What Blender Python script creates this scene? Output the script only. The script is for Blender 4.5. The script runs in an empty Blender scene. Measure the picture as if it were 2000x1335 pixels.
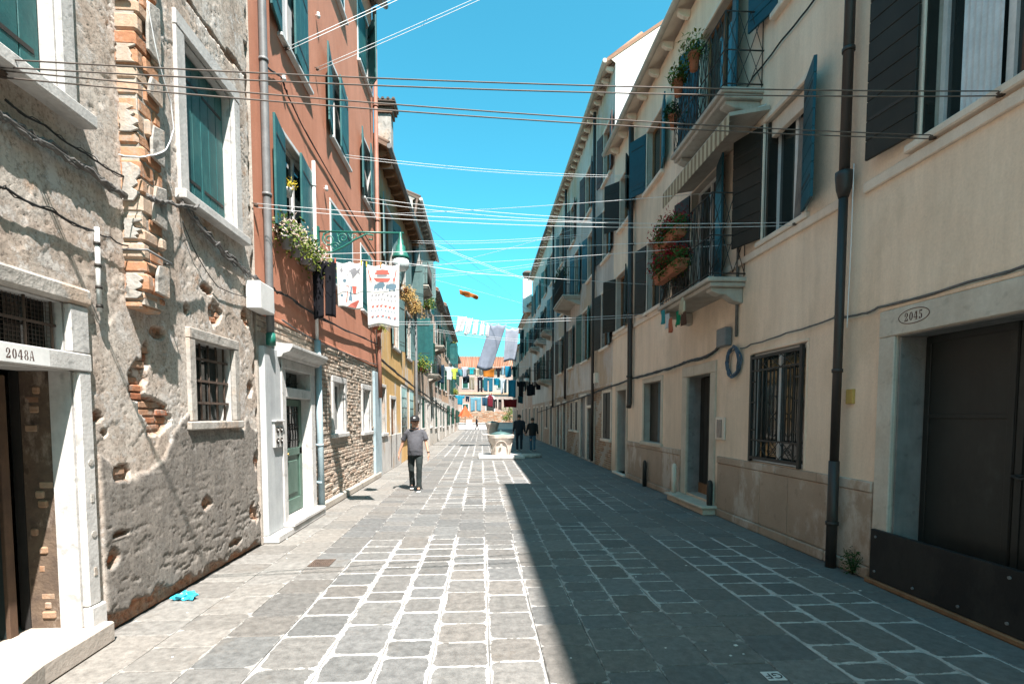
import bpy, bmesh, math, random
import numpy as np
from mathutils import Vector, Matrix
random.seed(7)
scene = bpy.context.scene
col = scene.collection
R_ = math.radians

# ------------------------------------------------------------------ camera
EYE = 1.70
cam_d = bpy.data.cameras.new('camera'); cam = bpy.data.objects.new('camera', cam_d); col.objects.link(cam)
cam.location = (0, 0, EYE)
cam.rotation_euler = (R_(90-3.2), 0, R_(-3.43))
cam_d.sensor_width = 36; cam_d.lens = 18; cam_d.shift_y = 0.10025
cam_d.clip_start = 0.05; cam_d.clip_end = 1500
scene.camera = cam

# ------------------------------------------------------------------ sky, sun, exposure
SUN = Vector((0.25, -0.55, 1.0)).normalized()
world = bpy.data.worlds.new('World'); scene.world = world; world.use_nodes = True
wn = world.node_tree; wn.nodes.clear()
sky = wn.nodes.new('ShaderNodeTexSky'); sky.sky_type = 'NISHITA'; sky.sun_disc = False
sky.sun_elevation = math.asin(SUN.z); sky.sun_rotation = math.atan2(SUN.x, SUN.y)
sky.air_density = 1.0; sky.dust_density = 0.6; sky.ozone_density = 1.5
tint = wn.nodes.new('ShaderNodeMix'); tint.data_type = 'RGBA'; tint.blend_type = 'MULTIPLY'
tint.inputs[0].default_value = 1.0; tint.inputs[7].default_value = (0.30, 1.10, 0.97, 1)
bg = wn.nodes.new('ShaderNodeBackground'); bg.inputs['Strength'].default_value = 0.1
wo = wn.nodes.new('ShaderNodeOutputWorld')
wn.links.new(sky.outputs[0], tint.inputs[6]); wn.links.new(tint.outputs[2], bg.inputs[0]); wn.links.new(bg.outputs[0], wo.inputs[0])
sun_d = bpy.data.lights.new('sun', 'SUN'); sun_d.energy = 5.0; sun_d.angle = R_(0.5); sun_d.color = (1.0, 0.93, 0.88)
sun = bpy.data.objects.new('sun', sun_d); col.objects.link(sun)
sun.rotation_euler = SUN.to_track_quat('Z', 'Y').to_euler(); sun.location = (3, -6, 20)
scene.view_settings.view_transform = 'Standard'; scene.view_settings.look = 'None'
scene.view_settings.gamma = 1.0; scene.view_settings.use_curve_mapping = False
scene.view_settings.exposure = 1.6
scene.render.engine = 'CYCLES'
scene.cycles.max_bounces = 8; scene.cycles.diffuse_bounces = 5

# ------------------------------------------------------------------ measuring: photograph ray -> point on a real plane
_ps, _th = R_(3.43), R_(3.2)
_fw = Vector((math.sin(_ps)*math.cos(_th), math.cos(_ps)*math.cos(_th), -math.sin(_th)))
_rt = Vector((math.cos(_ps), -math.sin(_ps), 0)); _up = _rt.cross(_fw)
def _ray(px, py): return _fw + _rt*((px-1000)/1000) - _up*((py-868)/1000)
XL, XR = -2.90, 4.05
def wall_pt(side, px, py, w=0.0):
    X = (XL + w) if side > 0 else (XR - w)
    d = _ray(px, py); t = X/d.x
    return t*d.y, EYE + t*d.z
def ground_pt(px, py, z=0.0):
    d = _ray(px, py); t = (z-EYE)/d.z
    return t*d.x, t*d.y
def plane_pt(Y, px, py):
    d = _ray(px, py); t = Y/d.y
    return t*d.x, EYE + t*d.z

# ------------------------------------------------------------------ materials
def _n(nt, t, **k):
    n = nt.nodes.new(t)
    for a, b in k.items(): setattr(n, a, b)
    return n
def _noise(nt, vec, scale, detail=4, rough=0.6):
    n = _n(nt, 'ShaderNodeTexNoise'); n.inputs['Scale'].default_value = scale
    n.inputs['Detail'].default_value = detail; n.inputs['Roughness'].default_value = rough
    nt.links.new(vec, n.inputs['Vector']); return n.outputs['Fac']
def _ramp(nt, fac, stops):
    r = _n(nt, 'ShaderNodeValToRGB'); e = r.color_ramp.elements
    while len(e) < len(stops): e.new(0.5)
    for el, (p, c) in zip(e, stops):
        el.position = p; el.color = (c, c, c, 1) if isinstance(c, (int, float)) else (*c, 1)
    nt.links.new(fac, r.inputs[0]); return r.outputs[0]
def _mix(nt, fac, a, b, mode='MIX'):
    m = _n(nt, 'ShaderNodeMix', data_type='RGBA', blend_type=mode)
    for inp, val in ((m.inputs[0], fac), (m.inputs[6], a), (m.inputs[7], b)):
        if hasattr(val, 'is_linked') or hasattr(val, 'links'): nt.links.new(val, inp)
        elif isinstance(val, (int, float)): inp.default_value = val
        else: inp.default_value = (*val, 1)
    return m.outputs[2]
def _math(nt, op, a, b=None, clamp=False):
    m = _n(nt, 'ShaderNodeMath', operation=op, use_clamp=clamp)
    for i, val in enumerate((a, b)):
        if val is None: continue
        if isinstance(val, (int, float)): m.inputs[i].default_value = val
        else: nt.links.new(val, m.inputs[i])
    return m.outputs[0]
def base_mat(name):
    m = bpy.data.materials.new(name); m.use_nodes = True; nt = m.node_tree; nt.nodes.clear()
    b = _n(nt, 'ShaderNodeBsdfPrincipled'); o = _n(nt, 'ShaderNodeOutputMaterial'); nt.links.new(b.outputs[0], o.inputs[0])
    geo = _n(nt, 'ShaderNodeNewGeometry')
    return m, nt, b, geo.outputs['Position']
def _bump(nt, b, height, strength, dist=0.02):
    bp = _n(nt, 'ShaderNodeBump'); bp.inputs['Strength'].default_value = strength; bp.inputs['Distance'].default_value = dist
    nt.links.new(height, bp.inputs['Height']); nt.links.new(bp.outputs[0], b.inputs['Normal'])
def _scaled(nt, pos, s):
    m = _n(nt, 'ShaderNodeVectorMath', operation='MULTIPLY'); nt.links.new(pos, m.inputs[0]); m.inputs[1].default_value = s
    return m.outputs[0]
MATS = {}
def M(name, c, c2=None,  scale=3.0, rough=0.8, bump=0.0, bscale=40, metal=0.0, streak=0.0, grime=0.0, spec=0.3, c3=None, spots=0.0):
    """soft two/three-tone surface: c with blotches of c2, fine grain, vertical streaks, grime that grows towards the ground"""
    if name in MATS: return MATS[name]
    m, nt, b, pos = base_mat(name)
    c2 = c2 or tuple(x*0.8 for x in c)
    f = _noise(nt, pos, scale, 6, 0.65)
    out = _mix(nt, _ramp(nt, f, [(0.36, 0.0), (0.66, 1.0)]), c, c2)
    if c3:
        f3 = _noise(nt, _scaled(nt, pos, (1.0, 1.0, 0.55)), scale*0.45, 7, 0.7)
        out = _mix(nt, _ramp(nt, f3, [(0.52, 0.0), (0.60, 1.0)]), out, c3)
    fine = _noise(nt, pos, bscale, 3, 0.6)
    out = _mix(nt, 0.35, out, _ramp(nt, fine, [(0.3, 0.72), (0.7, 1.0)]), 'MULTIPLY')
    if streak:
        s = _noise(nt, _scaled(nt, pos, (2.6, 2.6, 0.30)), 1.3, 8, 0.75)
        out = _mix(nt, streak, out, _ramp(nt, s, [(0.35, 0.45), (0.62, 1.0)]), 'MULTIPLY')
    if spots:
        s = _noise(nt, pos, 9, 2, 0.5)
        out = _mix(nt, spots, out, _ramp(nt, s, [(0.30, 0.25), (0.37, 1.0)]), 'MULTIPLY')
    if grime:
        sep = _n(nt, 'ShaderNodeSeparateXYZ'); nt.links.new(pos, sep.inputs[0])
        g = _math(nt, 'ADD', sep.outputs[2], _math(nt, 'MULTIPLY', f, 1.2))
        out = _mix(nt, grime, out, _ramp(nt, _math(nt, 'MULTIPLY', g, 0.5), [(0.30, (0.5, 0.47, 0.42)), (0.75, (1, 1, 1))]), 'MULTIPLY')
    nt.links.new(out, b.inputs['Base Color'])
    b.inputs['Roughness'].default_value = rough; b.inputs['Metallic'].default_value = metal
    b.inputs['Specular IOR Level'].default_value = spec
    if bump: _bump(nt, b, _math(nt, 'ADD', fine, _math(nt, 'MULTIPLY', f, 0.8)), bump, 0.01)
    MATS[name] = m; return m

# the weathered plaster of the nearest house: two renders, bare brick where the relief says it broke off
def plaster_mat():
    m, nt, b, pos = base_mat('weathered_plaster')
    at = _n(nt, 'ShaderNodeAttribute', attribute_name='ex'); ce = _n(nt, 'ShaderNodeAttribute', attribute_name='cem')
    big = _noise(nt, pos, 1.3, 8, 0.7); mid = _noise(nt, pos, 5.0, 8, 0.72); fine = _noise(nt, pos, 38, 5, 0.7)
    up = _mix(nt, _ramp(nt, big, [(0.42, 0), (0.56, 1)]), (0.46, 0.38, 0.315), (0.57, 0.515, 0.455))
    up = _mix(nt, _ramp(nt, mid, [(0.53, 0), (0.60, 1)]), up, (0.38, 0.355, 0.335))
    up = _mix(nt, _ramp(nt, _noise(nt, pos, 2.6, 8, 0.75), [(0.56, 0), (0.66, 0.85)]), up, (0.42, 0.27, 0.175))
    lo = _mix(nt, _ramp(nt, mid, [(0.40, 0), (0.62, 1)]), (0.262, 0.236, 0.208), (0.19, 0.174, 0.156))
    lo = _mix(nt, _ramp(nt, big, [(0.50, 0), (0.62, 0.7)]), lo, (0.33, 0.305, 0.275))
    out = _mix(nt, ce.outputs['Fac'], up, lo)
    br = _mix(nt, _ramp(nt, _noise(nt, _scaled(nt, pos, (1, 4, 14)), 1.4, 4, 0.6), [(0.35, 0), (0.65, 1)]), (0.34, 0.15, 0.085), (0.42, 0.26, 0.17))
    br = _mix(nt, _ramp(nt, mid, [(0.42, 0), (0.60, 0.85)]), br, (0.34, 0.29, 0.24))
    out = _mix(nt, at.outputs['Fac'], out, br)
    st = _noise(nt, _scaled(nt, pos, (5, 5, 0.4)), 1.7, 6, 0.75)
    out = _mix(nt, 0.45, out, _ramp(nt, st, [(0.38, 0.5), (0.58, 1.0)]), 'MULTIPLY')
    out = _mix(nt, 0.7, out, _ramp(nt, fine, [(0.33, 0.30), (0.50, 1.0)]), 'MULTIPLY')
    out = _mix(nt, 0.8, out, _ramp(nt, _noise(nt, pos, 15, 6, 0.8), [(0.34, 0.35), (0.44, 1.0)]), 'MULTIPLY')
    wf = _math(nt, 'MULTIPLY', _ramp(nt, _noise(nt, pos, 5, 8, 0.8), [(0.54, 0), (0.59, 0.7)]), _math(nt, 'SUBTRACT', 1.0, _math(nt, 'MULTIPLY', ce.outputs['Fac'], 0.85)))
    out = _mix(nt, wf, out, (0.62, 0.58, 0.53))
    nt.links.new(out, b.inputs['Base Color']); b.inputs['Roughness'].default_value = 0.95; b.inputs['Specular IOR Level'].default_value = 0.1
    _bump(nt, b, _math(nt, 'ADD', _math(nt, 'MULTIPLY', fine, 0.9), _math(nt, 'MULTIPLY', mid, 0.35)), 0.30, 0.02)
    return m

# paving: each stone knows its own size; new lime mortar smeared over its edges
def paving_mat():
    m, nt, b, pos = base_mat('trachyte_paving')
    st = _n(nt, 'ShaderNodeAttribute', attribute_name='st'); hs = _n(nt, 'ShaderNodeAttribute', attribute_name='hs'); tn = _n(nt, 'ShaderNodeAttribute', attribute_name='tn')
    n1 = _noise(nt, pos, 2.2, 6, 0.7); n2 = _noise(nt, pos, 14, 6, 0.7); n3 = _noise(nt, pos, 120, 3, 0.7)
    c = _mix(nt, 0.85, tn.outputs['Color'], _ramp(nt, n2, [(0.32, 0.50), (0.68, 1.12)]), 'MULTIPLY')
    c = _mix(nt, 0.5, c, _ramp(nt, n3, [(0.3, 0.6), (0.7, 1.0)]), 'MULTIPLY')
    c = _mix(nt, _ramp(nt, n1, [(0.58, 0), (0.72, 0.35)]), c, (0.15, 0.12, 0.09))
    c = _mix(nt, _ramp(nt, _noise(nt, pos, 45, 5, 0.8), [(0.56, 0), (0.66, 0.6)]), c, (0.09, 0.075, 0.06))
    s1 = _n(nt, 'ShaderNodeSeparateXYZ'); nt.links.new(st.outputs['Vector'], s1.inputs[0])
    s2 = _n(nt, 'ShaderNodeSeparateXYZ'); nt.links.new(hs.outputs['Vector'], s2.inputs[0])
    rr = 0.095
    qx = _math(nt, 'MAXIMUM', _math(nt, 'SUBTRACT', _math(nt, 'ABSOLUTE', s1.outputs[0]), _math(nt, 'SUBTRACT', s2.outputs[0], rr)), 0.0)
    qy = _math(nt, 'MAXIMUM', _math(nt, 'SUBTRACT', _math(nt, 'ABSOLUTE', s1.outputs[1]), _math(nt, 'SUBTRACT', s2.outputs[1], rr*0.75)), 0.0)
    qy = _math(nt, 'MULTIPLY', qy, 1.25)
    d = _math(nt, 'SUBTRACT', rr, _math(nt, 'POWER', _math(nt, 'ADD', _math(nt, 'POWER', qx, 3.0), _math(nt, 'POWER', qy, 3.0)), 0.3333))
    wig = _math(nt, 'ADD', _math(nt, 'MULTIPLY', _math(nt, 'SUBTRACT', _noise(nt, pos, 24, 4, 0.75), 0.5), 0.05), _math(nt, 'MULTIPLY', _math(nt, 'SUBTRACT', _noise(nt, pos, 5, 2, 0.5), 0.5), 0.06))
    d = _math(nt, 'ADD', d, wig)
    wdt = _math(nt, 'MULTIPLY', s2.outputs[2], 0.027)
    k = _math(nt, 'MULTIPLY', _math(nt, 'SUBTRACT', wdt, d), 260, clamp=True)
    amt = _math(nt, 'MULTIPLY', k, _math(nt, 'ADD', _math(nt, 'MULTIPLY', s2.outputs[2], 0.62), 0.26, clamp=True))
    amt = _math(nt, 'MULTIPLY', amt, _ramp(nt, _noise(nt, pos, 3.2, 6, 0.75), [(0.32, 0.35), (0.50, 1.0)]))
    lime = _mix(nt, _ramp(nt, n2, [(0.35, 0), (0.65, 1)]), (0.58, 0.565, 0.54), (0.40, 0.39, 0.37))
    out = _mix(nt, amt, c, lime)
    nt.links.new(out, b.inputs['Base Color']); b.inputs['Specular IOR Level'].default_value = 0.35
    nt.links.new(_ramp(nt, n2, [(0.3, 0.62), (0.7, 0.85)]), b.inputs['Roughness'])
    _bump(nt, b, _math(nt, 'ADD', _math(nt, 'ADD', n3, n2), _math(nt, 'MULTIPLY', amt, 0.5)), 0.35, 0.006)
    return m
def glass_mat(name, c=(0.02, 0.03, 0.03)):
    if name in MATS: return MATS[name]
    m, nt, b, pos = base_mat(name); b.inputs['Base Color'].default_value = (*c, 1); b.inputs['Roughness'].default_value = 0.06
    b.inputs['Specular IOR Level'].default_value = 0.6; _bump(nt, b, _noise(nt, pos, 2.0, 1, 0.3), 0.04, 0.05)
    MATS[name] = m; return m
def island_mat(name, c1, c2, c3=None, rough=0.85):
    """each loose piece of the mesh takes its own tone between the given colours"""
    if name in MATS: return MATS[name]
    m, nt, b, pos = base_mat(name); g = _n(nt, 'ShaderNodeNewGeometry')
    stops = [(0.0, c1), (1.0, c2)] if not c3 else [(0.0, c1), (0.55, c2), (1.0, c3)]
    oi = _n(nt, 'ShaderNodeObjectInfo')
    rnd = _math(nt, 'FRACT', _math(nt, 'ADD', g.outputs['Random Per Island'], _math(nt, 'MULTIPLY', oi.outputs['Random'], 7.31)))
    out = _ramp(nt, rnd, stops)
    fine = _noise(nt, pos, 30, 4, 0.7)
    if 'brick' in name: out = _mix(nt, _ramp(nt, _noise(nt, pos, 7, 6, 0.75), [(0.50, 0), (0.62, 0.7)]), out, (0.38, 0.34, 0.29))
    out = _mix(nt, 0.6, out, _ramp(nt, fine, [(0.3, 0.5), (0.65, 1.0)]), 'MULTIPLY')
    nt.links.new(out, b.inputs['Base Color']); b.inputs['Roughness'].default_value = rough; b.inputs['Specular IOR Level'].default_value = 0.15
    _bump(nt, b, fine, 0.5, 0.01)
    MATS[name] = m; return m
def leaf_mat(name, c1, c2):
    m = island_mat(name, c1, c2); return m

ISTRIA = M('istrian_stone', (0.60, 0.585, 0.56), (0.46, 0.45, 0.43), 4, 0.75, 0.35, 30, streak=0.35, spots=0.35)
ISTRIA_OLD = M('stained_istrian_stone', (0.50, 0.465, 0.42), (0.32, 0.30, 0.27), 5, 0.85, 0.7, 26, streak=0.5, spots=0.6, c3=(0.48, 0.38, 0.30))
STONE_WARM = M('warm_grey_stone', (0.46, 0.42, 0.36), (0.38, 0.34, 0.29), 3, 0.8, 0.3, 40, streak=0.35, spots=0.15)
PLASTER = plaster_mat(); PAVE = paving_mat()
ORANGE = M('orange_render', (0.56, 0.245, 0.155), (0.48, 0.20, 0.12), 1.2, 0.9, 0.3, 60, streak=0.22)
CREAM = M('cream_stucco', (0.87, 0.695, 0.54), (0.82, 0.62, 0.465), 0.7, 0.9, 0.5, 45, streak=0.30, grime=0.55, c3=(0.72, 0.56, 0.42))
CREAM_BAND = M('pale_cream_band', (0.80, 0.69, 0.58), (0.70, 0.585, 0.48), 2.0, 0.85, 0.2, 60, streak=0.25)
GREYSTUC = M('grey_weathered_stucco', (0.64, 0.565, 0.51), (0.52, 0.435, 0.38), 0.9, 0.9, 0.4, 45, streak=0.4, grime=0.3, c3=(0.52, 0.38, 0.27))
WHITEWALL = M('white_gable_render', (0.80, 0.79, 0.77), (0.70, 0.69, 0.67), 1.0, 0.9, 0.3, 40, streak=0.15)
YELLOW = M('peeling_yellow_render', (0.66, 0.43, 0.18), (0.58, 0.35, 0.13), 1.6, 0.9, 0.5, 40, streak=0.35, c3=(0.55, 0.50, 0.44))
OCHRE = M('ochre_render', (0.54, 0.33, 0.17), (0.45, 0.26, 0.13), 1.2, 0.9, 0.5, 40, streak=0.4, c3=(0.40, 0.34, 0.28))
BROWNW = M('brown_patched_render', (0.52, 0.40, 0.31), (0.42, 0.30, 0.22), 1.0, 0.9, 0.5, 40, streak=0.4, c3=(0.50, 0.44, 0.38))
PINKW = M('pink_beige_render', (0.56, 0.41, 0.32), (0.48, 0.33, 0.25), 1.0, 0.9, 0.4, 40, streak=0.35, c3=(0.56, 0.50, 0.43))
PEACH = M('peach_render', (0.60, 0.40, 0.27), (0.52, 0.33, 0.21), 1.0, 0.9, 0.3, 40, streak=0.3)
OFFWHITE = M('off_white_render', (0.66, 0.62, 0.56), (0.55, 0.50, 0.44), 1.0, 0.9, 0.3, 40, streak=0.35, grime=0.3)
TEAL = M('teal_shutter_paint', (0.017, 0.118, 0.118), (0.011, 0.085, 0.09), 6, 0.5, 0.15, 60, streak=0.5, spec=0.4, c3=(0.035, 0.14, 0.135))
TEALGREY = M('faded_grey_green_paint', (0.15, 0.24, 0.235), (0.11, 0.19, 0.19), 5, 0.7, 0.2, 50, streak=0.4)
GREENP = M('dark_green_paint', (0.012, 0.075, 0.055), (0.01, 0.055, 0.04), 5, 0.5, 0.1, 50, streak=0.3)
DARKSH = M('dark_brown_green_paint', (0.026, 0.026, 0.022), (0.018, 0.019, 0.016), 5, 0.55, 0.12, 60, streak=0.2)
BLUESH = M('blue_skylit_paint', (0.008, 0.07, 0.10), (0.007, 0.055, 0.08), 5, 0.45, 0.1, 60, streak=0.2)  # blue sky light on dark leaves is put into this colour
REDSH = M('red_brown_paint', (0.085, 0.035, 0.024), (0.06, 0.026, 0.02), 5, 0.6, 0.1, 60, streak=0.2)
DOORGRN = M('faded_green_door_paint', (0.10, 0.17, 0.135), (0.07, 0.13, 0.10), 5, 0.5, 0.1, 50, streak=0.3)
IRON = M('dark_iron', (0.022, 0.022, 0.021), (0.035, 0.028, 0.022), 12, 0.6, 0.2, 50, spec=0.4)
RUSTY = M('rusty_iron', (0.12, 0.085, 0.065), (0.07, 0.05, 0.04), 12, 0.8, 0.4, 50)
DARKPIPE = M('dark_brown_pipe', (0.034, 0.025, 0.021), (0.024, 0.019, 0.016), 4, 0.5, 0.05, 40, spec=0.5)
GREYPIPE = M('zinc_grey_pipe', (0.19, 0.19, 0.19), (0.13, 0.13, 0.13), 4, 0.5, 0.1, 40, streak=0.3, spec=0.5)
BLUEPIPE = M('pale_blue_pipe', (0.40, 0.50, 0.54), (0.32, 0.42, 0.46), 6, 0.5, 0.1, 40, streak=0.3)
WHITEP = M('white_plastic', (0.72, 0.72, 0.70), (0.62, 0.62, 0.60), 4, 0.5, 0.05, 40, streak=0.2)
LAMPGRN = M('lamp_green_paint', (0.015, 0.15, 0.11), (0.01, 0.11, 0.08), 8, 0.4, 0.1, 50, spec=0.6)
BLACK = M('black_cable', (0.02, 0.02, 0.02), (0.035, 0.034, 0.033), 8, 0.6)
CABLEGREY = M('grey_cable', (0.16, 0.15, 0.14), (0.10, 0.095, 0.09), 8, 0.7)
LINEWHITE = M('white_nylon_line', (0.78, 0.78, 0.78), (0.7, 0.7, 0.7), 8, 0.5)
LINEDARK = M('dark_clothes_line', (0.17, 0.14, 0.12), (0.12, 0.10, 0.09), 8, 0.6)
ROOM = M('dark_unlit_backing', (0.035, 0.033, 0.03), (0.02, 0.019, 0.018), 2, 0.95)  # unlit interiors: their darkness is painted in as a near-black colour
TERRA = M('terracotta', (0.36, 0.14, 0.075), (0.28, 0.105, 0.055), 6, 0.85, 0.2, 40)
TILEM = island_mat('roof_tile', (0.34, 0.19, 0.125), (0.25, 0.13, 0.085), (0.40, 0.28, 0.20))
TILEDARK = island_mat('old_roof_tile', (0.16, 0.12, 0.095), (0.22, 0.14, 0.10), (0.10, 0.085, 0.075))
BRICKPALE = island_mat('pale_weathered_brick', (0.46, 0.36, 0.28), (0.54, 0.47, 0.39), (0.42, 0.29, 0.21))
BRICKORG = island_mat('orange_brick', (0.40, 0.185, 0.10), (0.46, 0.26, 0.155), (0.50, 0.39, 0.30))
BRICKRED = island_mat('red_brick', (0.36, 0.13, 0.07), (0.46, 0.22, 0.12), (0.40, 0.28, 0.2))
BRICKBRN = island_mat('brown_brick', (0.34, 0.20, 0.12), (0.40, 0.28, 0.19), (0.28, 0.16, 0.10))
MORTAR = M('old_mortar', (0.42, 0.38, 0.33), (0.32, 0.28, 0.24), 8, 0.95, 0.6, 40)
WOOD = M('weathered_wood', (0.26, 0.14, 0.07), (0.18, 0.09, 0.045), 5, 0.8, 0.2, 50, streak=0.3)
CONCRETE = M('rough_concrete', (0.28, 0.27, 0.255), (0.2, 0.195, 0.185), 5, 0.9, 0.5, 40, streak=0.4, spots=0.3)
GLASS = glass_mat('window_glass')
CURTAIN = M('white_curtain_cloth', (0.66, 0.70, 0.72), (0.52, 0.56, 0.58), 4, 0.9, 0.1, 60)

# ------------------------------------------------------------------ mesh builder
ORG = {}
def org_of(p): return ORG.get(p.name, Vector((0, 0, 0))) if p else Vector((0, 0, 0))
class MB:
    def __init__(s): s.v = []; s.f = []; s.mi = []; s.sm = []
    def add(s, vs, fs, mi=0, smooth=False):
        b = len(s.v); s.v += [tuple(p) for p in vs]
        for f in fs: s.f.append(tuple(b+i for i in f)); s.mi.append(mi); s.sm.append(smooth)
        return s
    def box(s, x0, x1, y0, y1, z0, z1, mi=0):
        return s.add([(x0,y0,z0),(x1,y0,z0),(x1,y1,z0),(x0,y1,z0),(x0,y0,z1),(x1,y0,z1),(x1,y1,z1),(x0,y1,z1)],
                     [(0,3,2,1),(4,5,6,7),(0,1,5,4),(1,2,6,5),(2,3,7,6),(3,0,4,7)], mi)
    def obox(s, c, ax, ay, az, hx, hy, hz, mi=0):
        c, ax, ay, az = Vector(c), Vector(ax), Vector(ay), Vector(az); vs = []
        for k in (-1, 1):
            for i, j in ((-1,-1),(1,-1),(1,1),(-1,1)): vs.append(c+ax*hx*i+ay*hy*j+az*hz*k)
        return s.add(vs, [(0,3,2,1),(4,5,6,7),(0,1,5,4),(1,2,6,5),(2,3,7,6),(3,0,4,7)], mi)
    def tube(s, pts, r, n=6, mi=0, cap=True, smooth=True):
        pts = [Vector(p) for p in pts]; rings = []; up = None
        for i, p in enumerate(pts):
            d = (pts[min(i+1, len(pts)-1)] - pts[max(i-1, 0)])
            if d.length < 1e-9: d = Vector((0, 0, 1))
            d.normalize()
            if up is None: up = Vector((0, 0, 1)) if abs(d.z) < 0.9 else Vector((1, 0, 0))
            a = d.cross(up)
            if a.length < 1e-6: a = d.orthogonal()
            a.normalize(); b = a.cross(d); b.normalize(); up = b
            rr = r[i] if isinstance(r, (list, tuple)) else r
            rings.append([p + a*rr*math.cos(t) + b*rr*math.sin(t) for t in (2*math.pi*k/n for k in range(n))])
        vs = [q for ring in rings for q in ring]; fs = []
        for i in range(len(rings)-1):
            for k in range(n): fs.append((i*n+k, i*n+(k+1) % n, (i+1)*n+(k+1) % n, (i+1)*n+k))
        s.add(vs, fs, mi, smooth)
        if cap:
            m = len(rings)-1; bb = len(s.v)-len(vs)
            s.f.append(tuple(bb+k for k in range(n))[::-1]); s.mi.append(mi); s.sm.append(False)
            s.f.append(tuple(bb+m*n+k for k in range(n))); s.mi.append(mi); s.sm.append(False)
        return s
    def lathe(s, prof, c=(0,0,0), n=16, mi=0, smooth=True, sq=None):
        vs = []; fs = []
        for r, z in prof:
            for k in range(n):
                t = 2*math.pi*(k+0.5)/n; vs.append((c[0]+r*math.cos(t), c[1]+r*math.sin(t), c[2]+z))
        for i in range(len(prof)-1):
            for k in range(n): fs.append((i*n+k, i*n+(k+1) % n, (i+1)*n+(k+1) % n, (i+1)*n+k))
        fs.append(tuple(range(n))[::-1]); fs.append(tuple((len(prof)-1)*n+k for k in range(n)))
        return s.add(vs, fs, mi, smooth)
    def prism(s, poly, fn, d0, d1, mi=0):
        """poly of 2-D points, fn(a, b, depth) -> 3-D"""
        n = len(poly); vs = [fn(a, b, d0) for a, b in poly] + [fn(a, b, d1) for a, b in poly]
        fs = [tuple(range(n))[::-1], tuple(range(n, 2*n))] + [(i, (i+1) % n, n+(i+1) % n, n+i) for i in range(n)]
        return s.add(vs, fs, mi)
    def build(s, name, mats, parent=None, origin=None, bev=0.0, kind=None, recalc=True, split=False):
        if split:      # loose pieces become objects of their own, side by side
            par = list(range(len(s.v)))
            def find(a):
                while par[a] != a: par[a] = par[par[a]]; a = par[a]
                return a
            for f in s.f:
                for i in f[1:]: par[find(i)] = find(f[0])
            groups = {}
            for k, f in enumerate(s.f): groups.setdefault(find(f[0]), []).append(k)
            outs = []
            for ks in groups.values():
                m = MB(); ids = {}
                for k in ks:
                    q = []
                    for i in s.f[k]:
                        if i not in ids: ids[i] = len(m.v); m.v.append(s.v[i])
                        q.append(ids[i])
                    m.f.append(tuple(q)); m.mi.append(s.mi[k]); m.sm.append(s.sm[k])
                outs.append(m.build(name, mats, parent, origin, bev, kind, recalc))
            return outs[0]
        if not isinstance(mats, (list, tuple)): mats = [mats]
        if origin is None: origin = org_of(parent) if parent else Vector((0, 0, 0))
        origin = Vector(origin)
        me = bpy.data.meshes.new(name)
        me.from_pydata([(x-origin.x, y-origin.y, z-origin.z) for x, y, z in s.v], [], s.f)
        for m in mats: me.materials.append(m)
        me.polygons.foreach_set('material_index', s.mi); me.polygons.foreach_set('use_smooth', s.sm)
        if recalc:
            bm = bmesh.new(); bm.from_mesh(me); bmesh.ops.recalc_face_normals(bm, faces=bm.faces); bm.to_mesh(me); bm.free()
        me.update()
        o = bpy.data.objects.new(name, me); col.objects.link(o)
        if parent: o.parent = parent; o.location = origin - org_of(parent)
        else: o.location = origin
        ORG[o.name] = origin
        if bev:
            bm_ = o.modifiers.new('edges', 'BEVEL'); bm_.width = bev; bm_.segments = 1; bm_.limit_method = 'ANGLE'
        if kind: o['kind'] = kind
        return o
def thing(name, label, cat, loc, group=None):
    o = bpy.data.objects.new(name, None); o.empty_display_size = 0.2; col.objects.link(o); o.location = loc
    ORG[o.name] = Vector(loc); o['label'] = label; o['category'] = cat
    if group: o['group'] = group
    return o
def tag(o, label, cat, group=None):
    o['label'] = label; o['category'] = cat
    if group: o['group'] = group
    return o
# a wall side: u runs along the street, v is height, w stands out from the wall face
class Side:
    def __init__(s, sgn): s.s = sgn; s.X = XL if sgn > 0 else XR
    def P(s, u, v, w): return (s.X + s.s*w, u, v)
    def box(s, mb, u0, u1, v0, v1, w0, w1, mi=0):
        xa, xb = s.X+s.s*w0, s.X+s.s*w1
        return mb.box(min(xa, xb), max(xa, xb), u0, u1, v0, v1, mi)
LS, RS = Side(1), Side(-1)
def side(sgn): return LS if sgn > 0 else RS

# ------------------------------------------------------------------ value noise on arrays
_tab = np.random.RandomState(3).rand(256, 256)
def vn(a, b, f, seed=0):
    a = a*f + 17.3*seed; b = b*f + 7.7*seed
    i = np.floor(a).astype(int); j = np.floor(b).astype(int); x = a-i; y = b-j
    x = x*x*(3-2*x); y = y*y*(3-2*y)
    g = lambda p, q: _tab[p % 256, q % 256]
    return (g(i, j)*(1-x)+g(i+1, j)*x)*(1-y) + (g(i, j+1)*(1-x)+g(i+1, j+1)*x)*y
def fbm(a, b, f, o=4, seed=0, g=0.5):
    t = 0; amp = 1; tot = 0
    for k in range(o): t = t + amp*vn(a, b, f*2.03**k, seed+k); tot += amp; amp *= g
    return t/tot
def sstep(x, a, b):
    t = np.clip((x-a)/(b-a), 0, 1); return t*t*(3-2*t)

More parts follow.
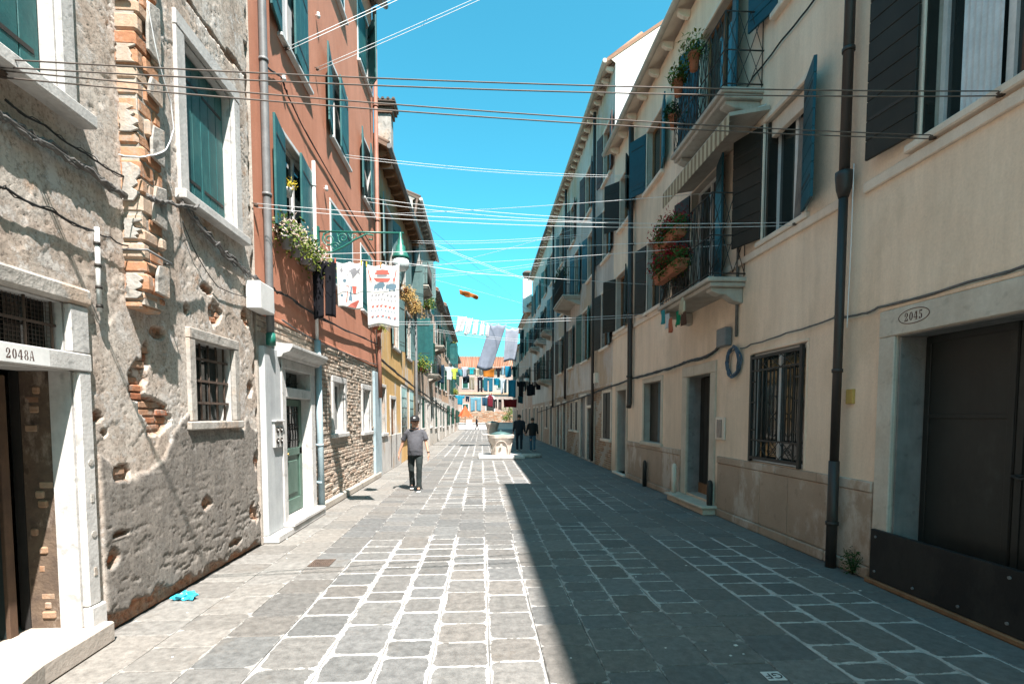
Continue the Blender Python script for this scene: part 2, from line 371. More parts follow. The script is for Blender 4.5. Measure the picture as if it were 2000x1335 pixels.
# ------------------------------------------------------------------ facade with real openings
def facade(house, sgn, u0, u1, zt, openings, mats, depth=7.0, reveal=0.28, top=None, relief=None, z0=0.0, lower=None):
    """front sheet with openings cut out, reveals, a backing face coloured dark as an unlit room behind each, gable ends, back and top.
    lower = (height, material index) paints nothing: it is another finish on its own faces"""
    S = side(sgn); mb = MB()
    us = sorted({u0, u1} | {o[i] for o in openings for i in (0, 1)})
    vs = sorted({z0, zt} | {o[i] for o in openings for i in (2, 3)} | ({lower[0]} if lower else set()))
    for i in range(len(us)-1):
        for j in range(len(vs)-1):
            a, b, c, d = us[i], us[i+1], vs[j], vs[j+1]; um, vm = (a+b)/2, (c+d)/2
            if any(o[0] < um < o[1] and o[2] < vm < o[3] for o in openings): continue
            q = [S.P(a, c, 0), S.P(b, c, 0), S.P(b, d, 0), S.P(a, d, 0)]
            mb.add(q if sgn > 0 else q[::-1], [(0, 1, 2, 3)], lower[1] if lower and vm < lower[0] else 0)
    for o in openings:
        a, b, c, d = o[:4]; r = o[4] if len(o) > 4 else reveal
        f = [S.P(a,c,0), S.P(b,c,0), S.P(b,d,0), S.P(a,d,0)]; k = [S.P(a,c,-r), S.P(b,c,-r), S.P(b,d,-r), S.P(a,d,-r)]
        for i in range(4):
            j = (i+1) % 4; q = [f[i], k[i], k[j], f[j]]
            mb.add(q if sgn > 0 else q[::-1], [(0, 1, 2, 3)], len(mats)-2)
        mb.add(k if sgn > 0 else k[::-1], [(0, 1, 2, 3)], len(mats)-1)
    D = -depth
    for u, fl in ((u0, sgn > 0), (u1, sgn < 0)):
        q = [S.P(u, z0, 0), S.P(u, zt, 0), S.P(u, zt, D), S.P(u, z0, D)]
        mb.add(q if fl else q[::-1], [(0, 1, 2, 3)], len(mats)-3 if len(mats) > 3 else 0)
    q = [S.P(u0, z0, D), S.P(u1, z0, D), S.P(u1, zt, D), S.P(u0, zt, D)]; mb.add(q if sgn < 0 else q[::-1], [(0,1,2,3)], 0)
    q = [S.P(u0, zt, 0), S.P(u1, zt, 0), S.P(u1, zt, D), S.P(u0, zt, D)]; mb.add(q if sgn > 0 else q[::-1], [(0,1,2,3)], 0)
    return mb.build('wall', mats, house, recalc=False)

def roof(house, sgn, u0, u1, z, over=0.4, rise=1.9, depth=7.0, gutter=True, brackets=True, mat=None, bmat=None, gmat=None, step=0.62):
    """tiled slope, eave boards or stone brackets, gutter and tile ends"""
    S = side(sgn); mat = mat or TILEM; mb = MB()
    c = -depth/2; t = 0.10
    for a, b, za, zb in ((over, c, z+0.12, z+0.12+rise), (c, -depth-0.2, z+0.12+rise, z+0.12)):
        vs = [S.P(u0, za, a), S.P(u1, za, a), S.P(u1, zb, b), S.P(u0, zb, b), S.P(u0, za-t, a), S.P(u1, za-t, a), S.P(u1, zb-t, b), S.P(u0, zb-t, b)]
        mb.add(vs, [(0,1,2,3), (1,5,6,2), (2,6,7,3), (3,7,4,0)]); mb.add(vs, [(4,7,6,5), (0,4,5,1)], 1)
    # gable triangles
    for u in (u0+0.02, u1-0.02):
        mb.add([S.P(u, z, 0), S.P(u, z+0.1, over*0.5), S.P(u, z+rise, c), S.P(u, z, -depth)], [(0, 1, 2, 3)], 1)
    r = mb.build('roof', [mat, bmat or WHITEWALL], house)
    tb = MB(); n = int((u1-u0)/0.22); k = (z+0.12+rise-(z+0.12))/(over-c)
    for i in range(n):
        u = u0+0.11+i*(u1-u0-0.1)/n
        l = 1.1; w0 = over+(0.03 if sgn > 0 else -0.10); w1 = over-l
        tb.tube([S.P(u, z+0.16, w0), S.P(u, z+0.16+k*l, w1)], 0.075, 6)
    tb.build('tile_row', mat, r, kind='stuff')
    if gutter:
        g = MB(); g.tube([S.P(u0, z+0.05, over+0.06), S.P(u1, z+0.05, over+0.06)], 0.07, 8); g.build('gutter', gmat or GREYPIPE, r)
    if brackets:
        u = u0+0.25; proto = None
        while u < u1-0.1:
            if proto is None:
                b = MB(); poly = [(0, 0.0), (0.02, -0.09), (over*0.5, -0.08), (over*0.85, -0.03), (over*0.9, 0.06), (0, 0.06)]
                base = Vector(S.P(u, z-0.05, 0))
                b.prism(poly, lambda a, bb, d: S.P(u+d, z-0.05+bb, a), -0.05, 0.05)
                proto = b.build('bracket', bmat or WHITEWALL, r, origin=base, bev=0.01)
            else:
                cpy = proto.copy(); col.objects.link(cpy); cpy.parent = r; cpy.location = Vector(S.P(u, z-0.05, 0)) - org_of(r)
            u += step
    return r

# ------------------------------------------------------------------ windows and shutters
def surround(house, sgn, a, b, c, d, fw=0.12, proud=0.03, mat=None, sill=True, sill_out=0.09, name='window', inset=0.20, glazed=True, bars=True, fmat=None, header=None, curtain=False, sd=0.09):
    """stone surround as the part 'window'; sill, casement and pane are its sub-parts"""
    S = side(sgn); mat = mat or ISTRIA; mb = MB(); e = 0.003
    S.box(mb, a-fw, a, c, d, -0.02, proud); S.box(mb, b, b+fw, c, d, -0.02, proud)
    S.box(mb, a-fw, b+fw, d+e, d+(header or fw), -0.02, proud+0.004)
    w = mb.build(name, mat, house, bev=0.008)
    if sill:
        m = MB(); S.box(m, a-fw-0.05, b+fw+0.05, c-sd, c-e, -0.02, sill_out); m.build('sill', mat, w, bev=0.012)
    if glazed:
        m = MB(); f = 0.05; wi = -inset
        S.box(m, a+e, a+f, c+e, d-e, wi-0.02, wi+0.03); S.box(m, b-f, b-e, c+e, d-e, wi-0.02, wi+0.03)
        S.box(m, a+f, b-f, d-f, d-e, wi-0.02, wi+0.03); S.box(m, a+f, b-f, c+e, c+f, wi-0.02, wi+0.03)
        if bars:
            mid = (a+b)/2; S.box(m, mid-0.03, mid+0.03, c+f, d-f, wi-0.02, wi+0.028)
        m.build('casement', fmat or WOOD, w)
        m = MB(); S.box(m, a+f, b-f, c+f, d-f, wi-0.012, wi-0.004); m.build('pane', GLASS, w)
    return w
def shutter(house, sgn, uh, direction, width, v0, v1, angle, mat, wh=0.035, boards=None, nb=4, hinges=True, name='shutter', t=0.016):
    """leaf hinged at uh; 0 = closed over the opening along 'direction', 90 = square to the wall, 175 = folded back"""
    S = side(sgn); a = R_(angle)
    if angle > 100: direction = -direction
    # direction is always the way the leaf closes
    du, dw = math.cos(a)*direction, math.sin(a)
    ax = Vector((S.s*dw, du, 0)); az = Vector((0, 0, 1)); an = ax.cross(az)
    h = Vector(S.P(uh, 0, wh)); c = h + ax*(width/2); c.z = (v0+v1)/2
    mb = MB(); hh = (v1-v0)/2
    if boards:
        mb.obox(c, ax, az, an, width/2-0.006, hh-0.006, t*0.5)
    else:
        mb.obox(c, ax, az, an, width/2, hh, t)
        for k in (-1, 1):
            for z in (-0.36, 0.36): mb.obox(c+az*hh*2*z+an*k*t, ax, az, an, width/2-0.03, 0.045, 0.008)
    o = mb.build(name, mat, house, origin=Vector((h.x, h.y, v0)))
    if boards:
        if boards == 'v':
            bw = width/nb
            for i in range(nb):
                m = MB(); cc = c + ax*(-width/2+bw*(i+0.5))
                m.obox(cc, ax, az, an, bw/2-0.004, hh, t+random.uniform(0, .002)); m.build('board', mat, o, bev=0.004)
        else:
            bw = 2*hh/nb
            for i in range(nb):
                m = MB(); cc = c + az*(-hh+bw*(i+0.5))
                m.obox(cc, ax, az, an, width/2, bw/2-0.004, t+random.uniform(0, .002)); m.build('board', mat, o, bev=0.004)
    if hinges:
        m = MB()
        for z in (-0.33, 0.33):
            m = MB(); m.obox(c+az*hh*2*z, ax, az, an, width*0.42, 0.016, t+0.006); m.build('hinge', IRON, o)
    return o
def sag_line(p, q, sag, n=10):
    p, q = Vector(p), Vector(q); return [p.lerp(q, i/n) - Vector((0, 0, sag*4*(i/n)*(1-i/n))) for i in range(n+1)]
# ================================================================== ground and paving
mb = MB(); mb.box(-300, 300, -60, 900, -0.62, -0.12); g = mb.build('ground', CONCRETE); g['kind'] = 'structure'
mb = MB(); mb.box(XL-0.2, XR+0.2, 0.3, 66, -0.10, -0.010)
pav = mb.build('pavement', M('joint_sand', (0.16, 0.155, 0.145), (0.10, 0.098, 0.092), 6, 0.95, 0.4, 60)); pav['kind'] = 'structure'
mb = MB(); mb.box(-40, 40, 66.0, 88, -0.10, -0.006); q = mb.build('square_paving', M('square_stone', (0.34, 0.33, 0.32), (0.27, 0.265, 0.26), 2, 0.85, 0.2, 30)); q['kind'] = 'structure'
def lime_amount(x, y):
    if -1.60 < x < 0.05 and y < 7.3: return 1.0
    if 0.05 < x < 0.44 and y < 7.0: return 0.8
    if 0.44 < x < 0.82 and y < 4.4: return 0.35
    if 0.44 < x < 1.3 and y < 12: return 0.55 if y > 4.2 else 0.35
    if 1.3 < x < 2.05 and 4.3 < y < 8.2: return 0.8
    if 2.45 < x < 3.75 and 2.0 < y < 7.0: return 0.9
    if -1.2 < x < 2.95 and 9.3 < y < 12.2: return 0.85
    if -1.2 < x < 1.5 and 13.0 < y < 19.6: return 0.85
    if 1.5 < x < 3.0 and 14.5 < y < 18: return 0.45
    if -1.9 < x < 0.4 and y > 21.5: return 0.9 if int(y/5) % 3 else 0.3
    if -2.5 < x < -1.6 and y < 9: return 0.22
    if x < -2.5: return 0.05
    return 0.18
xs = [XL]; rs = random.Random(11)
for x in (-2.42, -1.98, -1.54, -1.10, -0.71, -0.35, 0.05, 0.43, 0.82, 1.20, 1.58, 1.98, 2.40, 2.80, 3.20, 3.62): xs.append(x)
xs.append(XR)
STONES = []
for i in range(len(xs)-1):
    y = 0.6 - rs.random()*0.4
    while y < 65.5:
        l = rs.choice((.24, .27, .30, .34, .38, .44, .52))*rs.uniform(.92, 1.08) if y < 30 else rs.uniform(0.5, 1.1)
        if rs.random() < 0.08: l *= 1.4
        STONES.append((xs[i], xs[i+1], y, y+l)); y += l
def stone_verts(x0, x1, y0, y1, seed):
    r = random.Random(seed); g = 0.003; c = r.uniform(-0.0015, 0.0015); e = 0.006
    j = lambda: r.uniform(-0.003, 0.003)
    A = [(x0+g+j(), y0+g+j()), (x1-g+j(), y0+g+j()), (x1-g+j(), y1-g+j()), (x0+g+j(), y1-g+j())]
    m = [(A[k][0]+(e if k in (0, 3) else -e), A[k][1]+(e if k < 2 else -e)) for k in range(4)]
    V = [(x, y, -0.03) for x, y in A] + [(x, y, c-0.004) for x, y in A] + [(x, y, c+r.uniform(-0.0008, 0.0008)) for x, y in m]
    F = [(8, 9, 10, 11)] + [(4+k, 4+(k+1) % 4, 8+(k+1) % 4, 8+k) for k in range(4)] + [(k, (k+1) % 4, 4+(k+1) % 4, 4+k) for k in range(4)]
    return V, F
TONES = [(0.195, 0.192, 0.182), (0.183, 0.184, 0.178), (0.203, 0.195, 0.182), (0.187, 0.181, 0.17), (0.213, 0.205, 0.191), (0.177, 0.177, 0.172), (0.2, 0.187, 0.17)]
def stone_mesh(name, lst):
    V = []; F = []; ST = []; HS = []; TN = []
    for n, (x0, x1, y0, y1) in lst:
        v, f = stone_verts(x0, x1, y0, y1, n); b = len(V); V += v; F += [tuple(b+i for i in q) for q in f]
        cx, cy = (x0+x1)/2, (y0+y1)/2; r = random.Random(n*3+1)
        am = min(1.0, lime_amount(cx, cy)*r.uniform(0.72, 1.12)); t = r.choice(TONES); k = r.uniform(0.80, 1.08)
        if cx < -1.9 : t = tuple(a*0.6+b*0.4 for a, b in zip(t, (0.36, 0.33, 0.29)))
        for p in v: ST += [p[0]-cx, p[1]-cy, 0]; HS += [(x1-x0)/2, (y1-y0)/2, am]; TN += [t[0]*k, t[1]*k, t[2]*k]
    return V, F, ST, HS, TN
def stone_obj(name, lst, kind=None):
    V, F, ST, HS, TN = stone_mesh(name, lst)
    o0 = Vector(V[0]) if kind is None else Vector((0, 0, 0))
    me = bpy.data.meshes.new(name); me.from_pydata([(x-o0.x, y-o0.y, z-o0.z) for x, y, z in V], [], F); me.materials.append(PAVE)
    for nm, dat in (('st', ST), ('hs', HS), ('tn', TN)):
        a = me.attributes.new(nm, 'FLOAT_VECTOR', 'POINT'); a.data.foreach_set('vector', dat)
    o = bpy.data.objects.new(name, me); col.objects.link(o); o.parent = pav; o.location = o0
    if kind: o['kind'] = kind
    return o
idx = list(enumerate(STONES))
vis = []
for n, s in idx:
    cx, cy = (s[0]+s[1])/2, (s[2]+s[3])/2
    inview = cy > 2.0 and -0.98*cy-0.2 < cx < 1.1*cy+0.4 and s[3] > 2.9
    if inview: vis.append((cy, n))
vis.sort(); near = {n for _, n in vis[:295]}
for n, s in idx:
    if n in near: stone_obj('paving_stone', [(n, s)])
stone_obj('distant_paving', [(n, s) for n, s in idx if n not in near], 'stuff')
# small bright chips and butts on the stones
chips = MB()
for px, py, s in ((1437, 1260, .012), (1340, 1104, .010), (1452, 1277, .006), (1427, 1280, .008), (1115, 1285, .006), (1204, 1097, .006), (1242, 1126, .006), (1300, 1265, .006), (1378, 1270, .006), (560, 1052, .015), (1680, 1153, .01), (560, 1090, .006), (366, 1196, .006), (337, 1283, .006)):
    x, y = ground_pt(px, py); chips.obox((x, y, 0.004), (1, .3, 0), (-.3, 1, 0), (0, 0, 1), s, s*.8, .002)
tag(chips.build('paper_scraps', WHITEP, kind='stuff'), 'tiny white paper scraps scattered over the dark paving on the right', 'litter')

# iron drain grate, left; survey tile, right; blue bag
gx0, gy0 = ground_pt(600, 1106); gx1, gy1 = ground_pt(660, 1092)
gr = thing('drain_grate', 'rusty brown iron drain grate set in the sunlit paving', 'drain grate', ((gx0+gx1)/2, (gy0+gy1)/2, 0))
m = MB(); xa, xb, ya, yb = gx0, gx1-.02, gy0, gy1
m.box(xa, xb, ya, ya+.03, .001, .008); m.box(xa, xb, yb-.03, yb, .001, .008); m.box(xa, xa+.03, ya+.03, yb-.03, .001, .008); m.box(xb-.03, xb, ya+.03, yb-.03, .001, .008)
m.build('frame', RUSTY, gr)
m = MB()
for i in range(8):
    x = xa+.04+(xb-xa-.09)*i/7; m.box(x, x+.014, ya+.03, yb-.03, .0015, .007)
for i in range(3):
    y = ya+.07+(yb-ya-.16)*i/2; m.box(xa+.03, xb-.03, y, y+.02, .001, .0065)
m.build('grille', RUSTY, gr)
m = MB(); m.box(xa+.03, xb-.03, ya+.03, yb-.03, .0003, .001); m.build('dark_hole_sheet', ROOM, gr)  # flat dark sheet under the bars, the hole's darkness is in its colour
gx, gy = ground_pt(1511, 1320)
gf = thing('survey_tile', 'small white tile lettered GF set flat in the paving', 'tile', (gx, gy, 0))
m = MB(); m.box(gx-.062, gx+.062, gy-.055, gy+.055, .001, .006); m.build('tile', WHITEP, gf, bev=.001)
tc = bpy.data.curves.new('lettering', 'FONT'); tc.body = 'GF'; tc.size = .095; tc.align_x = 'CENTER'; tc.align_y = 'CENTER'; tc.extrude = .0008; tc.materials.append(BLACK)
to = bpy.data.objects.new('lettering', tc); col.objects.link(to); bpy.context.view_layer.update()
tm = bpy.data.meshes.new_from_object(to.evaluated_get(bpy.context.evaluated_depsgraph_get())); bpy.data.objects.remove(to); to = bpy.data.objects.new('lettering', tm); col.objects.link(to); to.parent = gf; to.location = (0, 0, .0072); to.rotation_euler = (0, 0, math.pi)
gx, gy = ground_pt(363, 1170)
m = MB(); r = random.Random(4); nn = 26; mm = 14; vs = []
for i in range(mm):
    for k in range(nn):
        th = math.pi*i/(mm-1); ph = 2*math.pi*k/nn
        rr = 1+0.38*math.sin(3*ph+2*th)*math.sin(th)+0.25*math.sin(7*ph-3*th)+r.uniform(-.13, .13)
        vs.append((gx+.085*rr*math.sin(th)*math.cos(ph)+.02*math.cos(th), gy+.055*rr*math.sin(th)*math.sin(ph), max(.003, .035+.035*rr*math.cos(th))))
fs = [(i*nn+k, i*nn+(k+1) % nn, (i+1)*nn+(k+1) % nn, (i+1)*nn+k) for i in range(mm-1) for k in range(nn)]
m.add(vs, fs, 0); m.build('plastic_bag', M('sky_blue_plastic', (0.03, 0.42, 0.60), (0.05, 0.50, 0.66), 20, 0.35, 0.2, 60, spec=.5))
tag(bpy.data.objects['plastic_bag'], 'crumpled sky blue plastic bag lying by the foot of the wall', 'plastic bag')

# ================================================================== L0: weathered plaster house on the left
U0, U1 = -20.0, 6.88
H0 = thing('plaster_house', 'crumbling plaster house with bare brick chimney flue and teal shutters', 'house', (XL, 3.0, 0))
OP0 = [(2.45, 3.85, 0.15, 2.02, 0.38), (2.45, 3.80, 2.15, 2.49, 0.16), (5.38, 6.20, 1.65, 2.47, 0.20), (5.38, 6.37, 3.87, 5.40, 0.20), (2.55, 3.85, 3.87, 5.5, 0.20)]
blobs = [((400, 562), .14, .06), ((420, 612), .16, .13), ((300, 795), .20, .22), ((285, 690), .07, .14), ((310, 650), .10, .06), ((262, 760), .06, .10), ((270, 735), .12, .2), ((232, 925), .13, .07), ((238, 1040), .12, .03), ((218, 1090), .07, .07), ((400, 985), .12, .09), ((455, 1060), .22, .05), ((188, 812), .05, .04),
         ((495, 1000), .16, .16), ((497, 900), .08, .2), ((488, 760), .08, .12), ((480, 620), .12, .14), ((365, 605), .05, .05), ((420, 75), .5, .035), ((465, 130), .3, .05), ((300, 60), .08, .16), ((205, 845), .04, .03), ((503, 1100), .12, .1)]
blobs = [(*wall_pt(1, *p), a, b) for p, a, b in blobs]
def relief0(u, v):
    base = 0.012*(fbm(u, v, 0.8, 2, 1)-.5) + 0.0015*(fbm(u, v, 6, 3, 5)-.5) + 0.003*(fbm(u, v, 26, 2, 9)-.5)
    wob = fbm(u, v, 5.0, 4, 21)-.5; ex = np.zeros_like(u)
    for a, b, ra, rb in blobs:
        d = np.sqrt(((u-a)/ra)**2 + ((v-b)/rb)**2) + wob*1.6
        ex = np.maximum(ex, 1-sstep(d, .86, .90))
    ex = np.maximum(ex, 1-sstep(v + wob*.35 - .05 + 0.05*(u-4), .10, .13))
    ex = np.maximum(ex, sstep(u+wob*.25, 6.80, 6.84))
    low = fbm(u, v, 1.1, 3, 33); cem = 1-sstep(v + (low-.5)*1.5 + wob*.25 - .12*(u-4.2)*0, 1.46, 1.52)
    cem = cem*sstep(u, 4.05, 4.07)
    patch = sstep(fbm(u, v, 1.7, 5, 41), .60, .607)*(v > 1.2)*0.005           # second render where the first still hangs on
    pits = sstep(fbm(u, v*1.7, 20, 3, 51), .78, .82)*.007
    gouge = cem*sstep(fbm(u*.8, v*2.4, 9, 4, 61), .60, .64)*.006*(.3+1.2*(1-sstep(v, .2, 1.3)))
    bu = u/.25; row = np.floor(v/.068); fu = np.abs(((bu + .5*(row % 2)) % 1)-.5); fv = np.abs(((v/.068) % 1)-.5)
    joint = np.maximum(sstep(fu, .45, .49), sstep(fv, .36, .46))
    brick = -.040 - .012*joint + .010*(fbm(u, v, 16, 3, 71)-.5)
    crk = np.abs(fbm(u, v, 2.2, 5, 81)-.5); crack = (1-sstep(crk, .002, .006))*.007*sstep(fbm(u, v, 1.3, 2, 91), .45, .6)
    h = base - patch - pits + cem*.016 - gouge - crack
    return h*(1-ex) + (brick+base*.5)*ex, ex, cem
st = 0.0145
def lat(a, b): n = max(1, int(round((b-a)/st))); return [a+(b-a)*i/n for i in range(n)]
ub = sorted({1.2, U1} | {o[i] for o in OP0 for i in (0, 1)}); vb = sorted({0.0, 7.6} | {o[i] for o in OP0 for i in (2, 3)})
us = np.array(sum((lat(ub[i], ub[i+1]) for i in range(len(ub)-1)), [])+[U1]); vs_ = np.array(sum((lat(vb[i], vb[i+1]) for i in range(len(vb)-1)), [])+[7.6])
UU, VV = np.meshgrid(us, vs_, indexing='ij'); hh, ex, cem = relief0(UU, VV)
nu, nv = len(us), len(vs_)
co = np.stack([XL + hh, UU, VV], -1).reshape(-1, 3) - np.array([XL, 3.0, 0])
I, J = np.meshgrid(np.arange(nu-1), np.arange(nv-1), indexing='ij')
um = (us[:-1]+us[1:])/2; vm = (vs_[:-1]+vs_[1:])/2; keep = np.ones((nu-1, nv-1), bool)
for o in OP0: keep &= ~(((um > o[0]) & (um < o[1]))[:, None] & ((vm > o[2]) & (vm < o[3]))[None, :])
a = (I*nv+J)[keep]; F = np.stack([a, a+nv, a+nv+1, a+1], -1)
me = bpy.data.meshes.new('plaster_face'); me.vertices.add(len(co)); me.vertices.foreach_set('co', co.astype('f').ravel())
me.loops.add(F.size); me.loops.foreach_set('vertex_index', F.ravel().astype('i')); me.polygons.add(len(F))
me.polygons.foreach_set('loop_start', np.arange(0, F.size, 4, dtype='i')); me.polygons.foreach_set('loop_total', np.full(len(F), 4, dtype='i'))
me.update(calc_edges=True); me.materials.append(PLASTER)
for nm, arr in (('ex', ex), ('cem', cem)):
    at = me.attributes.new(nm, 'FLOAT', 'POINT'); at.data.foreach_set('value', arr.astype('f').ravel())
me.polygons.foreach_set('use_smooth', np.ones(len(F), bool))
pf = bpy.data.objects.new('plaster_face', me); col.objects.link(pf); pf.parent = H0; ORG['plaster_face'] = Vector((XL, 3.0, 0))
mb = MB(); LS.box(mb, U0, 1.2, 0, 7.6, -.3, 0.0)
LS.box(mb, U0, U1, 7.6, 8.6, -.3, 0); LS.box(mb, U0+.01, U1, 7.6, 8.6, -7, -.31)
LS.box(mb, 6.60, U1-.004, 0, 7.595, -7, -.06)
for (a, b, c, d, r_) in OP0:
    # reveals
    for q in ((a, b, c-.05, c, -r_, -.03), (a, b, d, d+.05, -r_, -.03), (a-.05, a, c, d, -r_, -.03)): LS.box(mb, *q, 1)
    if r_ > .3: LS.box(mb, b, b+.05, c, d, -.17, -.022, 1); LS.box(mb, b+.012, b+.05, c, d, -r_, -.171, 2)
    else: LS.box(mb, b, b+.05, c, d, -r_, -.022, 1)
mb.build('wall', [PLASTER, ISTRIA, M('brown_inner_render', (.16, .115, .08), (.09, .065, .05), 6, .95, .6, 30, c3=(.30, .24, .19), spots=.5)], H0)
mb = MB()   # rooms behind the openings, their dimness put into the dark colour
LS.box(mb, 1.3, 2.44, 0.1, 3.2, -.45, -.38); LS.box(mb, 3.86, 6.6, 0.1, 3.2, -.45, -.385); LS.box(mb, 1.3, 6.6, .06, .14, -3.4, -.39, 1)
LS.box(mb, 1.3, 6.6, 2.9, 3.0, -3.4, -.39); LS.box(mb, 1.3, 6.6, .14, 2.9, -3.5, -3.4); LS.box(mb, 1.2, 1.3, .14, 2.9, -3.4, -.39)
for (a, b, c, d, r_) in OP0[2:]: LS.box(mb, a-.05, b+.05, c-.05, d+.05, -r_-.05, -r_-.01)
mb.build('interior', [ROOM, M('room_tiles', (.42, .36, .30), (.34, .29, .24), 5, .8)], H0)
# door surround: jambs, lintels, base block, raised threshold
mb = MB()
LS.box(mb, 3.853, 3.975, .30, 2.02, -.02, .035); LS.box(mb, 3.853, 4.01, .02, .30, -.02, .05); LS.box(mb, 2.30, 2.447, .02, 2.02, -.02, .035)
sur = mb.build('door_surround', ISTRIA, H0, bev=.012, split=True)
mb = MB(); LS.box(mb, 2.30, 3.975, 2.022, 2.148, -.02, .042); mb.build('door_lintel', ISTRIA, sur, bev=.008)
mb = MB(); LS.box(mb, 3.803, 3.975, 2.150, 2.49, -.02, .034); mb.build('transom_jamb', ISTRIA, sur, bev=.01)
mb = MB(); LS.box(mb, 2.30, 4.0, 2.493, 2.62, -.02, .05); mb.build('upper_lintel', ISTRIA_OLD, sur, bev=.02)
for vv, fr in ((.55, 1), (.83, 0), (1.10, 1), (1.36, 0)):    # small plugs let into the jamb stone
    mb = MB(); uu = 3.925
    if fr: LS.box(mb, uu-.014, uu+.014, vv-.03, vv+.03, .03, .040)
    else: mb.tube([LS.P(uu, vv, .03), LS.P(uu, vv, .041)], .024, 10)
    mb.build('stone_plug', ISTRIA_OLD, sur)
mb = MB(); pts = [(2.0, .50), (3.30, .16), (3.98, .12), (3.98, -.40), (2.0, -.40)]
mb.prism([(u, w) for u, w in pts], lambda u, w, d: LS.P(u, d, w), 0.002, 0.154)
mb.build('threshold', M('worn_threshold_stone', (.44, .39, .34), (.36, .32, .28), 5, .8, .4, 30, spots=.2), H0, bev=.012)
mb = MB(); LS.box(mb, 3.70, 3.74, .15, 1.98, -.86, -.40); dl = mb.build('door', M('dark_door', (.03, .045, .045), (.02, .03, .03), 4, .6), H0)
mb = MB(); LS.box(mb, 3.68, 3.745, .15, 1.98, -.40, -.37); mb.build('edge_board', M('grimy_board', (.13, .08, .05), (.08, .05, .035), 5, .8, .2, 50, streak=.4), dl, bev=.004)
mb = MB(); mb.lathe([(.001, -.03), (.022, -.02), (.03, 0), (.022, .02), (.001, .03)], LS.P(3.64, 1.0, -.62), 10); mb.build('handle', WHITEP, dl)
# rough broken brick inside the reveal
rb = random.Random(5)
for k in range(26):
    v = .22 + k*.068
    if rb.random() < .5: continue
    mb = MB(); w0 = -.36+rb.uniform(0, .08); w1 = w0+rb.uniform(.05, .11)
    LS.box(mb, 3.862-rb.uniform(.0, .016), 3.88, v+.005, v+.060, w0, w1); mb.build('brick', BRICKBRN, sur, bev=.010)
# transom grille with wire mesh
mb = MB()
for u in (2.62, 2.86, 3.10, 3.34, 3.56, 3.77): mb.tube([LS.P(u, 2.15, -.07), LS.P(u, 2.49, -.07)], .009, 6)
LS.box(mb, 2.45, 3.80, 2.32, 2.335, -.085, -.06)
tg = mb.build('transom_grille', RUSTY, H0)
mb = MB()
for i in range(46): u = 2.46+i*.029; mb.box(*sorted((LS.X-.102, LS.X-.0995)), u, u+.0025, 2.152, 2.488)
for i in range(12): v = 2.16+i*.029; mb.box(LS.X-.1035, LS.X-.1022, 2.45, 3.80, v, v+.0025)
mb.build('wire_mesh', RUSTY, tg)
mb = MB(); LS.box(mb, 2.45, 3.80, 2.15, 2.49, -.15, -.14); mb.build('pane', glass_mat('dark_glass', (.01, .012, .012)), tg)
# house number, painted stencil figures on the lintel
def glyph(ch):
    A = lambda cx, cy, rx, ry, t0, t1, n=10: [(cx+rx*math.cos(R_(t0+(t1-t0)*i/n)), cy+ry*math.sin(R_(t0+(t1-t0)*i/n))) for i in range(n+1)]
    if ch == '0': return [A(.5,.5,.42,.5,100,260)+A(.5,.5,.17,.42,255,105), A(.5,.5,.42,.5,-80,80)+A(.5,.5,.17,.42,75,-75)]
    if ch == '2': return [A(.46,.70,.38,.30,175,75)+A(.46,.72,.2,.22,80,170), A(.46,.70,.40,.30,62,-25)+[(.30,.20),(.12,.17),(.55,.52)]+A(.46,.72,.14,.22,-15,55), [(.06,.0),(.06,.13),(.26,.15),(.50,.02)], [(.55,.02),(.35,.15),(.62,.16),(.80,.30),(.90,.30),(.84,.0)], A(.20,.64,.12,.10,0,330,8)]
    if ch == '4': return [[(.02,.26),(.02,.33),(.46,.98),(.54,.98),(.54,.94),(.12,.33),(.46,.33),(.46,.26)], [(.52,.10),(.52,.86),(.76,1.0),(.76,.10)], [(.80,.26),(.80,.33),(.96,.33),(.96,.26)], [(.42,0),(.42,.07),(.88,.07),(.88,0)]]
    if ch == '5': return [[(.18,.52),(.18,1.0),(.26,.96),(.26,.56)], [(.30,.84),(.30,.98),(.84,1.0),(.78,.84)], A(.42,.32,.42,.32,-70,100)+A(.42,.32,.18,.26,95,-65), A(.22,.16,.13,.11,0,330,8), [(.20,.02),(.30,.07),(.48,.05),(.45,0)]]
    if ch == '8': return [A(.5,.74,.34,.26,100,260)+A(.5,.74,.16,.2,255,105), A(.5,.74,.34,.26,-80,80)+A(.5,.74,.16,.2,75,-75), A(.5,.25,.42,.25,100,260)+A(.5,.25,.19,.2,255,105), A(.5,.25,.42,.25,-80,80)+A(.5,.25,.19,.2,75,-75)]
    if ch == 'A': return [[(.04,.06),(.38,.98),(.44,.98),(.12,.06)], [(.48,1.0),(.62,1.0),(.92,.06),(.68,.06)], [(.24,.30),(.27,.37),(.58,.37),(.60,.30)], [(-.02,0),(-.02,.05),(.26,.05),(.26,0)], [(.60,0),(.60,.05),(1.0,.05),(1.0,0)]]
def figures(parent, sgn, text, u0, v0, h, w, mat, pitch=.62):
    S = side(sgn); mb = MB(); u = u0
    for ch in text:
        for poly in glyph(ch):
            mb.prism([(u+sgn*a*h*.58, v0+b*h) for a, b in poly], lambda a, b, d: S.P(a, b, d), w-.004, w+.0015)
        u += sgn*h*pitch
    mb.build('house_number', mat, parent)
PAINTNO = M('dark_red_brown_paint', (.06, .022, .015), (.09, .04, .03), 30, .7)
figures(H0, 1, '2048A', 3.285, 2.052, .062, .042, PAINTNO, .66)
mb = MB(); LS.box(mb, 3.20, 3.603, 2.030, 2.142, .030, .0428); mb.build('whitewash_panel', M('whitewash', (.78, .78, .76), (.70, .70, .68), 8, .8), sur)
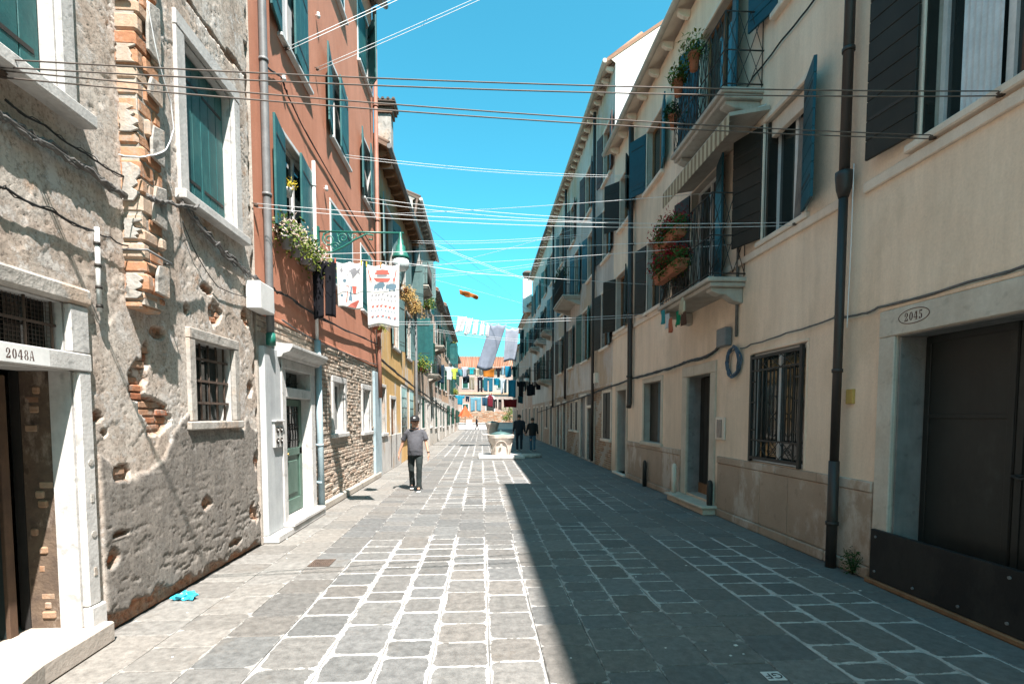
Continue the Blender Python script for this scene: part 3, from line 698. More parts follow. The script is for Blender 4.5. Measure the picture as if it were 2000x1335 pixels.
# --- flue of bare brick
fl0, fl1, FB, FW = 4.44, 4.73, 2.58, .17
mb = MB(); LS.box(mb, fl0+.012, fl1-.012, FB+.04, 8.4, -.05, FW-.034); flue = mb.build('flue', MORTAR, H0)
rb = random.Random(8); v = FB; k = 0
while v < 7.7:
    hgt = rb.choice((.11, .125, .14, .15)) if v > 2.7 else .07
    if v < 2.7: o_ = -.03+(v-FB)*.3
    else: o_ = 0
    j = rb.uniform(-.014, .010)
    cut = (fl0+fl1)/2 + (.05 if k % 2 else -.06)
    for (a, b) in ((fl0+j, cut-.004), (cut+.004, fl1+j*.5)):
        if rb.random() < .04: continue
        mb = MB(); LS.box(mb, a, b, v+.004, v+hgt-.004, -.05 if a > fl0+.05 else -.04, FW+o_+rb.uniform(-.032, .008)); mb.build('brick', BRICKORG, flue, bev=.018)
    v += hgt; k += 1
mb = MB(); mb.tube([LS.P(4.42, 3.05, .0), LS.P(4.42, 3.05, FW+.02), LS.P(4.75, 3.03, FW+.02), LS.P(4.75, 3.03, 0)], .010, 6); mb.build('strap', GREYPIPE, flue)
mb = MB()   # plaster still clinging to the flue side
r = random.Random(3)
for v, hgt in ((3.32, .34), (2.74, .26), (4.35, .18), (3.85, .3), (4.7, .45)):
    poly = [(fl0+.10+r.uniform(-.02, .02), v), (fl1-.01, v-.02), (fl1+.0, v+hgt), (fl0+.14, v+hgt*.9), (fl0+.11, v+hgt*.5)]
    mb.prism(poly, lambda a, b, d: LS.P(a, b, d), FW-.01, FW+.016)
mb.build('render_remnant', ISTRIA_OLD, flue, bev=.008, split=True)
mb = MB()   # and a thin ragged skin on the side that faces down the street
for v, hgt in ((2.66, .20), (3.14, .16), (3.44, .30), (3.98, .22), (4.52, .14), (5.0, .5)):
    n_ = 9; poly = [(.0+r.uniform(0, .02), v+hgt*i/n_) for i in range(n_+1)]+[(r.uniform(.07, .16), v+hgt*(n_-i)/n_) for i in range(n_+1)]
    mb.prism(poly, lambda a, b, d: LS.P(fl0+d, b, a), -.022, -.004)
mb.build('render_remnant', ISTRIA_OLD, flue, bev=.004, split=True)
rb = random.Random(21)   # bricks torn open under the flue and in the holes of the plaster
for a, b, ra, rb_ in blobs:
    if rb_ < .06 or b > 3.2: continue
    rows = int(2*rb_/.068)
    for i in range(rows):
        vv = (math.floor((b-rb_)/.068)+i+1)*.068; half = ra*math.sqrt(max(.05, 1-((vv-b)/rb_)**2))*.8
        u = a-half
        while u < a+half:
            l = rb.uniform(.10, .20)
            if rb.random() < .62 and 4.02 < u and u+l < 6.86:
                m = MB(); LS.box(m, u, u+l, vv+.004, vv+.060, -.06, -.030+rb.uniform(-.008, .016)); m.build('brick', BRICKRED, pf, bev=.008)
            u += l+.012
# --- windows
def mb_surround(a, b, c, d, fw, sillout, sd=.10, mat=ISTRIA):
    return surround(H0, 1, a, b, c, d, fw, .03, mat, True, sillout, glazed=False, sd=sd)
mb_surround(5.38, 6.37, 3.87, 5.40, .15, .10); mb_surround(2.55, 3.85, 3.87, 5.5, .12, .13)
shutter(H0, 1, 6.36, -1, .485, 3.88, 5.38, 0, TEAL, -.12, 'v', 3); shutter(H0, 1, 5.39, 1, .485, 3.88, 5.38, 0, TEAL, -.12, 'v', 3)
shutter(H0, 1, 3.84, -1, .64, 3.88, 5.48, 0, TEAL, -.13, 'v', 4); shutter(H0, 1, 2.56, 1, .64, 3.88, 5.48, 0, TEAL, -.13, 'v', 4)
wc = surround(H0, 1, 5.38, 6.20, 1.65, 2.47, .11, .035, ISTRIA_OLD, True, .05, glazed=False, sd=.09)
mb = MB()
for i in range(5): u = 5.38+.82*(i+.5)/5; mb.tube([LS.P(u, 1.66, -.06), LS.P(u, 2.46, -.06)], .011, 6)
for v in (1.84, 2.07, 2.30): LS.box(mb, 5.39, 6.19, v-.012, v+.012, -.075, -.045)
gg = mb.build('grille', RUSTY, wc); mb = MB(); LS.box(mb, 5.39, 6.19, 1.66, 2.46, -.17, -.16); mb.build('pane', GLASS, wc)
# sunlit patch plate, conduit, electric box
mb = MB()
for i in range(9):
    a = 3.08-.60*i/8
mb.tube([LS.P(4.07, 3.10, .05), LS.P(4.06, 2.48, .05)], .017, 10); cd_ = mb.build('conduit', WHITEP, H0)
mb = MB()
for v in (2.98, 2.82, 2.66, 2.52): mb.tube([LS.P(4.065, v-.012, .05), LS.P(4.065, v+.012, .05)], .023, 10)
mb.build('clip', IRON, cd_)
bx_ = MB(); LS.box(bx_, 6.55, 6.98, 3.02, 3.36, .02, .20); o = bx_.build('junction_box', WHITEP, origin=LS.P(6.76, 3.02, .0), bev=.012)
tag(o, 'white electrical junction box on the corner of the plaster wall', 'electrical box')
# boxes inside the dark doorway
for k, (u, w, z0, s, lb) in enumerate(((3.30, -.62, .142, (.16, .30, .20), 'lower white carton on the floor inside the dark doorway'), (3.36, -.66, .345, (.11, .24, .17), 'upper white carton stacked inside the dark doorway'))):
    m = MB(); LS.box(m, u-s[1]/2, u+s[1]/2, z0, z0+s[2], w-s[0], w+s[0]*.3); c_ = thing('carton', lb, 'box', LS.P(u, z0, w)); m.build('case', WHITEP, c_, bev=.004)
    m = MB(); LS.box(m, u-s[1]/2-.004, u+s[1]/2+.004, z0+s[2]*.75, z0+s[2]+.003, w-s[0]-.004, w+s[0]*.3+.004); m.build('lid', WHITEP, c_, bev=.003)
# --- cables that run along this wall
def wall_cable(name, label, pts, w, r, mat, sgn=1, extra=0, jit=.02):
    rr = random.Random(len(label)); m = MB()
    for e in range(extra+1):
        P = []
        for i in range(len(pts)-1):
            a = wall_pt(sgn, *pts[i]); b = wall_pt(sgn, *pts[i+1])
            for t in range(6):
                f = t/6; P.append(side(sgn).P(a[0]+(b[0]-a[0])*f, a[1]+(b[1]-a[1])*f - .03*4*f*(1-f)*(.4+rr.random()*.3) + (rr.uniform(-jit, jit) if e else 0), w + (rr.uniform(-.008, .012) if e else 0)))
        a = wall_pt(sgn, *pts[-1]); P.append(side(sgn).P(a[0], a[1], w)); m.tube(P, r*(1 if e == 0 else rr.uniform(.45, .9)), 6)
    o = m.build(name, mat, origin=P[0]); return tag(o, label, 'cable')
wall_cable('cable_bundle', 'thick bundle of grey cables sagging across the plaster wall above the door', [(-60, 190), (0, 232), (85, 283), (165, 335), (238, 382)], .045, .017, CABLEGREY, extra=5, jit=.03)
wall_cable('cable_bundle', 'thick bundle of cables dropping from the brick flue to the corner junction box', [(345, 396), (400, 462), (450, 512), (500, 548)], .05, .015, CABLEGREY, extra=6, jit=.05)
wall_cable('cable_bundle', 'grey cables bent round the face of the bare brick flue', [(238, 380), (252, 386), (280, 392), (330, 402), (346, 398)], FW+.03, .012, CABLEGREY, extra=2)
wall_cable('cable', 'thin black cable running just under the top left window sill', [(0, 195), (80, 245), (160, 300), (236, 345)], .03, .007, BLACK, extra=1)
wall_cable('cable', 'black cable stretched from the left edge down to the white conduit', [(-40, 345), (0, 368), (90, 412), (172, 450)], .04, .008, BLACK, extra=1)
wall_cable('cable', 'black cable running on from the conduit top towards the brick flue', [(172, 450), (205, 462), (240, 480)], .04, .006, BLACK)
wall_cable('cable', 'thin white cable looping down over the bare brick flue', [(240, 0), (262, 110), (290, 200), (296, 250), (280, 290), (245, 302), (180, 300)], FW+.02, .005, LINEWHITE)
wall_cable('cable', 'thin cable hanging loosely below the second window to the junction box', [(350, 430), (380, 500), (420, 560), (480, 580)], .03, .005, BLACK)
# ================================================================== L1: orange-red house over pale brick ground floor
H1 = thing('orange_house', 'tall orange-red rendered house with teal shutters over a pale brick ground floor', 'house', (XL, 10.7, 0))
V0, V1 = 6.885, 14.55
OP1 = [(7.62, 8.70, .17, 1.97, .16), (7.62, 8.70, 2.12, 2.38, .16), (10.27, 11.05, 1.36, 2.37, .14), (12.75, 13.55, 1.32, 2.36, .14),
       (7.95, 9.30, 4.32, 5.82, .16), (10.35, 11.95, 4.30, 5.82, .10), (12.85, 14.1, 4.30, 5.80, .12),
       (7.95, 9.1, 7.20, 8.62, .16), (10.5, 11.7, 7.12, 8.55, .16), (13.2, 14.35, 7.10, 8.55, .16), (12.9, 14.1, 10.15, 11.75, .12), (10.4, 11.6, 10.15, 11.75, .12), (7.9, 9.1, 10.15, 11.75, .12)]
facade(H1, 1, V0, V1, 12.6, OP1, [ORANGE, MORTAR, MORTAR, ISTRIA, ROOM], lower=(3.06, 1))
roof(H1, 1, V0, V1, 12.6, .32, brackets=True, bmat=ISTRIA_OLD)
# bricks, course by course, proud of the mortar bed
def brickwork(house, sgn, u0, u1, z0, z1, holes, mat, seed=1, w=0.012, name='brickwork', L=.25, Hc=.072, edge=None):
    rr = random.Random(seed); m = MB(); S = side(sgn); n = int((z1-z0)/Hc)
    for i in range(n):
        v = z0+i*Hc; u = u0-(L/2 if i % 2 else 0)-rr.random()*.04
        while u < u1:
            l = L*rr.uniform(.85, 1.1); a, b = max(u+.005, u0), min(u+l-.005, u1)
            c, d = v+.004+rr.uniform(0, .004), v+Hc-.006-rr.uniform(0, .005)
            if b-a > .05 and rr.random() > .03 and not any(h[0] < b and a < h[1] and h[2] < d and c < h[3] for h in holes) and not (edge and edge(a, v)):
                e = rr.uniform(.004, .010); p = w+rr.uniform(-.010, .014)
                P = [S.P(a, c, -.01), S.P(b, c, -.01), S.P(b, d, -.01), S.P(a, d, -.01), S.P(a+e, c+e, p), S.P(b-e, c+e, p+rr.uniform(-.006, .006)), S.P(b-e, d-e, p), S.P(a+e, d-e, p)]
                m.add(P, [(4,5,6,7), (0,1,5,4), (1,2,6,5), (2,3,7,6), (3,0,4,7)])
            u += l
    return m.build(name, mat, house, kind='stuff')
hol = [(7.40, 9.02, 0, 2.75), (10.13, 11.20, 1.2, 2.52), (12.6, 13.7, 1.17, 2.5), (6.88, 7.62, 0, 2.8), (13.95, 14.6, 0, 2.95)]
brickwork(H1, 1, V0, V1, .14, 3.02, hol, BRICKPALE, 5)
mb = MB(); LS.box(mb, 9.05, V1, 0, .14, -.02, .10); mb.build('plinth', STONE_WARM, H1, bev=.02)
mb = MB(); LS.box(mb, V0+.02, V1, 3.035, 3.075, -.02, .022); mb.build('render_edge', ORANGE, H1, bev=.01)
# grey stone pilaster, door with cornice and transom
mb = MB(); LS.box(mb, 6.93, 7.46, .10, 2.62, -.02, .07); mb.build('pilaster', M('smooth_grey_cement', (.50, .52, .52), (.40, .42, .43), 2, .8, .15, 40, streak=.4), H1, bev=.012)
mb = MB(); LS.box(mb, 13.97, 14.53, .14, 2.9, -.02, .06); mb.build('pilaster', BLUEPIPE, H1, bev=.012)
mb = MB()
LS.box(mb, 7.47, 7.617, .15, 2.45, -.02, .085); LS.box(mb, 8.703, 8.90, .15, 2.45, -.02, .085); LS.box(mb, 7.62, 8.70, 1.972, 2.118, -.10, .085); LS.box(mb, 7.47, 8.90, 2.383, 2.52, -.02, .095)
ds = mb.build('door_surround', ISTRIA, H1, bev=.008, split=True)
mb = MB(); poly = [(.08, 2.522), (.13, 2.53), (.15, 2.57), (.24, 2.60), (.28, 2.66), (.28, 2.70), (-.02, 2.73), (-.02, 2.522)]
mb.prism(poly, lambda w, v, d: LS.P(d, v, w), 7.36, 9.02); mb.build('cornice', ISTRIA, ds, bev=.004)
mb = MB(); LS.box(mb, 6.92, 9.0, 0, .10, -.02, .20); LS.box(mb, 7.45, 8.95, .10, .165, -.12, .22); mb.build('doorstep', ISTRIA, H1, bev=.015)
mb = MB(); LS.box(mb, 7.625, 8.695, .172, 1.968, -.135, -.10)
for a, b, c, d in ((7.63, 8.69, .18, .40), (7.63, 8.69, 1.08, 1.20), (7.63, 7.75, .40, 1.96), (8.57, 8.69, .40, 1.96), (7.75, 8.57, 1.86, 1.96)): LS.box(mb, a, b, c, d, -.10, -.075)
dr = mb.build('door', DOORGRN, H1, bev=.008)
mb = MB(); LS.box(mb, 7.84, 8.48, .48, 1.00, -.10, -.082); mb.build('door_panel', DOORGRN, dr, bev=.015)
mb = MB(); LS.box(mb, 7.76, 8.56, 1.205, 1.855, -.099, -.094); mb.build('pane', GLASS, dr)
mb = MB()
for i in range(7): u = 7.82+i*.11; mb.tube([LS.P(u, 1.22, -.075), LS.P(u+.03, 1.40, -.07), LS.P(u-.02, 1.62, -.07), LS.P(u, 1.84, -.075)], .008, 5)
for v in (1.32, 1.53, 1.74): mb.tube([LS.P(7.77, v, -.075), LS.P(8.55, v, -.075)], .008, 5)
for i in range(6):
    u = 7.88+i*.11
    mb.tube([LS.P(u+.035*math.cos(t), 1.53+.05*math.sin(t), -.072) for t in [k*math.pi/4 for k in range(9)]], .005, 4)
mb.build('door_grille', IRON, dr)
mb = MB(); mb.lathe([(.001, -.02), (.018, -.012), (.022, 0), (.018, .012), (.001, .02)], LS.P(8.0, 1.12, -.05), 10); mb.build('handle', M('brass', (.5, .33, .12), None, 5, .3, metal=1), dr)
mb = MB()
for t in range(8):
    a = math.pi*t/7; mb.tube([LS.P(8.16, 2.13, -.09), LS.P(8.16+.5*math.cos(a), 2.13+.235*math.sin(a), -.09)], .008, 4)
mb.build('transom_grille', IRON, ds); mb = MB(); LS.box(mb, 7.625, 8.695, 2.122, 2.378, -.15, -.14); mb.build('pane', GLASS, ds)
ic = MB(); LS.box(ic, 7.13, 7.42, 1.27, 1.62, .07, .105); LS.box(ic, 7.11, 7.44, 1.62, 1.645, .07, .13); ip = ic.build('intercom_panel', ISTRIA, H1, bev=.005)
for a in (7.21, 7.34):
    for b in (1.36, 1.51):
        m = MB(); m.tube([LS.P(a, b, .10), LS.P(a, b, .118)], .040, 12); m.build('bell', M('dark_bronze', (.05, .04, .03), None, 6, .4, metal=.6), ip)
        m = MB(); m.tube([LS.P(a, b, .118), LS.P(a, b, .124)], .014, 10); m.build('button', WHITEP, ip)
for a, b, c, d in ((10.27, 11.05, 1.36, 2.37), (12.75, 13.55, 1.32, 2.36)):
    surround(H1, 1, a, b, c, d, .12, .03, ISTRIA, True, .07, inset=.12, fmat=WHITEP)
# orange floors: pale stone surrounds with teal leaves
for a, b, c, d, _r in OP1[4:]:
    surround(H1, 1, a, b, c, d, .07, .015, WHITEP, True, .08, inset=.12, fmat=WHITEP, sd=.06)
shutter(H1, 1, 7.93, -1, .60, 4.33, 5.80, 172, TEAL, .03, 'v', 3); shutter(H1, 1, 9.33, -1, .93, 4.33, 5.80, 5, TEAL, .02, 'v', 3)
shutter(H1, 1, 10.37, 1, .78, 4.32, 5.80, 3, TEAL, .0, 'v', 3); shutter(H1, 1, 11.94, -1, .78, 4.32, 5.80, 3, TEAL, .0, 'v', 3)
shutter(H1, 1, 12.87, 1, .61, 4.32, 5.78, 3, TEAL, .0); shutter(H1, 1, 14.09, -1, .61, 4.32, 5.78, 6, TEAL, .0)
shutter(H1, 1, 7.93, -1, .58, 7.22, 8.6, 172, TEAL, .03, 'v', 3); shutter(H1, 1, 9.12, -1, .80, 7.22, 8.6, 5, TEAL, .02, 'v', 3)
shutter(H1, 1, 10.48, -1, .58, 7.14, 8.53, 170, TEAL, .03, 'v', 3); shutter(H1, 1, 11.72, -1, .88, 7.14, 8.53, 5, TEAL, .02, 'v', 3)
shutter(H1, 1, 13.18, -1, .52, 7.12, 8.53, 170, TEAL, .03); shutter(H1, 1, 14.40, -1, .98, 7.12, 8.53, 8, TEAL, .02)
for a, b in ((12.92, 1), (14.08, -1)): shutter(H1, 1, a, b, .58, 10.17, 11.73, 4 if b > 0 else 30, TEAL, .0)
shutter(H1, 1, 10.42, 1, .58, 10.17, 11.73, 4, TEAL, 0); shutter(H1, 1, 11.58, -1, .58, 10.17, 11.73, 4, TEAL, 0)
mb = MB(); LS.box(mb, 8.1, 8.75, 7.25, 8.5, -.11, -.105); mb.build('curtain', CURTAIN, H1)
# rain pipes and wall wiring of this house
def pipe(house, sgn, pts, r, mat, rings=(), name='downpipe', label=None):
    m = MB(); m.tube([side(sgn).P(*p) for p in pts], r, 12)
    o = m.build(name, mat, house)
    if label: o['label'] = label
    m = MB()
    for u, v, w in rings: m.tube([side(sgn).P(u, v-.02, w), side(sgn).P(u, v+.02, w)], r*1.22, 12)
    if rings: m.build('pipe_clip', mat, o, split=True)
    return o
pipe(H1, 1, [(7.08, 12.5, .11), (7.08, 7, .10), (7.08, 3.2, .10), (7.08, 2.74, .10)], .050, GREYPIPE, [(7.08, z, .10) for z in (11, 8.6, 6.3, 4.6, 3.1)])
pipe(H1, 1, [(7.08, 2.80, .10), (7.08, 2.64, .10)], .062, LAMPGRN, name='pipe_shoe')
pipe(H1, 1, [(9.10, 6.0, .08), (9.10, 3.0, .08)], .028, WHITEP, [(9.10, z, .08) for z in (5.6, 4.7, 3.5)])
pipe(H1, 1, [(9.08, 3.0, .09), (9.05, .0, .12)], .055, BLUEPIPE, [(9.06, z, .10) for z in (2.7, 1.2, .55)])
pipe(H1, 1, [(14.42, 12.5, .10), (14.42, 3.2, .10), (14.42, 2.2, .12)], .055, M('rust_red_pipe', (.28, .13, .09), (.2, .09, .06), 4, .6, .1), [(14.42, z, .10) for z in (10, 7, 5, 3.6)])
wall_cable('cable', 'dark cable falling diagonally across the orange wall from the grey downpipe', [(503, 118), (545, 150), (560, 190), (600, 270), (735, 500)], .03, .011, BLACK, extra=1)
wall_cable('cable', 'dark cable along the bottom of the orange render from the corner box', [(520, 560), (560, 580), (620, 620), (735, 672)], .05, .012, BLACK, extra=2, jit=.03)
wall_cable('cable', 'cable stapled to the top of the pale brick courses', [(545, 625), (620, 668), (700, 700), (735, 712)], .04, .010, CABLEGREY, extra=1)
for k, (px, py, lb) in enumerate(((616, 30, 'small white insulator on the orange wall near the top of the photo'), (547, 152, 'small white insulator beside the grey downpipe'), (632, 368, 'white insulator on the orange wall under the diagonal cable'))):
    u, v = wall_pt(1, px, py); m = MB(); m.lathe([(.001, -.05), (.03, -.04), (.035, 0), (.02, .02), (.03, .04), (.001, .06)], LS.P(u, v, .05), 10)
    m.tube([LS.P(u, v, 0), LS.P(u, v, .05)], .008, 5)
    tag(m.build('insulator', WHITEP, origin=LS.P(u, v, 0)), lb, 'insulator')
# --- wrought bracket lamp
LU, LZ = 9.50, 4.98
lamp = thing('street_lamp', 'green wrought iron bracket lamp with bell shaped globe on the orange house', 'street lamp', LS.P(LU, LZ-.35, 0))
mb = MB(); mb.tube([LS.P(LU, LZ, 0), LS.P(LU, LZ, 1.52)], .016, 8); LS.box(mb, LU-.04, LU+.04, LZ-.42, LZ+.08, .0, .03); mb.build('arm', LAMPGRN, lamp)
mb = MB()
def spiral(cw, cv, r0, turns, a0, dirn=1, n=26): return [LS.P(LU, cv+(r0*(1-.85*i/n))*math.sin(a0+dirn*turns*2*math.pi*i/n), cw+(r0*(1-.85*i/n))*math.cos(a0+dirn*turns*2*math.pi*i/n)) for i in range(n+1)]
mb.tube(spiral(.20, LZ-.14, .13, 1.6, math.pi*.5), .013, 6); mb.tube(spiral(.45, LZ-.11, .10, 1.5, -math.pi*.6, -1), .012, 6); mb.tube(spiral(.64, LZ-.08, .07, 1.4, math.pi*.5), .010, 6); mb.tube(spiral(.30, LZ-.26, .08, 1.4, 0), .010, 6)
mb.tube([LS.P(LU, LZ-.38, .03), LS.P(LU, LZ-.36, .25), LS.P(LU, LZ-.26, .45), LS.P(LU, LZ-.13, .66), LS.P(LU, LZ-.03, .86), LS.P(LU, LZ-.05, .98), LS.P(LU, LZ-.13, .96), LS.P(LU, LZ-.12, .90)], .015, 6)
for w in (.10, .34, .54): mb.tube([LS.P(LU, LZ-.02, w), LS.P(LU, LZ-.30+w*.3, w+.05)], .008, 5)
mb.build('scrollwork', LAMPGRN, lamp)
c = LS.P(LU, LZ-.56, 1.46)
mb = MB(); mb.lathe([(.015, .58), (.03, .54), (.03, .46), (.055, .42), (.05, .36), (.085, .32), (.085, .25), (.12, .21), (.15, .14), (.155, .10)], c, 18); mb.build('lamp_hood', LAMPGRN, lamp)
mb = MB(); mb.lathe([(.14, .10), (.155, .03), (.15, -.04), (.11, -.09), (.05, -.11), (.001, -.115)], c, 18); mb.build('lamp_globe', M('milky_glass', (.62, .66, .66), (.55, .6, .6), 5, .15, spec=.6), lamp)

# ================================================================== foliage and laundry helpers
def leaves(mb, c, rad, n, size, rr, mi=0, squash=(1, 1, 1)):
    for _ in range(n):
        d = Vector((rr.gauss(0, 1), rr.gauss(0, 1), rr.gauss(0, 1))).normalized()*rad*rr.random()**.4
        p = Vector(c)+Vector((d.x*squash[0], d.y*squash[1], d.z*squash[2]))
        a = Vector((rr.uniform(-1, 1), rr.uniform(-1, 1), rr.uniform(-1, 1))).normalized(); b = a.orthogonal().normalized(); q = a.cross(b); s = size*rr.uniform(.6, 1.4)
        mb.add([p-a*s, p+b*s*.45+q*s*.1, p+a*s, p-b*s*.45+q*s*.1], [(0, 1, 2, 3)], mi)
LEAFG = leaf_mat('mid_green_leaves', (.05, .10, .02), (.10, .15, .03)); LEAFD = leaf_mat('dark_green_leaves', (.02, .05, .015), (.05, .09, .03)); LEAFY = leaf_mat('yellow_green_leaves', (.22, .24, .04), (.12, .16, .03))
FLW = leaf_mat('cream_blossom', (.60, .50, .42), (.42, .30, .24)); FLR = leaf_mat('red_blossom', (.42, .015, .02), (.30, .01, .02)); DRY = leaf_mat('dry_straw_leaves', (.42, .27, .09), (.30, .19, .07)); FLP = leaf_mat('lilac_blossom', (.34, .16, .42), (.25, .1, .3)); FLY = leaf_mat('yellow_blossom', (.62, .50, .05), (.5, .36, .05))
def stems(mb, c, n, h, spread, rr, mi=0, r=.004):
    for _ in range(n):
        d = Vector((rr.uniform(-1, 1)*spread, rr.uniform(-1, 1)*spread, h*rr.uniform(.5, 1))); mb.tube([Vector(c), Vector(c)+d*.5+Vector((0, 0, .02)), Vector(c)+d], r, 4, mi)
def plant_box(name, label, cat, S, u0, u1, v, w0, w1, pots, pmat, parts, group=None, hgt=.16):
    """trough or row of pots with foliage made of leaf-sized faces; parts = (name, material, n, size, radius, dz)"""
    t = thing(name, label, cat, S.P((u0+u1)/2, v, w0), group); rr = random.Random(len(label)*7+1)
    m = MB()
    if pots == 0:
        P = lambda u, vv, w: S.P(u, vv, w)
        a, b = w0, w1; e = .02
        vs = [P(u0+e, v, a+e), P(u1-e, v, a+e), P(u1-e, v, b-e), P(u0+e, v, b-e), P(u0, v+hgt, a), P(u1, v+hgt, a), P(u1, v+hgt, b), P(u0, v+hgt, b)]
        m.add(vs, [(0,1,2,3), (4,5,6,7), (0,1,5,4), (1,2,6,5), (2,3,7,6), (3,0,4,7)]); m.build('trough', pmat, t, bev=.01)
        m = MB(); S.box(m, u0-.012, u1+.012, v+hgt-.03, v+hgt+.004, w0-.012, w1+.012); m.build('rim', pmat, t, bev=.006)
        cs = [(u0+(u1-u0)*(i+.5)/4) for i in range(4)]
    else:
        cs = [u0+(u1-u0)*(i+.5)/pots for i in range(pots)]
        for u in cs:
            m = MB(); m.lathe([(.06, 0), (.085, hgt*.85), (.10, hgt*.85), (.10, hgt), (.08, hgt), (.075, hgt*.9)], S.P(u, v, (w0+w1)/2), 12); m.build('pot', pmat, t)
    m = MB()
    for u in cs: stems(m, S.P(u, v+hgt*.7, (w0+w1)/2), 7, .22, .14, rr)
    m.build('stems', LEAFD, t)
    for nm, mt, n, s, rad, dz in parts:
        m = MB()
        for u in cs:
            for _ in range(3):
                cc = Vector(S.P(u+rr.uniform(-.1, .1), v+hgt+dz+rr.uniform(-.06, .08), (w0+w1)/2+rr.uniform(-.06, .08))); leaves(m, cc, rad*rr.uniform(.6, 1.1), n//3//len(cs)+1, s, rr)
        m.build(nm, mt, t)
    return t
plant_box('flower_box', 'window box of cream blossoms and trailing yellow-green leaves on the orange house', 'flower box', LS, 7.35, 9.15, 4.05, .06, .28, 5, GREYPIPE,
          [('blossom', FLW, 800, .026, .26, .12), ('foliage', LEAFG, 600, .036, .25, .05), ('trailing_foliage', LEAFY, 480, .030, .28, .0), ('lilac_flowers', FLP, 40, .02, .16, .0)])
b_ = thing('plant_pot', 'small pot with yellow flowers standing in the lit window of the orange house', 'plant pot', LS.P(8.35, 5.10, -.08))
m = MB(); m.lathe([(.05, 0), (.07, .1), (.08, .12)], LS.P(8.35, 5.10, -.08), 10); m.build('pot', WHITEP, b_); m = MB(); leaves(m, LS.P(8.35, 5.28, -.05), .12, 90, .02, random.Random(3)); m.build('blossom', FLY, b_)
plant_box('flower_box', 'pot of scraggly green plants at the lower right corner of the orange house', 'flower box', LS, 13.4, 14.4, 3.95, .08, .25, 2, TERRA, [('foliage', LEAFY, 260, .03, .2, .0), ('blossom', FLY, 40, .02, .15, .05)])

CLOTHM = {}
def cloth_mat(c):
    k = 'cloth_%02d%02d%02d' % tuple(int(x*99) for x in c)
    if k in CLOTHM: return CLOTHM[k]
    m, nt, b, pos = base_mat('dyed_cotton'); f = _noise(nt, pos, 5, 4, .6); w = _noise(nt, pos, 120, 2, .5)
    nt.links.new(_mix(nt, _ramp(nt, f, [(.35, 0), (.65, 1)]), c, tuple(x*.82 for x in c)), b.inputs['Base Color']); b.inputs['Roughness'].default_value = .95; b.inputs['Specular IOR Level'].default_value = .1
    _bump(nt, b, w, .2, .003)
    # thin cotton lets some daylight through
    tr = _n(nt, 'ShaderNodeBsdfTranslucent'); tr.inputs[0].default_value = (*[min(1, x*1.0) for x in c], 1); mx = _n(nt, 'ShaderNodeMixShader'); mx.inputs[0].default_value = .28
    o = [n for n in nt.nodes if n.bl_idname == 'ShaderNodeOutputMaterial'][0]; nt.links.new(b.outputs[0], mx.inputs[1]); nt.links.new(tr.outputs[0], mx.inputs[2]); nt.links.new(mx.outputs[0], o.inputs[0])
    CLOTHM[k] = m; return m
def cloth(name, label, cat, kind, p0, p1, h, color, seed=1, fold=.03, group=None, slant=0.0, extra=None, nx=22, ny=18):
    """garment pegged between p0 and p1 on a line, hanging down h; kind gives the outline"""
    p0, p1 = Vector(p0), Vector(p1); ax = p1-p0; W = ax.length; ax.normalize(); nrm = ax.cross(Vector((0, 0, 1))).normalized(); rr = random.Random(seed)
    ph = [rr.uniform(0, 6.28) for _ in range(4)]; fr = rr.uniform(.7, 1.5) if kind == 'sheet' else rr.uniform(1.5, 3.5)
    def pt(s, t):   # s 0..1 across, t 0..1 down
        dz = -t*h*(1+.03*math.sin(5*s+ph[0])); d = fold*(math.sin(fr*6.28*s+ph[1]+1.2*t)*(.25+t) + (.12 if kind == 'sheet' else .5)*math.sin(3*6.28*s+ph[2])*t + .4*math.sin(4*t+ph[3]))
        dip = .04*h*(1-t)*math.sin(math.pi*(s*2 % 1))
        return p0 + ax*(W*(.5+(s-.5)*(1-.06*t)) + slant*t*h) + nrm*d + Vector((0, 0, dz-dip))
    def inside(s, t):
        if kind == 'shirt':     # upside down by its hem or by the shoulders
            if t < .30: return True
            return .20 < s < .80
        if kind == 'tank': return (t > .25 or .18 < s < .82) and not (t < .16 and .38 < s < .62)
        if kind == 'trousers': return t < .28 or s < .46 or s > .54
        if kind == 'shorts': return t < .55 or s < .46 or s > .54
        if kind == 'scrap': return abs(t-.5) < .5-.35*abs(s-.4)
        return True
    vs = [pt(i/nx, j/ny) for j in range(ny+1) for i in range(nx+1)]; fs = []
    for j in range(ny):
        for i in range(nx):
            if inside((i+.5)/nx, (j+.5)/ny): a = j*(nx+1)+i; fs.append((a, a+1, a+nx+2, a+nx+1))
    m = MB(); m.add(vs, fs, 0, True); o = m.build(name, cloth_mat(color), origin=p0.lerp(p1, .5), recalc=False)
    bm = bmesh.new(); bm.from_mesh(o.data); bmesh.ops.delete(bm, geom=[v for v in bm.verts if not v.link_faces], context='VERTS'); bm.to_mesh(o.data); bm.free()
    sd = o.modifiers.new('thickness', 'SOLIDIFY'); sd.thickness = .004
    tag(o, label, cat, group); o['pt'] = 0; del o['pt']
    return o, pt, nrm
def peg(px, py, Y, c, lb):
    x, z = plane_pt(Y, px, py); m = MB(); m.box(x-.008, x+.008, Y-.012, Y-.002, z-.045, z+.035); m.box(x-.008, x+.008, Y+.002, Y+.012, z-.045, z+.035); m.tube([(x-.01, Y, z), (x+.01, Y, z)], .008, 6)
    tag(m.build('clothes_peg', M('peg_%d' % int(c[0]*99+c[1]*9), c, None, 5, .6), origin=(x, Y, z)), lb, 'clothes peg')
YA = 8.75
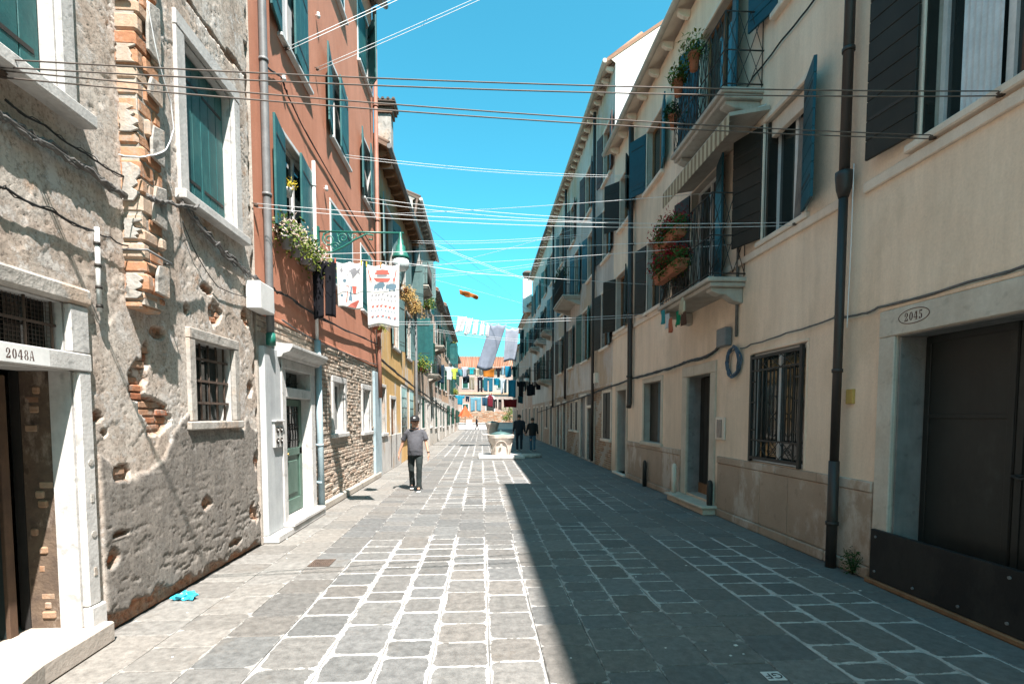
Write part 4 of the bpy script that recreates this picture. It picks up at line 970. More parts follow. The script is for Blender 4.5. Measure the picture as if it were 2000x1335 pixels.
def hang(name, label, cat, kind, px0, px1, py0, py1, Y, c, seed, fold=.03, slant=0., py0b=None, **k):
    x0, z0 = plane_pt(Y, px0, py0); x1, z1 = plane_pt(Y, px1, py0b if py0b else py0); _, zb = plane_pt(Y, px0, py1)
    return cloth(name, label, cat, kind, (x0, Y, z0), (x1, Y, z1), (z0+z1)/2-zb, c, seed, fold, slant=slant, **k)
hang('trousers', 'black trousers pegged on the near line beside the flower box', 'trousers', 'trousers', 609, 656, 507, 620, YA, (.018, .018, .022), 3, .02)
tw1, pt1, n1 = hang('tea_towel', 'smaller white printed tea towel beside the black trousers', 'towel', 'sheet', 657, 709, 511, 601, YA, (.80, .78, .75), 5, .012, nx=30, ny=26)
tw2, pt2, n2 = hang('tea_towel', 'long white fringed tea towel printed with red and blue animals', 'towel', 'sheet', 715, 780, 515, 636, YA, (.80, .78, .75), 9, .012, nx=34, ny=30)
def prints(tw, pt, nrm, shapes, mats):
    for k, mt in enumerate(mats):
        m = MB()
        for mi, poly in shapes:
            if mi != k: continue
            cx = sum(p[0] for p in poly)/len(poly); cy = sum(p[1] for p in poly)/len(poly)
            vs = [pt(cx, cy)-nrm*-.0045] + [pt(a, b)-nrm*-.0045 for a, b in poly]; n = len(poly)
            m.add(vs, [(0, i+1, (i+1) % n+1) for i in range(n)])
            vs = [pt(cx, cy)-nrm*.0045] + [pt(a, b)-nrm*.0045 for a, b in poly]; m.add(vs, [(0, i+1, (i+1) % n+1) for i in range(n)])
        m.build('print', mt, tw, recalc=False)
EL = lambda cx, cy, rx, ry, n=14: [(cx+rx*math.cos(2*math.pi*i/n), cy+ry*math.sin(2*math.pi*i/n)) for i in range(n)]
BX = lambda a, b, c, d: [(a, c), (b, c), (b, d), (a, d)]
INKR, INKB, INKG = cloth_mat((.55, .16, .13)), cloth_mat((.17, .26, .32)), cloth_mat((.30, .30, .32))
sh = [(0, BX(.30, .66, .07, .11)), (0, BX(.26, .70, .11, .14)), (2, BX(.32, .62, .145, .19)), (0, [(.20, .20), (.74, .20), (.66, .27), (.30, .27)])]
for x in (.34, .42, .50, .58): sh.append((2, EL(x, .17, .02, .025, 8)))
for x, k in ((.84, 1), (.12, -1)):
    sh += [(0, BX(x-.03, x+.03, .20, .25)), (0, [(x+.01*k, .20), (x+.04*k, .20), (x+.08*k, .08), (x+.05*k, .08)]), (0, BX(x-.03, x-.01, .25, .29)), (0, BX(x+.01, x+.03, .25, .29))]
for x in (.42, .78):
    sh += [(1, EL(x, .34, .14, .055)), (1, EL(x-.14, .35, .05, .04)), (1, BX(x-.10, x-.05, .37, .42)), (1, BX(x+.04, x+.09, .37, .42)), (1, BX(x-.20, x-.17, .35, .42))]
rr = random.Random(2)
for row, (y, k, n, s) in enumerate(((.50, 2, 7, .03), (.58, 2, 8, .022), (.69, 0, 6, .035), (.76, 1, 8, .02), (.86, 0, 5, .03), (.87, 1, 6, .028))):
    for i in range(n):
        x = .08+.84*(i+.5)/n+rr.uniform(-.02, .02); sh += [(k, EL(x, y, s*1.1, s*.55, 9)), (k, BX(x-s*.7, x-s*.4, y, y+s*.9)), (k, BX(x+s*.4, x+s*.7, y, y+s*.9)), (k, EL(x+s, y-s*.5, s*.4, s*.35, 7))]
prints(tw2, pt2, n2, sh, [INKR, INKB, INKG])
m = MB()
for i in range(46): p = pt2((i+.5)/46, 1.0); m.tube([p, p+Vector((rr.uniform(-.006, .006), 0, -.035))], .0018, 3)
m.build('fringe', cloth_mat((.80, .78, .75)), tw2)
sh = [(2, [(.16, .05), (.72, .10), (.80, .20), (.62, .34), (.40, .30), (.22, .18)]), (2, [(.72, .18), (.90, .10), (.86, .20), (.94, .28)]), (2, EL(.18, .16, .05, .05, 10)), (1, EL(.30, .40, .07, .045, 8)),
      (0, BX(.08, .40, .50, .53)), (0, BX(.08, .36, .57, .60)), (0, BX(.08, .34, .64, .66)), (0, [(.34, .50), (.44, .50), (.46, .86), (.34, .90)]), (1, BX(.44, .58, .52, .84)), (0, [(.58, .50), (.76, .50), (.72, .66), (.60, .66)]),
      (0, [(.10, .84), (.30, .92), (.62, .92), (.80, .80), (.86, .82), (.72, .97), (.22, .98)]), (1, EL(.18, .74, .06, .03, 10))]
prints(tw1, pt1, n1, sh, [INKR, INKB, INKG])
for k, (px, py, c, lb) in enumerate(((655, 508, (.6, .15, .1), 'red peg between the black trousers and the smaller towel'), (706, 512, (.65, .45, .05), 'yellow peg at the right corner of the smaller towel'), (716, 515, (.65, .45, .05), 'yellow peg at the left corner of the long towel'), (744, 516, (.5, .25, .06), 'orange-brown peg at the middle of the long towel'))): peg(px, py, YA, c, lb)
# ================================================================== further houses on the left
def house(name, label, sgn, u0, u1, zt, mat, wins, over=.35, gable=None, lowmat=None, lowh=3.0, rmat=None, rise=1.6, brackets=True, bmat=None, gut=None, step=.62):
    """wins: (u0, u1, v0, v1, kind, shutter material); kinds: open, closed, half, bare, door, grille"""
    h = thing(name, label, 'house', side(sgn).P((u0+u1)/2, 0, 0))
    ops = [(a, b, c, d, .22 if k in ('open', 'half', 'bare') else .12) for a, b, c, d, k, m in wins]
    mats = ([mat, lowmat, gable or mat, ISTRIA_OLD, ROOM] if lowmat else [mat, gable or mat, ISTRIA_OLD, ROOM])
    facade(h, sgn, u0, u1, zt, ops, mats, lower=(lowh, 1) if lowmat else None)
    roof(h, sgn, u0, u1, zt, over, rise, brackets=brackets, bmat=bmat or ISTRIA_OLD, mat=rmat, gmat=gut, step=step)
    S = side(sgn)
    for a, b, c, d, k, m in wins:
        st_ = ISTRIA if sgn > 0 else CREAM_BAND
        if k == 'door':
            surround(h, sgn, a, b, c, d, .11, .03, st_, False, glazed=False)
            mb = MB(); S.box(mb, a+.01, b-.01, c+.01, d-.01, -.10, -.06); dd = mb.build('door', m, h, bev=.01)
            mb = MB()
            for z0, z1 in ((.12, .42), (.5, .93)): S.box(mb, a+.14, b-.14, c+(d-c)*z0, c+(d-c)*z1, -.06, -.045)
            mb.build('door_panel', m, dd, bev=.012)
            mb = MB(); mb.lathe([(.001, -.02), (.02, 0), (.001, .02)], S.P(a+.10, c+1.0, -.03), 8); mb.build('handle', M('brass', (.5, .33, .12), None, 5, .3, metal=1), dd)
            continue
        w = surround(h, sgn, a, b, c, d, .09, .025, st_, True, .08, inset=.14 if k != 'closed' else .08)
        mid = (a+b)/2; l = (b-a)/2
        if k == 'open':
            shutter(h, sgn, a-.02, -1, l, c, d, 172, m, .03); shutter(h, sgn, b+.02, 1, l, c, d, 168, m, .03)
        elif k == 'half':
            shutter(h, sgn, a-.02, -1, l, c, d, 172, m, .03); shutter(h, sgn, b+.02, -1, l, c, d, 70, m, .03)
        elif k == 'closed':
            shutter(h, sgn, a+.01, 1, l-.015, c+.01, d-.01, 0, m, 0); shutter(h, sgn, b-.01, -1, l-.015, c+.01, d-.01, 2, m, 0)
        elif k == 'perp':
            shutter(h, sgn, a-.02, 1, l, c, d, 95, m, .03); shutter(h, sgn, b+.02, -1, l, c, d, 95, m, .03)
        elif k == 'grille':
            mb = MB(); n = 6
            for i in range(n+1): u = a+(b-a)*i/n; mb.tube([S.P(u, c, .02), S.P(u, d, .02)], .012, 4)
            for i in range(1, 5): v = c+(d-c)*i/5; mb.tube([S.P(a, v, .025), S.P(b, v, .025)], .010, 4)
            mb.build('grille', m, w)
    return h
def slatted(h, sgn, a, b, c, d, m):   # louvre leaf closed
    pass
# L2 yellow peeling house
H2 = house('yellow_house', 'peeling yellow house with faded grey-green shutters and deep old eaves', 1, 14.555, 22.6, 9.0, OCHRE,
    [(15.9, 17.3, 6.3, 8.1, 'open', TEALGREY), (18.9, 20.1, 6.3, 8.0, 'open', TEALGREY), (21.0, 22.0, 6.3, 8.0, 'half', TEALGREY),
     (17.2, 18.3, 4.0, 5.8, 'open', TEALGREY), (20.3, 21.3, 4.0, 5.7, 'open', TEALGREY),
     (15.1, 15.75, 1.2, 2.55, 'bare', TEALGREY), (16.6, 17.5, .05, 2.25, 'door', WOOD), (18.8, 20.0, .95, 2.75, 'grille', TEALGREY), (20.9, 22.0, 1.0, 2.7, 'grille', TEALGREY)],
    over=.36, lowmat=YELLOW, lowh=4.35, rmat=TILEDARK, bmat=WOOD, rise=1.8)
mb = MB(); LS.box(mb, 14.6, 18.6, 0, 1.1, -.01, .03); mb.build('plinth', M('patchy_grey_render', (.52, .50, .47), (.42, .40, .38), 2, .9, .4, 30, c3=(.45, .36, .28)), H2, bev=.01)
mb = MB(); LS.box(mb, 14.56, 14.95, 0, 3.4, -.01, .035); mb.build('corner_patch', BLUEPIPE, H2, bev=.01)
# chimney on its roof, Venetian flared top
cx_, cz_ = plane_pt(15.6, 752, 232)
mb = MB(); mb.box(cx_-.20, cx_+.20, 15.4, 15.8, 9.0, cz_+.05); ch = mb.build('chimney', ISTRIA_OLD, H2, bev=.01)
mb = MB(); mb.obox((cx_, 15.6, cz_+.12), (1, 0, 0), (0, 1, 0), (0, 0, 1), .25, .25, .07); mb.obox((cx_, 15.6, cz_+.26), (1, 0, 0), (0, 1, 0), (0, 0, 1), .31, .31, .05); mb.obox((cx_, 15.6, cz_+.34), (1, 0, 0), (0, 1, 0), (0, 0, 1), .34, .34, .03)
for i in range(5): mb.tube([(cx_-.3+.15*i, 15.26, cz_+.38), (cx_-.3+.15*i, 15.94, cz_+.38)], .05, 6)
mb.build('chimney_cap', TILEDARK, ch)
pipe(H2, 1, [(22.3, 9, .12), (22.3, 3, .12), (22.3, .2, .12)], .06, GREYPIPE)
plant_box('flower_box', 'straw coloured dry plants in an upper window box of the yellow house', 'flower box', LS, 18.6, 20.2, 6.10, .1, .35, 3, TERRA, [('foliage', DRY, 600, .04, .34, -.1)])
plant_box('flower_box', 'dry hanging plants under the last upper window of the yellow house', 'flower box', LS, 20.8, 22.2, 6.10, .1, .35, 3, TERRA, [('foliage', DRY, 520, .04, .36, -.15)])
H3 = house('tall_brown_house', 'tall brownish patched house rising above the yellow one with white gutter', 1, 22.61, 31.5, 10.9, BROWNW,
    [(23.5, 24.7, 7.8, 9.6, 'bare', TEAL), (25.9, 27.0, 7.6, 9.3, 'perp', TEALGREY), (28.9, 30.1, 7.6, 9.3, 'open', TEAL), (23.6, 24.8, 4.2, 6.1, 'perp', TEAL), (26.4, 27.6, 4.2, 6.0, 'open', TEAL), (29.2, 30.4, 4.2, 6.0, 'open', GREENP),
     (23.3, 24.3, .05, 2.3, 'door', WOOD), (25.2, 26.4, 1.1, 2.6, 'closed', GREENP), (27.6, 28.4, .05, 2.3, 'door', OFFWHITE), (29.4, 30.4, 1.1, 2.5, 'bare', GREENP)],
    over=.30, gable=OFFWHITE, rmat=TILEDARK, lowmat=OFFWHITE, lowh=2.7, gut=WHITEP)
m = MB(); m.tube([LS.P(22.55, 10.9, .2), LS.P(22.50, 9.9, .05), LS.P(22.50, 7.5, -.05)], .05, 8); m.build('downpipe', RUSTY, H3)
H4 = house('narrow_pale_house', 'narrow pale house with a green shuttered upper window and slim white chimney', 1, 31.51, 38.0, 9.2, PINKW,
    [(33.0, 34.2, 6.3, 8.0, 'closed', GREENP), (35.6, 36.8, 6.3, 8.0, 'open', GREENP), (32.6, 33.9, 3.6, 5.3, 'closed', GREENP), (35.4, 36.7, 3.6, 5.3, 'open', GREENP),
     (32.4, 33.7, 1.0, 2.7, 'closed', GREENP), (34.6, 35.5, .05, 2.3, 'door', OFFWHITE), (36.3, 37.3, 1.0, 2.6, 'closed', GREENP)], over=.3, lowmat=OFFWHITE, lowh=2.9, rmat=TILEM)
m = MB(); m.box(XL-1.3, XL-.8, 36.4, 36.9, 9.0, 11.6); ch = m.build('chimney', WHITEWALL, H4); m = MB(); m.box(XL-1.42, XL-.68, 36.28, 37.02, 11.6, 11.95); m.build('chimney_cap', TILEDARK, ch)
H5 = house('peach_house', 'peach coloured house in mid distance with dark green shutters', 1, 38.01, 46.0, 9.7, PEACH,
    [(39.2, 40.4, 6.6, 8.3, 'closed', GREENP), (42.0, 43.2, 6.6, 8.3, 'open', GREENP), (44.4, 45.4, 6.6, 8.3, 'open', GREENP), (39.4, 40.6, 3.7, 5.5, 'open', GREENP), (42.4, 43.6, 3.7, 5.5, 'closed', GREENP),
     (39.0, 40.2, .9, 2.6, 'closed', GREENP), (41.6, 42.5, .05, 2.3, 'door', WOOD), (43.8, 44.8, .9, 2.6, 'open', GREENP)], over=.35, lowmat=OFFWHITE, lowh=2.8)
H6 = house('grey_brown_house', 'grey-brown house far down the left side with plants on a ledge', 1, 46.01, 56.0, 9.6, GREYSTUC,
    [(47.4, 48.8, 6.6, 8.3, 'perp', TEAL), (51.0, 52.4, 6.6, 8.3, 'open', TEAL), (47.6, 49.0, 3.7, 5.5, 'open', GREENP), (51.4, 52.8, 3.7, 5.5, 'open', TEAL), (54.0, 55.0, 3.7, 5.5, 'open', TEAL), (47.2, 48.2, .05, 2.3, 'door', GREENP), (50.4, 51.6, .9, 2.5, 'open', GREENP), (53.4, 54.4, .05, 2.3, 'door', OFFWHITE)],
    over=.35, lowmat=OFFWHITE, lowh=2.7, rmat=TILEDARK)
H7 = house('last_left_house', 'last pinkish house at the far end of the left row', 1, 56.01, 66.0, 8.4, PINKW,
    [(58, 59.4, 5.4, 7.0, 'open', GREENP), (62, 63.4, 5.4, 7.0, 'open', GREENP), (58.4, 59.8, .9, 2.4, 'open', GREENP), (61.6, 62.6, .05, 2.2, 'door', WOOD), (64, 65, .9, 2.3, 'open', GREENP)], over=.3)
for px, py, lb in ((838, 590, 'pots of green plants on a ledge high up the brown house'), (886, 672, 'scraggly bush growing from the far ledge against the sky'), (828, 712, 'yellow-green potted plant on a sill of the brown house'), (890, 765, 'green climbing plant above the doorway far down on the left')):
    u, v = wall_pt(1, px, py, .3); plant_box('ledge_plant', lb, 'plant', LS, u-.8, u+.8, v-.3, .05, .4, 2, TERRA, [('foliage', LEAFG if px != 886 else LEAFD, 420, .06, .45, .1), ('blossom', FLY, 60, .04, .4, .1)])
wall_cable('cable', 'thick cable running down the street above the ground floor doors on the left', [(738, 700), (780, 735), (820, 765), (850, 785), (890, 812)], .06, .03, BLACK, extra=2, jit=.05)
# small square balcony with railing on L3 and L4
def balcony(hname, label, sgn, u0, u1, v, out=.55, rail=1.0, pattern='lattice', corbels=2, h=None, mat=None, smat=None):
    S = side(sgn); smat = smat or STONE_WARM; mat = mat or IRON
    b = h
    mb = MB(); S.box(mb, u0, u1, v-.07, v, -.02, out); S.box(mb, u0+.03, u1-.03, v-.14, v-.072, -.02, out-.05); bal = mb.build('balcony_slab', smat, b, bev=.012)
    for i in range(corbels):
        u = u0+.18+(u1-u0-.36)*i/max(1, corbels-1)
        poly = [(0, v-.14), (out*.85, v-.14), (out*.85, v-.19), (out*.6, v-.25), (out*.45, v-.25), (out*.25, v-.34), (0, v-.38)]
        mb = MB(); mb.prism(poly, lambda w, z, d: S.P(u+d, z, w), -.09, .09); mb.build('corbel', smat, bal, bev=.012)
    mb = MB(); o = out-.05
    for w, z in ((o, v+rail), (o, v+.06), (o, v+rail*.5)): mb.tube([S.P(u0+.04, z, 0), S.P(u0+.04, z, w), S.P(u1-.04, z, w), S.P(u1-.04, z, 0)], .011, 5)
    segs = [((u0+.04, 0.02), (u0+.04, o)), ((u0+.04, o), (u1-.04, o)), ((u1-.04, o), (u1-.04, .02))]
    for (ua, wa), (ub_, wb) in segs:
        L = math.hypot(ub_-ua, wb-wa); n = max(1, round(L/.16)) if pattern != 'bars' else max(1, round(L/.10))
        for i in range(n+1):
            f = i/n; u, w = ua+(ub_-ua)*f, wa+(wb-wa)*f
            if pattern == 'bars' or i % 2 == 0: mb.tube([S.P(u, v+.02, w), S.P(u, v+rail, w)], .008, 4)
            if pattern == 'lattice' and i < n:
                f2 = (i+1)/n; u2, w2 = ua+(ub_-ua)*f2, wa+(wb-wa)*f2
                for z0, z1 in ((.06, .5), (.5, 1.0)):
                    mb.tube([S.P(u, v+rail*z0, w), S.P(u2, v+rail*z1, w2)], .006, 4); mb.tube([S.P(u, v+rail*z1, w), S.P(u2, v+rail*z0, w2)], .006, 4)
    mb.build('railing', mat, bal)
    return bal
balcony('', '', 1, 23.2, 25.1, 7.5, .6, 1.0, 'bars', 2, H3); balcony('', '', 1, 32.4, 34.6, 6.1, .6, 1.0, 'bars', 2, H4)
balcony('', '', 1, 28.6, 30.6, 4.0, .6, 1.0, 'bars', 2, H3)

# ================================================================== right side, near: R0/R1 cream house
HR = thing('cream_house', 'long cream stucco house in shade with dark shutters, balconies and pale stone plinth', 'house', (XR, 10.0, 0))
OPR = [(3.0, 4.80, .06, 2.48, .34), (6.20, 7.48, 1.03, 2.62, .12), (8.84, 9.86, .20, 2.46, .30), (11.36, 12.55, 1.08, 2.50, .24), (14.10, 15.0, .06, 2.44, .34),
       (3.35, 4.62, 4.24, 5.95, .24), (6.36, 7.28, 4.22, 5.85, .26), (8.75, 9.85, 3.90, 5.95, .22), (11.45, 12.45, 4.22, 5.85, .22), (14.3, 15.3, 4.22, 5.8, .22),
       (8.3, 9.55, 6.60, 8.6, .22), (11.5, 12.6, 7.15, 8.55, .22), (13.9, 15.0, 7.1, 8.5, .22), (6.0, 7.0, 7.2, 8.6, .22)]
facade(HR, -1, -24.0, 15.70, 9.5, OPR, [CREAM, CREAM, STONE_WARM, ROOM], depth=8)
roof(HR, -1, 5.62, 15.70, 9.5, .28, 1.7, depth=8, bmat=CREAM_BAND, step=.85, gmat=M('stone_gutter', (.5, .46, .40), (.4, .36, .3), 4, .8))
mb = MB(); RS.box(mb, -24.0, 5.60, 9.51, 13.0, -8, 0); mb.build('upper_storey', CREAM, HR)
mb = MB(); RS.box(mb, -24.2, 5.62, 13.0, 13.16, -8.3, .21); mb.build('upper_eave', CREAM_BAND, HR)
# string course at sill height, broken only by the windows it carries
mb = MB()
for a, b in ((-3, 5.30), (5.66, 15.69)): RS.box(mb, a, b, 4.03, 4.14, -.01, .035)
mb.build('string_course', CREAM_BAND, HR, bev=.01)
# stone plinth of separate slabs with a cap and a small kerb
SL = M('plinth_slab_stone', (.42, .315, .235), (.33, .245, .18), 2.2, .75, .2, 40, c3=(.52, .44, .37), spots=.2, grime=.3)
def slabs(u0, u1, n, seed):
    rr = random.Random(seed); cuts = [u0]+sorted(u0+(u1-u0)*(i+rr.uniform(-.12, .12))/n for i in range(1, n))+[u1]
    for i in range(n):
        m = MB(); RS.box(m, cuts[i]+.004, cuts[i+1]-.004, .135, .905, -.01, .028+rr.uniform(-.003, .003)); m.build('plinth_slab', SL, HR, bev=.005)
    n2 = max(1, n-1)
    for i in range(n2):
        a, b = u0+(u1-u0)*i/n2, u0+(u1-u0)*(i+1)/n2; m = MB(); RS.box(m, a+.003, b-.003, .91, 1.02, -.01, .038); m.build('plinth_cap', SL, HR, bev=.008)
    n3 = max(1, int((u1-u0)/.62))
    for i in range(n3):
        a, b = u0+(u1-u0)*i/n3, u0+(u1-u0)*(i+1)/n3; m = MB(); RS.box(m, a+.006, b-.006, 0, .128, -.01, .052+rr.uniform(-.004, .006)); m.build('kerb_stone', SL, HR, bev=.014)
slabs(5.02, 8.50, 5, 1); slabs(10.16, 13.98, 4, 2)
# gate 2045
G = M('black_green_steel', (.022, .024, .021), (.015, .017, .015), 2, .5, .12, 20, spec=.4, streak=.5, c3=(.034, .037, .033))
mb = MB(); RS.box(mb, 4.803, 5.0, .5, 2.48, -.02, .032); RS.box(mb, 2.6, 2.997, .5, 2.48, -.02, .032); RS.box(mb, 2.6, 5.0, 2.483, 2.74, -.02, .036); RS.box(mb, 4.803, 4.97, 0, .5, -.02, .022)
gs = mb.build('gate_surround', M('gate_stone', (.62, .57, .49), (.52, .45, .37), 2.5, .8, .4, 34, streak=.3, spots=.2), HR, bev=.008)
mb = MB(); RS.box(mb, 4.775, 4.798, .06, 2.465, -.335, -.016); RS.box(mb, 3.0, 4.774, 2.468, 2.478, -.33, -.01); mb.build('reveal_render', CONCRETE, gs)
mb = MB(); RS.box(mb, 2.70, 5.05, 2.745, 2.79, -.02, .02); mb.build('lintel_moulding', CREAM, gs, bev=.01)
for a, b in ((3.91, 4.77), (3.02, 3.89)):
    mb = MB(); RS.box(mb, a, b, .08, 2.47, -.31, -.28)
    gl = mb.build('gate_leaf', G, HR, bev=.004)
    mb = MB()
    for v0, v1 in ((.10, .22), (1.68, 1.72), (2.40, 2.46)): RS.box(mb, a+.002, b-.002, v0, v1, -.28, -.268)
    for u in (a, b-.06): RS.box(mb, u+.002, u+.058, .22, 2.40, -.28, -.267)
    mb.build('gate_frame', G, gl, bev=.003)
mb = MB(); mb.tube([RS.P(3.84, 1.22, -.26), RS.P(3.84, 1.22, -.20), RS.P(3.76, 1.20, -.18), RS.P(3.70, 1.22, -.20)], .012, 8); mb.lathe([(.035, -.012), (.035, .012)], RS.P(3.84, 1.22, -.265), 12); mb.build('handle', IRON, gl)
figures(gs, -1, '2045', 4.69, 2.592, .080, .036, PAINTNO, .66)
mb = MB(); mb.tube([RS.P(4.585+.170*math.cos(t), 2.632+.068*math.sin(t), .0375) for t in [2*math.pi*k/40 for k in range(41)]], .0035, 5); mb.build('number_ring', PAINTNO, gs)
fb = thing('flood_board', 'black riveted flood barrier board across the foot of gate 2045', 'flood barrier', RS.P(3.9, .04, .06))
mb = MB(); RS.box(mb, 2.6, 4.93, .055, .56, .052, .095); mb.build('board', M('black_flood_panel', (.009, .009, .009), (.013, .013, .013), 2, .55, .1, 40, streak=.4, c3=(.022, .021, .019)), fb, bev=.004)
for u in (4.86, 4.40, 3.95, 3.55, 3.2):
    for v in ((.14, .49) if u in (4.86, 3.55) else (.12,)):
        m = MB(); m.tube([RS.P(u, v, .090), RS.P(u, v, .104)], .013, 8); m.build('bolt', GREYPIPE, fb)
mb = MB(); RS.box(mb, 2.6, 4.98, 0, .052, -.01, .115); mb.build('gate_sill', WOOD, HR, bev=.012)
# door and its step
mb = MB(); RS.box(mb, 8.63, 8.837, .16, 2.46, -.02, .03); RS.box(mb, 9.863, 10.10, .16, 2.46, -.02, .03); RS.box(mb, 8.63, 10.10, 2.463, 2.66, -.02, .034); d1 = mb.build('door_surround', M('door_stone', (.60, .52, .42), (.50, .42, .33), 3, .8, .3, 40, streak=.3), HR, bev=.008, split=True)
mb = MB(); RS.box(mb, 9.85, 9.857, .2, 2.46, -.30, -.022); mb.build('reveal', CONCRETE, d1)
mb = MB(); RS.box(mb, 8.86, 9.855, .40, 2.44, -.29, -.26)
for i in range(6): RS.box(mb, 8.88+i*.165, 8.88+i*.165+.15, .42, 2.42, -.26, -.252)
dd = mb.build('door', DARKSH, HR, bev=.003); mb = MB(); mb.lathe([(.001, -.03), (.025, 0), (.001, .03)], RS.P(9.35, 1.22, -.24), 10); mb.build('handle', M('brass', (.5, .33, .12), None, 5, .3, metal=1), dd)
mb = MB(); RS.box(mb, 8.50, 10.2, 0, .105, -.02, .26); RS.box(mb, 8.46, 10.24, .107, .155, -.25, .31); mb.build('doorstep', M('door_stone', ()), HR, bev=.012)
mb = MB(); RS.box(mb, 8.845, 9.855, .16, .395, -.27, -.24); mb.build('door_threshold', WOOD, HR, bev=.006)
for u in (8.60, 10.10):
    mb = MB(); mb.lathe([(.045, 0), (.05, .3), (.05, .52), (.035, .58), (.001, .6)], RS.P(u+(-.0 if u < 9 else .0), 0 if u < 9 else .155, .16 if u > 9 else .10), 10)
    if u < 9: tag(mb.build('bollard', IRON, origin=RS.P(u, 0, .1)), 'dark iron bollard at the near end of the doorstep', 'bollard')
    else: mb.build('step_post', CREAM_BAND, HR)
mb = MB(); mb.lathe([(.05, 0), (.05, .55), (.03, .62), (.001, .64)], RS.P(12.15, 0, .10), 10); tag(mb.build('bollard', IRON, origin=RS.P(12.15, 0, .1)), 'short dark post standing against the plinth left of the door', 'bollard')
mb = MB(); RS.box(mb, 8.27, 8.60, 1.30, 1.68, 0, .03); ip = mb.build('intercom_panel', CREAM_BAND, HR, bev=.008); mb = MB(); RS.box(mb, 8.36, 8.52, 1.34, 1.64, .025, .038); mb.build('screen', GLASS, ip)
# number plate above the door
figures(d1, -1, '2043', 9.42, 2.52, .07, .034, M('faded_number_paint', (.30, .14, .09), (.4, .25, .18), 40, .8), .66) if False else None
# barred ground window
sw = surround(HR, -1, 6.20, 7.48, 1.03, 2.62, .04, .012, CREAM, False, inset=.07, fmat=WHITEP)
mb = MB()
W0, W1 = .01, .05
for a, b, c, d in ((6.22, 6.27, 1.03, 2.60), (7.41, 7.46, 1.03, 2.60), (6.27, 7.41, 1.07, 1.11), (6.27, 7.41, 2.53, 2.57)): RS.box(mb, a, b, c, d, W0, W1)
for u in (6.38, 7.30): RS.box(mb, u-.008, u+.008, 1.11, 2.53, .02, .04)
for i in range(9): u = 6.47+i*.093; mb.tube([RS.P(u, 1.35, .03), RS.P(u, 2.36, .03)], .008, 5)
for v in (1.35, 2.36): RS.box(mb, 6.27, 7.41, v-.012, v+.012, .02, .042)
for v0, v1 in ((1.11, 1.35), (2.36, 2.53)):
    for i in range(3): a = 6.42+i*.28; mb.tube([RS.P(a, v0, .03), RS.P(a+.28, v1, .03)], .007, 4); mb.tube([RS.P(a, v1, .03), RS.P(a+.28, v0, .03)], .007, 4)
for v in (1.5, 1.9, 2.2): RS.box(mb, 6.27, 6.38, v-.01, v+.01, .02, .04); RS.box(mb, 7.30, 7.41, v-.01, v+.01, .02, .04)
for v in (1.55, 1.85): mb.tube([RS.P(6.84+.09*math.cos(t), v+.14*math.sin(t), .035) for t in [k*math.pi/6 for k in range(13)]], .007, 5)
mb.tube([RS.P(6.84+.12*math.cos(t)*(1-t/14), 1.2+.06*math.sin(t)*(1-t/14), .04) for t in [k*.5 for k in range(26)]], .006, 5)
mb.build('window_grille', IRON, sw)
# far ground window with closed leaf
surround(HR, -1, 11.36, 12.55, 1.08, 2.50, .12, .02, M('door_stone', ()), True, .06, inset=.18); shutter(HR, -1, 11.37, 1, .60, 1.09, 2.49, 0, BLUESH, -.16); shutter(HR, -1, 12.54, -1, .57, 1.09, 2.49, 0, DARKSH, -.16)
mb = MB(); RS.box(mb, 13.98, 14.097, .06, 2.44, -.02, .03); RS.box(mb, 15.003, 15.2, .06, 2.44, -.02, .03); RS.box(mb, 13.98, 15.2, 2.443, 2.58, -.02, .033); mb.build('door_surround', M('door_stone', ()), HR, bev=.006, split=True)
mb = MB(); RS.box(mb, 14.11, 14.99, .08, 2.43, -.33, -.30); dd = mb.build('door', REDSH, HR); mb = MB(); RS.box(mb, 14.25, 14.85, .3, 1.1, -.30, -.285); RS.box(mb, 14.25, 14.85, 1.25, 2.3, -.30, -.285); mb.build('door_panel', REDSH, dd, bev=.01)
mb = MB(); RS.box(mb, 13.95, 15.2, 0, .06, -.3, .12); mb.build('doorstep', CREAM_BAND, HR, bev=.01)
# upper windows and leaves of horizontal boards
surround(HR, -1, 3.35, 4.62, 4.24, 5.95, .08, .02, CREAM_BAND, True, .07, inset=.18, fmat=WHITEP, sd=.08)
shutter(HR, -1, 4.64, 1, .52, 4.29, 6.6, 172, DARKSH, .05, 'h', 12); shutter(HR, -1, 4.62, -1, .10, 4.27, 5.93, 90, DARKSH, -.10); shutter(HR, -1, 3.33, -1, .60, 4.29, 5.93, 170, DARKSH, .05, 'h', 8)
m = MB(); vs = []; nn = 30
for i in range(nn+1):
    u = 4.02+.34*i/nn; w = -.12+.012*math.sin(i*1.3)
    vs += [RS.P(u, 4.26, w), RS.P(u, 5.93, w)]
m.add(vs, [(2*i, 2*i+2, 2*i+3, 2*i+1) for i in range(nn)], 0, True); m.build('curtain', CURTAIN, HR)
surround(HR, -1, 6.36, 7.28, 4.22, 5.85, .08, .03, CREAM_BAND, True, .06, inset=.20, fmat=WHITEP, sd=.08)
shutter(HR, -1, 7.30, 1, .52, 4.24, 5.83, 160, DARKSH, .03, 'h', 8); shutter(HR, -1, 6.34, -1, .50, 4.24, 5.83, 158, BLUESH, .03, 'h', 8); shutter(HR, -1, 7.27, -1, .16, 4.24, 5.83, 80, DARKSH, -.18)
mb = MB(); RS.box(mb, 6.40, 7.25, 5.62, 5.84, -.14, -.06); mb.build('roller_box', CREAM_BAND, HR, bev=.006)
m = MB(); vs = []
for i in range(nn+1):
    u = 6.45+.35*i/nn; w = -.16+.012*math.sin(i*1.1); vs += [RS.P(u, 4.24, w), RS.P(u-.08, 5.6, w)]
